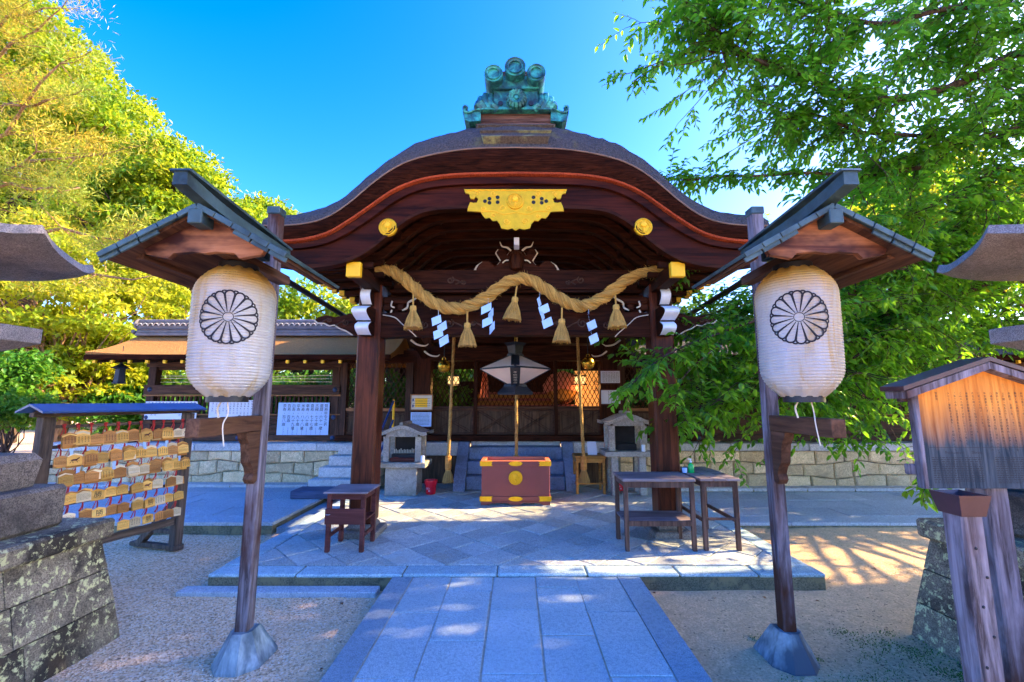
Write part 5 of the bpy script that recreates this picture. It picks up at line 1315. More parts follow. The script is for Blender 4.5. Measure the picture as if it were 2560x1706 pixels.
# ================================================================== LANTERN STANDS
def lantern_stand(s, lb_s, lb_l):
    px, py = s * 1.70, 2.95
    t = thing('lantern_stand', lb_s, 'lantern stand', (px, py, 0), group='roofed wooden lantern stands')
    # shoe: faceted pyramid collar
    hw, tw, h = .145, .058, .185
    sh = MB(); ring0 = [(-hw, -hw * .45), (-hw * .42, -hw * 1.08), (hw * .42, -hw * 1.08), (hw, -hw * .45), (hw, hw), (-hw, hw)]
    lv = [(1.02, -.02, 1), (1.0, .012, 1), (tw / hw * 1.15, h, 1)]
    rr = [[(px + x * k, py + y * k, z) for x, y in ring0] for k, z, _ in lv]; sh.grid(rr, closed=True); sh.f.append(tuple(12 + i for i in range(6)))
    sh.build('shoe', MT['shoe'], t)
    w = .040
    MB().box(px - w, px + w, py - w, py + w, .10, 2.93, .006).build('post', MT['post'], t)
    MB().box(px - w - .006, px + w + .006, py - w - .006, py + w + .006, 2.90, 2.955, .006).build('post_cap', MT['copper'], t)
    MB().box(px - .038, px + .038, 2.33, py - w - .001, 1.405, 1.505, .005).build('arm', MT['arm'], t)
    fc = py - w - .001; br = [(fc, 1.403), (fc - .15, 1.403), (fc - .14, 1.37), (fc - .11, 1.33), (fc - .095, 1.27), (fc - .09, 1.215), (fc - .06, 1.185), (fc - .04, 1.14), (fc - .055, 1.105), (fc - .03, 1.075), (fc, 1.09)]
    bm = bmesh.new(); vv = [bm.verts.new((px - .03, y, z)) for y, z in br]; f_ = bm.faces.new(vv); e_ = bmesh.ops.extrude_face_region(bm, geom=[f_]); bmesh.ops.translate(bm, vec=(.06, 0, 0), verts=[g for g in e_['geom'] if isinstance(g, bmesh.types.BMVert)]); bmesh.ops.triangulate(bm, faces=bm.faces); bmesh.ops.recalc_face_normals(bm, faces=bm.faces)
    me = bpy.data.meshes.new('bracket'); bm.to_mesh(me); bm.free(); me.materials.append(MT['arm'])
    for v in me.vertices: v.co -= wloc(t)
    link('bracket', me, t)
    # gable roof, ridge running away from the camera
    rx, y0, y1 = s * 1.58, 2.06, 2.70; zr, ze, hwid = 2.57, 2.318, .462
    y1r = py - w - .015
    def slope(sg, o, thick, y0_, y1_, wd=hwid, nm='roof_slope', m='copper', n=6):
        # three overlapping copper courses
        for k in range(3):
            f0, f1 = k / 3 - (.03 if k else 0), (k + 1) / 3
            a = Vector((rx + sg * wd * f0, 0, zr + (ze - zr) * f0 + o + .006 * (2 - k) * 0 - .004 * k + .008)); b = Vector((rx + sg * wd * f1, 0, zr + (ze - zr) * f1 + o - .004 * k + .008))
            nn = Vector((-(b.z - a.z), 0, (b.x - a.x))).normalized(); nn = nn if nn.z > 0 else -nn
            vs = []
            for y in (y0_, y1_):
                vs += [(a.x, y, a.z), (b.x, y, b.z), (b.x - nn.x * thick, y, b.z - nn.z * thick), (a.x - nn.x * thick, y, a.z - nn.z * thick)]
            MB().add(vs, [(0, 1, 2, 3), (4, 5, 6, 7), (0, 1, 5, 4), (1, 2, 6, 5), (2, 3, 7, 6), (3, 0, 4, 7)]).build(nm, MT[m], t)
    for sg in (-1, 1):
        slope(sg, 0, .018, y0, y1)
        # soffit boards
        a = Vector((rx + sg * .01, 0, zr - .02)); b = Vector((rx + sg * hwid * .95, 0, ze - .008))
        MB().add([(a.x, y0 + .02, a.z), (b.x, y0 + .02, b.z), (b.x, y0 + .02, b.z - .02), (a.x, y0 + .02, a.z - .02), (a.x, y1 - .02, a.z), (b.x, y1 - .02, b.z), (b.x, y1 - .02, b.z - .02), (a.x, y1 - .02, a.z - .02)], [(0, 1, 2, 3), (4, 5, 6, 7), (0, 1, 5, 4), (1, 2, 6, 5), (2, 3, 7, 6), (3, 0, 4, 7)]).build('soffit', MT['under'], t)
        # copper verge strips front
        va = Vector((rx, y0 - .008, zr - .01)); vb = Vector((rx + sg * hwid, y0 - .008, ze - .015))
        for k in range(5):
            MB().bar(va.lerp(vb, k / 5 + .004), va.lerp(vb, (k + 1) / 5 - .004), .012, .028, .002).build('verge_strip', MT['copper'], t)
        for k in (2, 3, 4):
            MB().bar(va.lerp(vb, k / 5 + .004) + Vector((0, .012, -.026)), va.lerp(vb, (k + 1) / 5 - .012) + Vector((0, .012, -.026)), .012, .024, .002).build('verge_strip', MT['copper'], t)
        MB().box(*sorted((rx + sg * (hwid - .13), rx + sg * (hwid - .09))), y0 + .10, y1 - .03, ze + .005, ze + .03, .004).build('eave_beam', MT['under'], t)
    # gable board with a waved lower edge
    gb = [(-.32, 2.385), (-.29, 2.335), (-.18, 2.315), (-.155, 2.342), (-.06, 2.35), (0, 2.342), (.06, 2.35), (.155, 2.342), (.18, 2.315), (.29, 2.335), (.32, 2.385), (0, 2.545)]
    bm = bmesh.new(); vv = [bm.verts.new((rx + x, y0 + .07, z)) for x, z in gb]; f_ = bm.faces.new(vv); e_ = bmesh.ops.extrude_face_region(bm, geom=[f_]); bmesh.ops.translate(bm, vec=(0, .03, 0), verts=[g for g in e_['geom'] if isinstance(g, bmesh.types.BMVert)]); bmesh.ops.triangulate(bm, faces=bm.faces); bmesh.ops.recalc_face_normals(bm, faces=bm.faces)
    me = bpy.data.meshes.new('gable_board'); bm.to_mesh(me); bm.free(); me.materials.append(MT['gable'])
    for v in me.vertices: v.co -= wloc(t)
    link('gable_board', me, t)
    MB().box(rx - .035, rx + .035, y0 - .02, y1 - .05, 2.465, 2.54, .004).build('ridge_purlin', MT['copper'], t)
    MB().box(rx - .04, rx + .04, y0 + .11, y1r, 2.38, 2.44, .004).build('hanging_beam', MT['arm'], t)
    # ridge cap, flaring up at the front
    rows = []
    for k in range(9):
        u = k / 8; y = y0 - .13 + (y1r - y0 + .13) * u; z = zr + .003 + .045 * max(0, 1 - u * 2.0) ** 2; wd_ = .031 + .005 * (1 - u); hh = .050 + .006 * max(0, 1 - u * 2)
        rows.append([(rx - wd_, y, z - .01), (rx - wd_ * .9, y, z + hh), (rx + wd_ * .9, y, z + hh), (rx + wd_, y, z - .01)])
    rc = MB().grid(rows, closed=True); rc.f += [(0, 1, 2, 3), tuple(32 + i for i in range(4))]; rco = rc.build('ridge_cap', MT['copper'], t)
    MB().add([(x_, y_, z_) for r_ in (rows[0], rows[-1]) for (x_, y_, z_) in [(r_[1][0] - .016, r_[1][1] - .01, r_[1][2]), (r_[2][0] + .016, r_[2][1] - .01, r_[2][2]), (r_[2][0] + .016, r_[2][1], r_[2][2] + .014), (r_[1][0] - .016, r_[1][1], r_[1][2] + .014)]], [(0, 1, 2, 3), (4, 5, 6, 7), (0, 1, 5, 4), (1, 2, 6, 5), (2, 3, 7, 6), (3, 0, 4, 7)]).build('ridge_top', MT['copper'], rco)
    # ---- paper lantern hung below
    lx, ly, zb, zt = s * 1.585, 2.42, 1.62, 2.34
    L = thing('paper_lantern', lb_l, 'paper lantern', (lx, ly, zb), group='large paper lanterns with flower crest')
    H = zt - zb; Rm = .199
    def prof(t_):   # 0..1 bottom to top
        e_ = min(t_, 1 - t_)
        r = Rm * (1 - max(0, (.24 - e_) / .24) ** 2.4 * .52)
        return r * (1 + .03 * (t_ - .5))
    nr, ns = 180, 56
    rows = []
    for i in range(nr + 1):
        t_ = i / nr; r = prof(t_) + (.0042 * abs(math.sin(t_ * math.pi * 45)) if .05 < t_ < .95 else 0)
        edge = max(0, (.10 - min(t_, 1 - t_)) / .10)
        rows.append([(lx + (r + .010 * edge * math.sin(11 * a_) + .002 * math.sin(3 * a_ + t_ * 5)) * math.cos(a_), ly + (r + .010 * edge * math.sin(11 * a_) + .002 * math.sin(3 * a_ + t_ * 5)) * math.sin(a_), zb + H * t_) for a_ in [2 * math.pi * k / ns for k in range(ns)]])
    lb = MB().grid(rows, closed=True); lb.f += [tuple(range(ns)), tuple(nr * ns + i for i in range(ns))]
    lb.build('paper_body', MT['lantern'], L, smooth=True, recalc=False)
    for z0_, z1_ in ((zb - .028, zb + .006), (zt - .006, zt + .028)): MB().lathe([(.085, z0_), (.10, z0_), (.10, z1_), (.085, z1_)], (lx, ly, 0), 28).build('rim', MT['blackmetal'], L, smooth=True)
    # crest: 16 petals drawn as raised ink lines
    cz = zb + H * .575; yaw = math.atan2(0 - lx, ly) * (.75 if s < 0 else .9); Rc = .150
    def on(a_, b_):
        z = cz + b_; r = prof((z - zb) / H) + .0062; th = a_ / r + yaw - math.pi / 2
        return (lx + r * math.cos(th), ly + r * math.sin(th), z)
    cr = MB()
    def stroke(pts, w):
        for i in range(len(pts) - 1):
            (x0, y0_), (x1, y1_) = pts[i], pts[i + 1]; d = math.hypot(x1 - x0, y1_ - y0_) or 1e-6; w0 = w[i] if hasattr(w, '__len__') else w; w1 = w[i + 1] if hasattr(w, '__len__') else w
            nx, ny = -(y1_ - y0_) / d, (x1 - x0) / d; ex_, ey = (x1 - x0) / d * w1 * .3, (y1_ - y0_) / d * w1 * .3
            cr.add([on(x0 + nx * w0, y0_ + ny * w0), on(x0 - nx * w0, y0_ - ny * w0), on(x1 - nx * w1 + ex_, y1_ - ny * w1 + ey), on(x1 + nx * w1 + ex_, y1_ + ny * w1 + ey)], [(0, 1, 2, 3)])
    stroke([(.024 * math.cos(2 * math.pi * k / 24), .024 * math.sin(2 * math.pi * k / 24)) for k in range(25)], .0018)
    NP = 16; rt_ = .118
    for k in range(NP):
        a0 = 2 * math.pi * (k + .5) / NP
        pol = lambda r, a_: (r * math.cos(a_), r * math.sin(a_))
        stroke([pol(.028 + (rt_ - .022) * j / 6, a0) for j in range(7)], [.0018 + .0042 * j / 6 for j in range(7)])
        ac = 2 * math.pi * k / NP; cxp, cyp = pol(rt_, ac); rp_ = rt_ * math.sin(math.pi / NP) * .98
        stroke([(cxp + rp_ * math.cos(ac + q), cyp + rp_ * math.sin(ac + q)) for q in [R(-105 + 210 * j / 10) for j in range(11)]], .0044)
        stroke([(a_[0], a_[1]) for a_ in [pol(rt_ + rp_ * .62 + .0055 * math.cos(q) + .004, a0 + .075 * math.sin(q)) for q in [R(-95 + 190 * j / 8) for j in range(9)]]], .0040)
    cr.build('flower_crest', MT['ink'], L, recalc=False)
    MB().tube([(lx, ly, zt + .02), (lx, ly, 2.41)], .008, 6).build('hook', MT['blackmetal'], L)
    cd = MB(); cd.tube(crom([Vector((lx + .02, ly - .03, zb - .02)), Vector((lx + .03, ly - .03, 1.53)), Vector((lx + .02, ly - .05, 1.47)), Vector((lx + .035, ly - .05, 1.36))], 12), .0035, 5); cd.tube(crom([Vector((lx - .03, ly, zb - .02)), Vector((lx - .05, ly, 1.56)), Vector((lx - .04, ly, 1.507))], 8), .005, 5)
    cd.build('tie_cord', MT['ivory'], L, smooth=True)
lantern_stand(-1, 'roofed wooden lantern stand on the left with its arm over the gravel', 'large white paper lantern with black flower crest hanging on the left')
lantern_stand(1, 'roofed wooden lantern stand on the right by the overhanging leaves', 'large white paper lantern with black flower crest hanging on the right')

# ================================================================== VOTIVE PLAQUE RACK
Rl, Rr = Vector((-4.03, 3.75, 0)), Vector((-3.69, 5.04, 0))
rc_ = (Rl + Rr) / 2; LR = (Rr - Rl).length; ang = math.atan2(Rr.y - Rl.y, Rr.x - Rl.x); hl = LR / 2
rack = thing('plaque_rack', 'weathered wooden rack with blue roof holding votive plaques', 'rack', rc_, ang)
def rk(nm, m, *a, c=.005, parent=None): return MB().box(*a, c).build(nm, MT[m], parent or rack, local=True)
for x in (-hl, hl - .09):
    rk('post', 'rack', x, x + .09, -.045, .045, 0, 1.46)
    MB().bar((x + .045, .03, .52), (x + .045, .52, .02), .07, .07).build('back_strut', MT['rack'], rack, local=True)
    rk('foot', 'rack', x + .01, x + .08, .046, .62, .0, .045); rk('foot_block', 'rack', x - .012, x + .102, -.058, .058, .0, .05)
    rk('strut_tie', 'rack', x + .02, x + .07, .046, .36, .16, .20)
rails_z = [1.375, 1.20, 1.04, .87, .70, .535]
for z in rails_z: rk('rail', 'rack_x', -hl + .091, hl - .091, -.018, .010, z - .014, z + .014, c=.003)
rk('bottom_beam', 'rack_x', -hl + .091, hl - .091, -.02, .02, .27, .34); rk('top_beam', 'rack_x', -hl - .06, hl + .06, -.03, .03, 1.462, 1.50)
rp_ = [(-.17, 1.495), (0, 1.555), (.17, 1.495), (.17, 1.512), (0, 1.575), (-.17, 1.512)]
MB().prism(rp_, lambda y, z: (-hl - .08, y, z), lambda y, z: (hl + .03, y, z)).build('roof', MT['bluemetal'], rack, local=True)
for x in (-hl + .02, hl - .06): MB().prism([(-.15, 1.498), (0, 1.552), (.15, 1.498), (.13, 1.485), (0, 1.53), (-.13, 1.485)], lambda y, z: (x, y, z), lambda y, z: (x + .03, y, z)).build('roof_rafter', MT['rack'], rack, local=True)
ORD = ['first', 'second', 'third', 'fourth', 'fifth', 'sixth', 'seventh', 'eighth', 'ninth', 'tenth', 'eleventh']
ROWN = ['top', 'second', 'third', 'fourth', 'fifth', 'bottom']
pw, phh = .104, .088
ppoly = [(-pw / 2, -phh / 2), (pw / 2, -phh / 2), (pw / 2, phh / 2 - .012), (0, phh / 2 + .006), (-pw / 2, phh / 2 - .012)]
pmesh = []
for k in ('ema', 'ema', 'ema_pale', 'ema_brown', 'ema_brown'):
    pmesh.append(MB().prism(ppoly, lambda x, z: (x, -.0045, z - .12), lambda x, z: (x, .0045, z - .12)).mesh('plaque', MT[k]))
cmesh = []
for k in range(3):
    cm = MB()
    for j in range(5 + k):
        x = rng.uniform(-.022, .022); cm.tube(crom([Vector((rng.uniform(-.008, .008), -.026, .012)), Vector((x * .6, -.03, -.03)), Vector((x, -.02 + .004 * j, -.085))], 5), .0026, 4, False)
    cm.tube([(-.012, -.024, .016), (.012, -.024, .018)], .008, 6); cm.tube([(-.01, -.022, .0), (.013, -.024, .004)], .006, 6)
    cmesh.append(cm.mesh('cord', MT['redcord']))
def writing_mesh(kind):
    t_ = MB(); f = lambda x, z: (x, -.0052, z - .12)
    if kind == 0:
        for k in range(5):
            x = -.045
            while x < .04: w_ = rng.uniform(.003, .009); z = .022 - k * .011; t_.add([f(x, z), f(min(x + w_, .045), z), f(min(x + w_, .045), z + .0026), f(x, z + .0026)], [(0, 1, 2, 3)]); x += w_ + .003
    elif kind == 1: vcols(t_, ['必勝祈願', '合格成就', '家内安全', '健康祈願'], f, .036, .024, .013, .023)
    elif kind == 2: put(t_, '勝', f, .004, -.002, .062, 1.0)
    else:           # small running horse
        for pts in ([(-.03, .006), (-.012, .012), (.012, .011), (.022, .02), (.034, .022), (.036, .014), (.024, .008), (.014, -.004), (-.008, -.003), (-.02, -.002)],): t_.add([f(x, z) for x, z in pts], [tuple(range(len(pts)))])
        for a, b in (((-.02, 0), (-.034, -.02)), ((-.014, -.001), (-.012, -.022)), ((.010, -.002), (.022, -.02)), ((.014, 0), (.034, -.012)), ((-.028, .006), (-.042, .002))):
            d = .002; t_.add([f(a[0] - d, a[1]), f(a[0] + d, a[1]), f(b[0] + d, b[1]), f(b[0] - d, b[1])], [(0, 1, 2, 3)])
    return t_.mesh('writing', MT['ink'] if kind != 3 else MT['stool'], recalc=False)
wm = [writing_mesh(0), writing_mesh(1), writing_mesh(2), writing_mesh(3), writing_mesh(0)]
special = {(0, 6): 3, (0, 10): 3, (1, 1): 3, (3, 3): 2, (4, 3): 2, (4, 7): 2, (5, 7): 2, (3, 7): 3}
ncol = 11; ca, sa = math.cos(ang), math.sin(ang)
for r_, z in enumerate(rails_z):
    for k in range(ncol):
        if r_ == 5 and k < 5: continue
        lxp = -hl + .15 + (LR - .27) * k / (ncol - 1) + rng.uniform(-.008, .008); lxp += {0: 0, 1: -.03, 2: .02, 3: -.02, 4: 0, 5: .02}[r_]
        lxp = max(-hl + .145, min(hl - .12, lxp))
        nb = 1 if r_ == 5 else rng.choice((3, 4, 5) if r_ < 3 else (1, 2, 3))
        kind = special.get((r_, k), rng.choice((0, 0, 1, 4)))
        what = {0: 'with fine writing', 4: 'with fine writing', 1: 'with columns of writing', 2: 'with one bold black character', 3: 'with a small horse picture'}[kind]
        lab = f"wooden plaques {what}, {ORD[k - (5 if r_ == 5 else 0)]} from left in {ROWN[r_]} rack row"
        w_ = Vector((rc_.x + ca * lxp, rc_.y + sa * lxp, z))
        t = thing('votive_plaques', lab, 'plaques', w_, ang + R(rng.uniform(-7, 7)), 'votive plaques hanging on the rack')
        for j in range(nb):
            o = link('plaque', pmesh[rng.randrange(5) if j or kind != 2 else 0], t, Vector((rng.uniform(-.012, .012) * (j > 0) + .006 * j, -.04 + .0115 * j - (.012 * nb), (.012 if rng.random() < .45 else -.009) * j * .8)))
            o.rotation_euler = (R(-5 - rng.uniform(0, 4)), R(rng.uniform(-4, 4)), R(rng.uniform(-4, 4)))
            if j == 0:
                wo = link('writing', wm[kind], o)
        link('cord', cmesh[k % 3], t, Vector((0, -.004, 0)))
for r_, x, lb in ((1, -.47, 'blue paper slip tied left on the second row of the rack'), (1, .13, 'white paper slip tied mid way along the second row of the rack'), (1, .36, 'white paper slip tied near the right of the second row'), (2, -.12, 'blue white paper slip tied on the third row of the rack'), (2, .50, 'white paper slip tied at the right end of the third row'), (2, -.40, 'crumpled blue paper slip at the left of the third row')):
    z = rails_z[r_]; w_ = Vector((rc_.x + ca * x + sa * .07, rc_.y + sa * x - ca * .07, z))
    o = MB().grid([[(-.018 + .006 * math.sin(k), -.006 * (k % 2), .02 - .028 * k), (.018 + .006 * math.sin(k + 1), .004 * (k % 2), .026 - .028 * k)] for k in range(6)]).build('paper_slip', MT['shide'] if r_ == 1 else MT['bluepaper']); o.location = w_; o.rotation_euler = (R(-8), R(rng.uniform(-12, 12)), ang); tag(o, lb, 'paper slip', 'paper slips tied to the rack')

# ================================================================== STONE LANTERNS
def stone_lantern(s, lb):
    cx, cy = s * 3.62, 2.42
    t = thing('stone_lantern', lb, 'stone lantern', (cx, cy, 0), group='stone lanterns at the edges of the view')
    # battered base in courses of blocks
    zs = [0, .22, .45, .66]
    for k in range(3):
        h0, h1 = .87 - .115 * zs[k] / .66, .87 - .115 * zs[k + 1] / .66
        n = 3
        for side in range(4):
            cs = sorted([-1, 1] + [-.33 + rng.uniform(-.15, .15), .33 + rng.uniform(-.15, .15)])
            for a_, b_ in zip(cs, cs[1:]):
                rot = Matrix.Rotation(R(90 * side), 4, 'Z'); g = .004; dp = .25
                vs = []
                for z, h in ((zs[k] + g, h0), (zs[k + 1] - g, h1)):
                    for (q, d) in ((a_ + g, h), (b_ - g, h), (b_ - g, h - dp), (a_ + g, h - dp)):
                        qq = q * h; qq = max(-d, min(d, qq)) if d < h else qq
                        p = rot @ Vector((qq, -d, 0)); vs.append((cx + p.x, cy + p.y, z if k or z > .1 else -.04))
                MB().add(vs, [(0, 1, 2, 3), (4, 5, 6, 7), (0, 1, 5, 4), (1, 2, 6, 5), (2, 3, 7, 6), (3, 0, 4, 7)]).build('base_block', MT['lantern_stone'], t)
    MB().box(cx - .70, cx + .70, cy - .70, cy + .70, .0, .655, .01).build('base_core', MT['lantern_block'], t)
    MB().box(cx - .805, cx + .805, cy - .805, cy + .805, .662, .785, .018).build('base_slab', MT['lantern_stone'], t)
    MB().box(cx - .62, cx + .62, cy - .62, cy + .62, .787, 1.05, .022).build('middle_tier', MT['lantern_block'], t)
    b = MB(); b.lathe([(.50 * 1.414, 1.052), (.52 * 1.414, 1.22), (.49 * 1.414, 1.265), (.30, 1.27)], (cx, cy, 0), 4, rot=R(45)); b.build('upper_tier', MT['lantern_block'], t)
    MB().lathe([(.48, 1.262), (.49, 1.30), (.44, 1.36), (.30, 1.40), (.24, 1.46), (.21, 1.58), (.22, 1.70), (.26, 1.73), (.26, 1.77), (.22, 1.80)], (cx, cy, 0), 28).build('shaft', MT['lantern_top'], t, smooth=True)
    MB().lathe([(.26, 1.80), (.50, 1.90), (.67, 1.955), (.68, 1.96), (.68, 2.05), (.66, 2.055), (.4, 2.06)], (cx, cy, 0), 6, rot=R(30 + 0)).build('platform', MT['lantern_top'], t)
    MB().lathe([(.40, 2.06), (.40, 2.475), (.3, 2.478)], (cx, cy, 0), 6, rot=R(30)).build('fire_box', MT['lantern_top'], t)
    for k in range(6):
        a_ = R(60 * k); p = Vector((cx + .349 * math.cos(a_), cy + .349 * math.sin(a_), 2.23)); M = Matrix.Translation(p) @ Matrix.Rotation(a_, 4, 'Z'); MB().box(-.002, .012, -.11, .11, -.11, .11, .004, M).build('window_frame', MT['lantern_block'], t)
    # curved hexagonal roof
    rows = []; ra = [.06, .15, .27, .40, .53, .66, .77, .87]; zt_ = [2.93, 2.87, 2.79, 2.71, 2.63, 2.57, 2.545, 2.555]
    def hexr(k, n, r, flare):
        out = []
        for j in range(n):
            a_ = 2 * math.pi * j / n; f = (a_ % (math.pi / 3)) - math.pi / 6; c_ = math.cos(math.pi / 6) / math.cos(f) ; e_ = abs(f) / (math.pi / 6)
            out.append((r * c_, a_, flare * e_ ** 4))
        return out
    n = 48
    for r, z in zip(ra, zt_):
        rows.append([(cx + q * math.cos(a_), cy + q * math.sin(a_), z + fl) for q, a_, fl in hexr(0, n, r, .07 * (r / .93) ** 3)])
    for r, z in ((.89, 2.50), (.82, 2.475), (.55, 2.482), (.36, 2.48)):
        rows.append([(cx + q * math.cos(a_), cy + q * math.sin(a_), z + fl) for q, a_, fl in hexr(0, n, r, .07 * (r / .93) ** 3)])
    rb_ = MB().grid(rows, closed=True); rb_.f.append(tuple(range(n))); rb_.f.append(tuple((len(rows) - 1) * n + i for i in range(n))); rf = rb_.build('roof', MT['lantern_top'], t, smooth=True)
    rf_b = MB().lathe([(.12, 2.89), (.16, 2.97), (.10, 3.01), (.13, 3.07), (.15, 3.13), (.11, 3.22), (.02, 3.31)], (cx, cy, 0), 20).build('finial', MT['lantern_top'], t, smooth=True)
stone_lantern(-1, 'lichened stone lantern on a tiered base at the left edge by the plaque rack')
stone_lantern(1, 'mossy stone lantern on a tiered base at the right edge behind the notice board')

# ================================================================== NOTICE BOARD
YS = 2.2
bl, br_ = P(2312, 1222, YS), P(2606, 1222, YS); pk = P(2460, 892, YS - .06); zb = bl.z; xl = (bl.x + P(2298, 975, YS).x) / 2; xm = P(2458, 900, YS - .06).x + .03; xr = 2 * xm - xl
zs_ = P(2300, 975, YS).z
sb = thing('notice_board', 'roofed wooden notice board with columns of writing at the right edge', 'notice board', (xm, YS, 0))
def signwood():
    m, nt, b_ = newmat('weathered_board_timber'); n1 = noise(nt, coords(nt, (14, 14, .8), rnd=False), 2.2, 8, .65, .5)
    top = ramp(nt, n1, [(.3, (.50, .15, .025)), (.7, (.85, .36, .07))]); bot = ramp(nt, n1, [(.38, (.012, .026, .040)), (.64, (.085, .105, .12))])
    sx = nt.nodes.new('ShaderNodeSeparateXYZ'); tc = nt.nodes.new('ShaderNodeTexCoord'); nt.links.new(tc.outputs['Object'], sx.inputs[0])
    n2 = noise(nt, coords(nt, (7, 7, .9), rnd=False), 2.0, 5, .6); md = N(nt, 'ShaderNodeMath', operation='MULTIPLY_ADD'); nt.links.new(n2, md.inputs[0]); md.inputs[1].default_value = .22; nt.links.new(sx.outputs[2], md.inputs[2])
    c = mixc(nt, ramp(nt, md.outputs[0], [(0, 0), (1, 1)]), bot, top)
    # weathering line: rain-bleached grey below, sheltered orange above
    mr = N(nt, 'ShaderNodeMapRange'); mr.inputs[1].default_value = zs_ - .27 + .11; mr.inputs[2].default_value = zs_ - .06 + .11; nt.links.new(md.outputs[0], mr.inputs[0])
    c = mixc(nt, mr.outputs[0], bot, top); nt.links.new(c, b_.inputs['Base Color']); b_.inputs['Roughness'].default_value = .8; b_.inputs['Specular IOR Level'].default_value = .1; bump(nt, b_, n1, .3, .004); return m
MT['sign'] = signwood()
pl = [(xl, zb), (xr, zb), (xr, zs_ + .03), (xm, pk.z - .045), (xl, zs_ + .03)]
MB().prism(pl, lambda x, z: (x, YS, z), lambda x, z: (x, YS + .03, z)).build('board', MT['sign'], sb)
for x in (xl - .022, xr + .002): MB().box(x, x + .020, YS - .012, YS + .034, zb + .0, zs_ + .02, .003).build('side_board', MT['post'], sb)
for x in (xm - .04, xm + .45): pass
MB().box(xm - .005, xm + .105, YS + .035, YS + .14, 0, zb + .35, .008).build('post', MT['post'], sb)
MB().box(xl - .05, xr + .05, YS + .036, YS + .066, zb + .06, zb + .11, .004).build('back_rail', MT['post'], sb); MB().box(xl - .05, xr + .05, YS + .036, YS + .066, zs_ - .06, zs_ - .01, .004).build('back_rail', MT['post'], sb)
lt = P(2256, 966, YS - .06)
for sg in (-1, 1):
    hwd = xm - lt.x; e0 = Vector((xm, 0, pk.z)); e1 = Vector((xm + sg * hwd, 0, lt.z))
    for o, th, m_, ya, yb, nm in ((0, .022, 'brownmetal', -.066, .075, 'roof_sheet'), (-.026, .034, 'post', -.060, .068, 'roof_board')):
        vs = []
        for y in (YS + ya, YS + yb): vs += [(e0.x, y, e0.z + o), (e1.x - sg * (0 if o == 0 else .02), y, e1.z + o + (0 if o == 0 else .003)), (e1.x - sg * (0 if o == 0 else .02), y, e1.z + o - th), (e0.x, y, e0.z + o - th)]
        MB().add(vs, [(0, 1, 2, 3), (4, 5, 6, 7), (0, 1, 5, 4), (1, 2, 6, 5), (2, 3, 7, 6), (3, 0, 4, 7)]).build(nm, MT[m_], sb)
tx = MB(); fS = lambda a_, b_: (a_, YS - .0015, b_)
vcols(tx, TXT_SIGN, fS, xr - .035, zs_ - .018, .0125, .0305, 1.16); tx.build('lettering', MT['ink'], sb)['kind'] = 'stuff'
tx = MB(); hline(tx, 'Fujinomori', fS, xl + .105, zb + .165, .020); hline(tx, 'Shrine', fS, xl + .235, zb + .165, .020)
for side in (0, 1):
    for k in range(15):
        x = xl + .035 + side * .31; end = x + (.245 if k < 14 else .12); z = zb + .145 - .0085 * k
        while x < end: w_ = rng.uniform(.006, .02); tx.add([fS(x, z), fS(min(x + w_, end), z), fS(min(x + w_, end), z + .0028), fS(x, z + .0028)], [(0, 1, 2, 3)]); x += w_ + .004
tx.add([fS(xl + .03, zb + .195), fS(xr - .03, zb + .195), fS(xr - .03, zb + .1965), fS(xl + .03, zb + .1965)], [(0, 1, 2, 3)])
tx.build('small_lettering', MT['ink'], sb)['kind'] = 'stuff'
# capped post in front
cpx = P(2405, 1290, 1.9).x; zc1 = P(2390, 1232, 1.9).z
cpost = thing('capped_post', 'weathered wooden post with brown metal cap in front of the notice board', 'post', (cpx, 1.9, 0))
MB().box(cpx - .045, cpx + .045, 1.855, 1.945, -.02, zc1 - .04, .008).build('post', MT['post'], cpost)
cb_ = MB(); cb_.lathe([(.050 * 1.414, zc1 - .085), (.066 * 1.414, zc1), (.061 * 1.414, zc1), (.048 * 1.414, zc1 - .034), (.001, zc1 - .034)], (cpx, 1.9, 0), 4, rot=R(45)); cb_.build('metal_cap', MT['brownmetal'], cpost)
for k in range(7): MB().lathe([(.006, 0), (.006, -.003), (.003, -.005), (.001, -.005)], (cpx + rng.uniform(-.03, .03), 1.855, .35 + .11 * k), 8, 'y').build('nail', MT['blackmetal'], cpost)
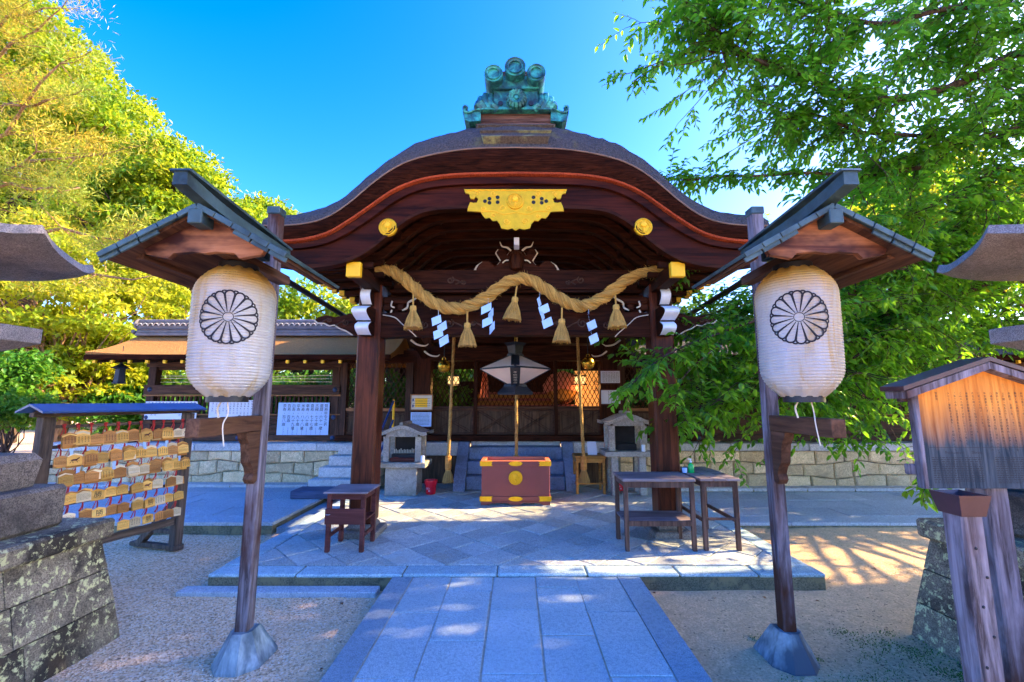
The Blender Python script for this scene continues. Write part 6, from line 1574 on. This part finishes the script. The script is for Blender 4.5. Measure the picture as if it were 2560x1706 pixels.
# ================================================================== VEGETATION
nr_ = np.random.default_rng(11)
def unit(a): return a / np.maximum(np.linalg.norm(a, axis=1, keepdims=True), 1e-9)
def leaf_mesh(name, pos, axis, nrm, L, W, mat, fine=False, fold=.25):
    n = len(pos); axis = unit(axis); side = unit(np.cross(axis, nrm)); up = np.cross(side, axis)
    L = L[:, None]; W = W[:, None]
    if fine:
        V = np.stack([pos, pos + axis * L * .28 + side * W * .44 + up * W * fold, pos + axis * L * .62 + side * W * .40 + up * W * fold * .8, pos + axis * L - up * L * .06, pos + axis * L * .62 - side * W * .40 + up * W * fold * .8, pos + axis * L * .28 - side * W * .44 + up * W * fold], 1).reshape(-1, 3)
        k = 6; F = np.array([[0, 3, 2, 1], [0, 5, 4, 3]])
    else:
        V = np.stack([pos, pos + axis * L * .45 + side * W * .5 + up * W * fold, pos + axis * L, pos + axis * L * .45 - side * W * .5 + up * W * fold], 1).reshape(-1, 3)
        k = 4; F = np.array([[0, 2, 1], [0, 3, 2]])
    F = (np.arange(n)[:, None, None] * k + F[None]).reshape(-1, F.shape[1])
    me = bpy.data.meshes.new(name); me.vertices.add(len(V)); me.vertices.foreach_set('co', V.astype(np.float32).ravel())
    me.loops.add(F.size); me.loops.foreach_set('vertex_index', F.astype(np.int32).ravel())
    me.polygons.add(len(F)); me.polygons.foreach_set('loop_start', np.arange(0, F.size, F.shape[1], dtype=np.int32)); me.polygons.foreach_set('loop_total', np.full(len(F), F.shape[1], dtype=np.int32))
    me.update(calc_edges=True); me.validate(); me.materials.append(mat); return me
def clump_leaves(clumps, per, size, flat=.75, hollow=.5):
    ps, ax, nm, Ls = [], [], [], []
    for (x, y, z, r) in clumps:
        n = max(8, int(per * r * r)); d = unit(nr_.normal(size=(n, 3))); d[:, 2] = np.where(d[:, 2] < -.35, -d[:, 2] * .6, d[:, 2]); d = unit(d)
        rad = r * (hollow + (1 - hollow) * nr_.random(n) ** .5) * (1 + .12 * nr_.normal(size=n))
        p = np.array([x, y, z]) + d * rad[:, None] * np.array([1, 1, flat])
        ps.append(p); a = d * .6 + nr_.normal(size=(n, 3)) * .7 + np.array([0, 0, -.25]); ax.append(a); nm.append(d * .5 + nr_.normal(size=(n, 3)) * .5 + np.array([0, 0, .7])); Ls.append(size * nr_.uniform(.65, 1.3, n))
    return np.concatenate(ps), np.concatenate(ax), np.concatenate(nm), np.concatenate(Ls)
def limb_tube(mb, a, b, r0, r1, wob=.12, n=7, sag=0):
    a, b = Vector(a), Vector(b); d = (b - a).length; pts = []
    for k in range(n):
        t = k / (n - 1); p = a.lerp(b, t); w = wob * d * math.sin(math.pi * t)
        pts.append(p + Vector((rng.uniform(-1, 1), rng.uniform(-1, 1), rng.uniform(-.5, .5))) * w * .4 + Vector((0, 0, sag * d * math.sin(math.pi * t))))
    mb.tube(pts, [r0 + (r1 - r0) * k / (n - 1) for k in range(n)], 7); return pts
def tree(name, label, base, h_trunk, r_trunk, balls, nclump, cr, per, size, mat, bark='bark', group=None, flat=.78):
    """balls: (x, y, z, radius) volumes that make up the crown"""
    base = Vector(base); t = thing(name, label, 'tree', base, group=group)
    cl = []
    tot = sum(b[3] ** 2 for b in balls)
    for bx_, by_, bz_, br in balls:
        for k in range(int(nclump * br * br / tot)):
            d = Vector((rng.gauss(0, 1), rng.gauss(0, 1), rng.gauss(0, 1))).normalized(); rr = br * rng.uniform(.45, 1.0)
            cl.append((bx_ + d.x * rr, by_ + d.y * rr, bz_ + d.z * rr * .9, cr * rng.uniform(.6, 1.3)))
    p, a, n, L = clump_leaves(cl, per, size, flat); off = np.array(base)
    me = leaf_mesh('crown', p - off, a, n, L, L * .55, mat); c = link('crown', me, t)
    mb = MB(); top = base + Vector((0, 0, h_trunk)); tp = limb_tube(mb, base - Vector((0, 0, .1)), top, r_trunk, r_trunk * .6, .05)
    for i, c_ in enumerate(cl):
        if i % 3: continue
        s0 = tp[rng.randrange(3, 7)]; limb_tube(mb, s0, (c_[0], c_[1], c_[2] - c_[3] * .2), r_trunk * .28, r_trunk * .05, .16, sag=.05)
    mb.build('trunk', MT[bark], t, smooth=True, recalc=False); return t

# --- big trees on the left
def B(u, v, Y, rpx): p = P(u, v, Y); z = Y * CP + (p.z - EYE) * SP; return (p.x, p.y, p.z, rpx / FPX * z)
GT = 'sunlit trees beyond the left fence'
b1_ = [B(130, 330, 17, 210), B(20, 200, 17, 200), B(60, 480, 17, 230), B(270, 400, 16.5, 150)]
tree('broadleaf_tree', 'tallest sunlit yellow green broadleaf tree at the far left', (P(60, 700, 17).x, 17, 0), 7.5, .5, b1_, 260, .85, 420, .21, MT['camphor'], group=GT)
b2_ = [B(440, 480, 15, 140), B(360, 560, 15, 150), B(530, 560, 15, 90), B(480, 640, 15, 140)]
tree('broadleaf_tree', 'sunlit yellow green broadleaf tree behind the left lantern stand', (P(420, 800, 15).x, 15, 0), 5.5, .4, b2_, 200, .65, 480, .18, MT['camphor'], group=GT)
b3_ = [B(645, 560, 18, 55), B(690, 580, 18, 50), B(600, 590, 18, 60)]
tree('broadleaf_tree', 'small round topped tree between the left lantern roof and the porch roof', (P(640, 800, 18).x, 18, 0), 5.5, .3, b3_, 60, .8, 300, .22, MT['camphor'], group=GT)
b4_ = [B(100, 720, 10.5, 190), B(260, 800, 10.5, 150), B(90, 900, 10, 150), B(330, 900, 11, 100), B(230, 960, 11, 120), B(380, 720, 12, 130)]
tree('maple_tree', 'low spreading golden leaved tree left of the fence', (P(150, 1100, 10.5).x, 10.5, 0), 2.2, .16, b4_, 300, .42, 700, .13, MT['camphor2'], bark='lightbark', group=GT, flat=.35)
b5_ = [B(20, 940, 8.5, 75), B(10, 1020, 8.2, 70)]
tree('evergreen_shrub', 'bright green leafy shrub at the left edge behind the stone lantern', (P(15, 1100, 8.5).x, 8.5, 0), .5, .06, b5_, 60, .25, 1700, .11, MT['greenleaf'], bark='twig')
# pine with pale bare limbs
pine = thing('pine_tree', 'pine with pale limbs and orange tipped needles at the upper left edge', 'tree', (-13.2, 8.6, 0))
mb = MB(); limb_tube(mb, (-13.2, 8.6, -.1), (-13.0, 8.4, 11.5), .28, .1, .04)
tips = []
for (u0, v0, u1, v1, Y0, Y1) in ((-120, 560, 90, 380, 8.5, 7.5), (-120, 470, 150, 160, 8.5, 7.5), (-100, 430, 260, 385, 8.4, 7.4), (-120, 470, 200, 470, 8.4, 7.2), (-100, 560, 310, 600, 8.4, 7.2), (-120, 250, 130, 40, 8.6, 8), (-120, 100, 110, 20, 8.6, 8), (-100, 300, 160, 240, 8.5, 7.6), (-100, 650, 330, 700, 8.4, 7.2)):
    pts = limb_tube(mb, P(u0, v0, Y0), P(u1, v1, Y1), .05, .015, .10)
    for k in range(9):
        s0 = pts[rng.randrange(2, 7)]; e = Vector(s0) + Vector((rng.uniform(-.2, .9), rng.uniform(-.5, .4), rng.uniform(-.35, .4))); limb_tube(mb, s0, e, .012, .005, .1, 4); tips += [e, (Vector(s0) + e) / 2]
mb.build('trunk', MT['lightbark'], pine, smooth=True, recalc=False)
n = 90; pp, aa = [], []
for e in tips:
    d = unit(nr_.normal(size=(n, 3)) + np.array([.3, 0, .5])); pp.append(np.array(e) + nr_.normal(size=(n, 3)) * np.array([.16, .16, .10])); aa.append(d)
pp = np.concatenate(pp); aa = np.concatenate(aa); me = leaf_mesh('crown', pp - np.array(pine.location), aa, nr_.normal(size=aa.shape), nr_.uniform(.09, .17, len(pp)), np.full(len(pp), .015), MT['needle']); link('crown', me, pine)

# --- trees behind the fences and the hall
GB = 'trees behind the hall and fences'
tree('broadleaf_tree', 'sunlit tree behind the left fence roof', (-6.4, 13.5, 0), 2.6, .2, [(-6.8, 13.5, 4.0, 1.3), (-5.4, 13.6, 3.6, 1.3), (-7.6, 13.2, 3.0, 1.4)], 110, .5, 500, .17, MT['camphor'], group=GB)
tree('broadleaf_tree', 'green tree just behind the left eave of the porch', (-4.0, 14, 0), 2.6, .2, [(-4.2, 14, 3.6, 1.3), (-3.0, 14, 3.4, 1.3), (-2.0, 14.6, 2.2, 1.5)], 110, .5, 500, .17, MT['greenleaf'], group=GB)
tree('broadleaf_tree', 'green tree behind the middle of the hall', (1.2, 15, 0), 1.8, .2, [(.2, 15, 2.4, 1.3), (2.2, 15, 2.5, 1.4), (-1, 15.4, 2.2, 1.2)], 80, .5, 450, .17, MT['greenleaf'], group=GB)
tree('broadleaf_tree', 'golden sunlit tree beyond the right fence', (11.0, 14.5, 0), 4, .3, [B(2080, 640, 14.5, 120), B(2250, 620, 15, 150), B(2420, 640, 15, 160), B(2300, 500, 16, 110), B(2180, 720, 14, 120), B(2520, 560, 15, 130)], 220, .7, 360, .2, MT['camphor2'], group=GB)
tree('broadleaf_tree', 'yellow green tree behind the right fence beside the porch', (5.4, 13, 0), 2.5, .2, [(4.0, 13.2, 3.0, 1.2), (5.6, 13, 3.4, 1.3), (7.2, 13, 3.2, 1.3), (8.8, 13, 3.2, 1.3), (10.5, 13, 3.0, 1.3)], 150, .5, 500, .17, MT['camphor'], group=GB)
for i, (x, lb) in enumerate(((-9.5, 'clipped green hedge bush beyond the left end of the fence'), (-7.3, 'green hedge bush seen through the left fence slats'), (-5.0, 'green hedge bush behind the middle of the left fence'), (-2.8, 'green hedge bush behind the left lattice bay'))):
    tree('hedge_bush', lb, (x, 11.4, 0), .5, .05, [(x - .5, 11.4, 1.3, 1.0), (x + .6, 11.5, 1.4, 1.0)], 60, .45, 620, .14, MT['greenleaf'], bark='twig', group='hedge behind the left fence')
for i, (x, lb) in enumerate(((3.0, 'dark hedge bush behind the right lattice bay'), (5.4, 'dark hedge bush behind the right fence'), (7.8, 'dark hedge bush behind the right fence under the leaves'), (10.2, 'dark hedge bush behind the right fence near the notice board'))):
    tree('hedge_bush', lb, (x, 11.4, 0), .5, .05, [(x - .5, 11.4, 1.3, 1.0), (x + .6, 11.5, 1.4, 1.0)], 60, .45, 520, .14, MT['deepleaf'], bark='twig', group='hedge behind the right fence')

# --- a far wood all round, and a leafy tree beyond the right edge that shades the yard
cl = []
for k in range(330):
    x = rng.uniform(-34, 36); y = rng.uniform(24, 30); cl.append((x, y, rng.uniform(.3, 5.2), rng.uniform(.9, 1.8)))
p, a, n, L = clump_leaves(cl, 110, .38, .8); o = link('far_wood', leaf_mesh('far_wood', p, a, n, L, L * .6, MT['camphor'])); tag(o, 'far sunlit wood behind the shrine buildings', 'wood', kind='stuff')
tree('shade_tree', 'tall leafy tree standing beyond the right edge of the view', (12.6, 5.2, 0), 4.5, .3, [(12.3, 3.9, 5.2, 1.4), (12.8, 8.0, 3.9, 1.1), (13.6, 9.0, 4.0, 1.1), (12.5, 4.1, 7.4, 1.5), (12.5, 6.0, 9.3, 1.2), (12.5, 4.0, 9.2, 1.6), (12.5, 6.0, 10.3, 1.4)], 230, .7, 330, .17, MT['greenleaf'])
# --- cherry overhanging from the right
ch = thing('cherry_tree', 'cherry tree with long green leaves overhanging from the right', 'tree', (8.4, 6.6, 0))
mb = MB(); tw = MB()
limb_tube(mb, (8.4, 6.6, -.1), (8.2, 6.5, 2.7), .24, .19, .04)
limbs = []
def limb(pts, r0, r1, dens, tw_len, root=None):
    w = [P(*q) for q in pts]
    if root is not None: w = [Vector(root)] + w
    c = crom(w, max(8, len(w) * 5)); m_ = len(c); mb.tube(c, [r0 + (r1 - r0) * k / (m_ - 1) for k in range(m_)], 7); limbs.append((c, dens, tw_len)); return c
T0 = (8.2, 6.5, 2.65)
limb([(2640, 170, 5.2), (2375, 219, 5.0), (2227, 248, 4.9), (2098, 232, 4.8), (2022, 192, 4.7), (1928, 167, 4.6), (1852, 125, 4.5), (1785, 71, 4.4), (1714, 9, 4.3)], .055, .006, 20, .55, T0)
limb([(1990, 180, 4.7), (1900, 150, 4.6), (1763, 129, 4.5), (1680, 145, 4.45), (1600, 175, 4.4), (1550, 190, 4.4)], .014, .003, 12, .28)
limb([(1790, 132, 4.5), (1720, 160, 4.45), (1640, 168, 4.4), (1580, 205, 4.4)], .007, .0025, 10, .22)
limb([(2640, 60, 4.9), (2400, 20, 4.7), (2200, 60, 4.6), (2050, 20, 4.5), (1900, -20, 4.4), (1840, -60, 4.3)], .045, .006, 16, .6, T0)
limb([(2640, 330, 5.4), (2455, 357, 5.3), (2300, 340, 5.2), (2150, 330, 5.1), (2050, 290, 5.0), (1950, 300, 4.9)], .045, .006, 20, .55, T0)
limb([(2560, 442, 5.5), (2388, 487, 5.4), (2236, 549, 5.2), (2120, 540, 5.0)], .05, .007, 14, .5, T0)
limb([(2300, 420, 5.5), (2150, 440, 5.4), (2022, 433, 5.3), (1900, 440, 5.2), (1808, 440, 5.1), (1720, 450, 5.0), (1660, 440, 5.0)], .03, .004, 26, .34)
limb([(2520, 660, 5.8), (2388, 665, 5.7), (2290, 660, 5.6), (2150, 720, 5.5), (2020, 780, 5.3), (1900, 820, 5.2)], .05, .006, 24, .5, T0)
limb([(2560, 690, 6.2), (2420, 730, 6.2), (2339, 758, 6.1), (2200, 830, 6.0), (2050, 880, 5.8), (1900, 930, 5.6), (1800, 980, 5.4)], .045, .005, 26, .5, T0)
limb([(2250, 720, 5.6), (2050, 780, 5.3), (1900, 800, 5.0), (1780, 840, 4.8), (1680, 880, 4.7), (1610, 930, 4.65), (1560, 985, 4.6)], .022, .003, 20, .36)
limb([(1800, 860, 4.85), (1720, 930, 4.75), (1690, 990, 4.7), (1720, 1060, 4.7)], .008, .0025, 14, .30)
limb([(2200, 850, 6.0), (2080, 930, 5.8), (1960, 990, 5.6), (1850, 1000, 5.3), (1760, 1020, 5.1)], .02, .003, 24, .42)
limb([(2420, 880, 6.4), (2300, 950, 6.3), (2200, 1030, 6.2), (2180, 1110, 6.2)], .02, .003, 18, .36)
limb([(2350, 640, 6.0), (2250, 760, 6.1), (2150, 850, 6.1), (2080, 960, 6.1), (2050, 1020, 6.1)], .02, .003, 30, .5, T0)
limb([(2400, 760, 6.6), (2250, 860, 6.6), (2120, 950, 6.5), (1980, 930, 6.3), (1850, 900, 6.1), (1740, 900, 6.0)], .02, .003, 32, .5)
limb([(2150, 700, 5.9), (2000, 730, 5.8), (1880, 760, 5.7), (1760, 790, 5.6), (1680, 820, 5.5)], .018, .003, 30, .45)
limb([(2480, 560, 5.9), (2350, 600, 6.0), (2250, 640, 6.0), (2160, 640, 5.9)], .02, .004, 26, .5, T0)
limb([(2500, 470, 6.4), (2380, 560, 6.4), (2260, 600, 6.3), (2140, 600, 6.1), (2040, 620, 5.9)], .022, .004, 20, .5, T0)
limb([(2560, 560, 6.6), (2440, 640, 6.6), (2340, 700, 6.5), (2240, 730, 6.4), (2120, 800, 6.2), (2020, 860, 6.0)], .022, .004, 24, .5, T0)
limb([(2600, 720, 6.9), (2480, 800, 6.8), (2380, 850, 6.8), (2280, 880, 6.7), (2180, 900, 6.6), (2080, 900, 6.5)], .022, .004, 36, .5, T0)
limb([(2560, 260, 5.8), (2440, 290, 5.7), (2300, 400, 5.6), (2180, 420, 5.5)], .022, .004, 15, .5, T0)
limb([(2600, 120, 5.6), (2480, 100, 5.5), (2350, 120, 5.3), (2250, 160, 5.2)], .022, .004, 12, .5, T0)
limb([(2480, 950, 5.2), (2380, 1050, 4.6), (2330, 1150, 4.2), (2310, 1230, 4.0)], .014, .003, 12, .28)
limb([(1900, 640, 4.9), (1800, 640, 4.75), (1730, 650, 4.7), (1690, 660, 4.65)], .01, .003, 12, .25, P(2200, 690, 5.6))
limb([(2640, -60, 5.4), (2450, -40, 5.2), (2300, -60, 5.0)], .05, .01, 14, .6, T0)
LP, LA, LN, LL = [], [], [], []
def leaf_twig(s0, d, ln, lw=1.0):
    """a drooping twig carrying alternate leaves"""
    pts = [Vector(s0)]; d = Vector(d).normalized(); k_ = max(4, int(ln / .038)); st_ = ln / k_
    for k in range(k_):
        d = (d + Vector((rng.gauss(0, .10), rng.gauss(0, .10), rng.gauss(-.03, .08)))).normalized(); pts.append(pts[-1] + d * st_)
    tw.tube(pts[::2] + ([pts[-1]] if (len(pts) - 1) % 2 else []), .0028, 3, False)
    for k in range(1, len(pts)):
        sd = d.cross(Vector((0, 0, 1))); sd = sd.normalized() if sd.length > .01 else Vector((1, 0, 0)); sg = 1 if k % 2 else -1
        ax = d * rng.uniform(.2, .9) + sd * sg * rng.uniform(.3, .9) + Vector((0, 0, -rng.uniform(.0, .65)))
        LP.append(pts[k]); LA.append(ax); LN.append(Vector((rng.gauss(0, .35), rng.gauss(-.1, .35), 1))); LL.append(rng.uniform(.068, .125) * lw)
for c, dens, tl in limbs:
    m_ = len(c); L_ = sum((c[i + 1] - c[i]).length for i in range(m_ - 1))
    for k in range(int(L_ * dens)):
        t_ = rng.uniform(.12, 1) * (m_ - 1); i = min(int(t_), m_ - 2); s0 = c[i].lerp(c[i + 1], t_ - i); ax = (c[i + 1] - c[i]).normalized()
        d = ax * rng.uniform(.1, 1) + Vector((rng.gauss(0, .6), rng.gauss(0, .6), rng.gauss(.0, .42)))
        if tl > .4 and rng.random() < .42:      # secondary branch with its own twigs
            d = d.normalized(); l2 = rng.uniform(.4, .95); pts = limb_tube(tw, s0, s0 + d * l2 + Vector((0, 0, -.10 * l2)), .007, .003, .1, 5)
            for j in range(6):
                q = pts[min(4, 1 + j * 4 // 6)]; leaf_twig(q, d + Vector((rng.gauss(0, .8), rng.gauss(0, .8), rng.gauss(-.05, .4))), rng.uniform(.2, .42))
        else: leaf_twig(s0, d, tl * rng.uniform(.5, 1.1))
# the crown above and beyond, out of frame to the right
for k in range(1300):
    a_ = rng.uniform(0, 2 * math.pi); rr = 3.4 * math.sqrt(rng.random()); x = 8.6 + rr * math.cos(a_); y = 5.4 + rr * 1.25 * math.sin(a_); z = rng.uniform(3.0, 6.8) - .10 * rr * rr * .5
    if x < 1.22 * y * 1.02 + .2 and y > 1: continue
    if y < 3.0 or y > 6.5 and z > 3.7 or (y > 4.9 and 3.2 < z < 5.0 and rng.random() < .8): continue
    leaf_twig((x, y, z), (rng.gauss(0, 1), rng.gauss(0, 1), rng.gauss(0, .3)), rng.uniform(.35, .7), 1.3)
for k in range(9):
    a_ = rng.uniform(-1.2, 1.2); limb_tube(mb, (8.2, 6.5, rng.uniform(2.2, 2.7)), (8.8 + 2.6 * math.cos(a_), 5.2 + 3.6 * math.sin(a_), rng.uniform(3.2, 6)), .035, .01, .08)
mb.build('trunk', MT['bark'], ch, smooth=True, recalc=False)
o = tw.build('twigs', MT['twig'], ch, recalc=False); o['kind'] = 'stuff'
LP = np.array(LP)
# gaps in the crown through which the sun reaches the platform and the sand
gp_ = LP - np.array(SUN_DIR)[None] * ((LP[:, 2] - ZP) / SUN_DIR.z)[:, None]; rk_ = nr_.random(len(LP)); keep = np.ones(len(LP), bool)
for (a_, b_, c_, d_, pr_) in ((-2.0, .4, 5.62, 6.55, .95), (.1, 2.3, 3.95, 4.55, .88), (2.8, 4.6, 4.3, 5.1, .6), (-.9, .9, 3.4, 3.8, .8)):
    keep &= ~((gp_[:, 0] > a_) & (gp_[:, 0] < b_) & (gp_[:, 1] > c_) & (gp_[:, 1] < d_) & (rk_ < pr_))
LP = LP[keep]; LA = np.array(LA)[keep]; LN = np.array(LN)[keep]; LL = np.array(LL)[keep]; LA = np.array(LA); LN = np.array(LN); LL = np.array(LL); off = np.array(ch.location)
# the 280 leaves that show largest are objects of their own
rel_ = LP - np.array([0, 0, EYE]); zc__ = rel_[:, 1] * CP + rel_[:, 2] * SP; uu = rel_[:, 0] / np.maximum(zc__, .1) * FPX + CXP; vv_ = CYP - (rel_[:, 2] * CP - rel_[:, 1] * SP) / np.maximum(zc__, .1) * FPX
vis = (zc__ > .5) & (uu > 0) & (uu < 2560) & (vv_ > 0) & (vv_ < 1706); score = np.where(vis, LL / np.maximum(zc__, .1), 0); big = np.argsort(-score)[:280]
mask = np.ones(len(LP), bool); mask[big] = False
cr_ = link('crown', leaf_mesh('crown', LP[mask] - off, LA[mask], LN[mask], LL[mask], LL[mask] * .52, MT['cherryleaf'], fine=True), ch); cr_['kind'] = 'stuff'
one = leaf_mesh('leaf', np.zeros((1, 3)), np.array([[0., 1, 0]]), np.array([[0., 0, 1]]), np.array([1.]), np.array([.52]), MT['cherryleaf'], fine=True)
for i in big:
    y_ = Vector(LA[i]).normalized(); x_ = y_.cross(Vector(LN[i])).normalized(); z_ = x_.cross(y_)
    o = bpy.data.objects.new('leaf', one); col.objects.link(o); o.parent = ch; M = Matrix((x_, y_, z_)).transposed().to_4x4(); o.matrix_local = Matrix.Translation(Vector(LP[i]) - ch.location) @ M @ Matrix.Scale(float(LL[i]), 4)
print('cherry leaves', len(LP))

# --- litter, pebbles and moss on the ground
def pebbles(n, x0, x1, y0, y1, s0, s1):
    m_ = MB()
    for k in range(n):
        x, y = rng.uniform(x0, x1), rng.uniform(y0, y1); s = rng.uniform(s0, s1); z = nz(x, y) - .012
        a_ = rng.uniform(0, 6.28); ca_, sa_ = math.cos(a_) * s, math.sin(a_) * s; e = rng.uniform(.5, .9)
        m_.add([(x + ca_, y + sa_, z), (x - sa_ * e, y + ca_ * e, z), (x - ca_, y - sa_, z), (x + sa_ * e, y - ca_ * e, z), (x + rng.uniform(-.2, .2) * s, y, z + s * .7)], [(0, 1, 4), (1, 2, 4), (2, 3, 4), (3, 0, 4)])
    return m_
pm = bpy.data.materials.new('pebble'); pm.use_nodes = True; _g = pm.node_tree.nodes.new('ShaderNodeNewGeometry'); _b = pm.node_tree.nodes['Principled BSDF']; _b.inputs['Roughness'].default_value = .9
pm.node_tree.links.new(ramp(pm.node_tree, _g.outputs['Random Per Island'], [(0, (.30, .2, .12)), (.3, (.6, .44, .28)), (.7, (.8, .62, .42)), (1, (.95, .82, .62))]), _b.inputs['Base Color'])
gv = pebbles(16000, -3.1, -1.08, 1.9, 5.4, .003, .008); o = gv.build('gravel', pm, recalc=False); tag(o, 'fine beige gravel scattered left of the path', 'gravel', kind='stuff')
ms = MB()
for k in range(260):
    cx_, cy_ = rng.uniform(1.6, 3.3), rng.uniform(1.9, 3.3)
    if rng.random() > .3 + .3 * (cx_ - 1.5): continue
    for j in range(50):
        x, y = cx_ + rng.gauss(0, .05), cy_ + rng.gauss(0, .035); h = rng.uniform(.004, .012); a_ = rng.uniform(0, 6.28); dx, dy = .004 * math.cos(a_), .004 * math.sin(a_); z = nz(x, y) - .013
        ms.add([(x - dx, y - dy, z), (x + dx, y + dy, z), (x + rng.uniform(-.004, .004), y + rng.uniform(-.004, .004), z + h)], [(0, 1, 2)])
o = ms.build('moss_patches', MT['moss'], recalc=False); tag(o, 'thin green moss patches around the right lantern stand', 'moss', kind='stuff')
lt_ = MB()
for k in range(1500):
    x, y = (rng.gauss(2.75, .35), rng.gauss(2.7, .45)) if k % 3 else (rng.uniform(1.2, 4.5), rng.uniform(1.9, 5.6))
    if x < 1.12 or (x < 2.72 and y > 3.98): continue
    s = rng.uniform(.004, .012); a_ = rng.uniform(0, 6.28); z = nz(x, y) - .009; c_, s_ = math.cos(a_) * s, math.sin(a_) * s
    lt_.add([(x - c_, y - s_, z), (x + s_ * .4, y - c_ * .4, z + .003), (x + c_, y + s_, z), (x - s_ * .4, y + c_ * .4, z + .002)], [(0, 1, 2, 3)])
o = lt_.build('leaf_litter', plain('litter', (.10, .06, .035), rough=.9, var=.6, scale=30, bmp=0), recalc=False); tag(o, 'small dark bits of leaf litter on the sand at the right', 'litter', kind='stuff')
dl = plain('dry_leaf', (.34, .13, .04), rough=.8, var=.4, rnd=.4); lm = MB().add([(0, 0, 0), (.014, .011, .007), (.03, .0, .001), (.014, -.011, .005)], [(0, 2, 1), (0, 3, 2)]).mesh('fallen_leaf', dl, recalc=False)
spots = ((1042, 1508), (733, 1483), (858, 1512), (808, 1670), (905, 1600), (582, 1490), (1640, 1480), (1785, 1490), (1905, 1490), (2203, 1360), (2410, 1350), (2180, 1420), (2050, 1500), (2420, 1500), (2300, 1640), (2250, 1380), (1640, 1520), (2330, 1470))
nL = nR = 0
for (u, v) in sorted(spots):
    q = G(u, v, .0); o = bpy.data.objects.new('fallen_leaf', lm); col.objects.link(o); o.location = (q.x, q.y, nz(q.x, q.y) - .008); o.rotation_euler = (R(rng.uniform(-12, 12)), R(rng.uniform(-12, 12)), rng.uniform(0, 6.28)); s_ = rng.uniform(.8, 1.5); o.scale = (s_,) * 3
    if u < 1289: nL += 1
    else: nR += 1
    o['label'] = f"small brown fallen leaf on the {'gravel left' if u < 1289 else 'sand right'} of the path, {[*ORD, 'twelfth', 'thirteenth', 'fourteenth'][(nL if u < 1289 else nR) - 1]} from the left"; o['category'] = 'leaf'; o['group'] = 'fallen leaves on the ground'
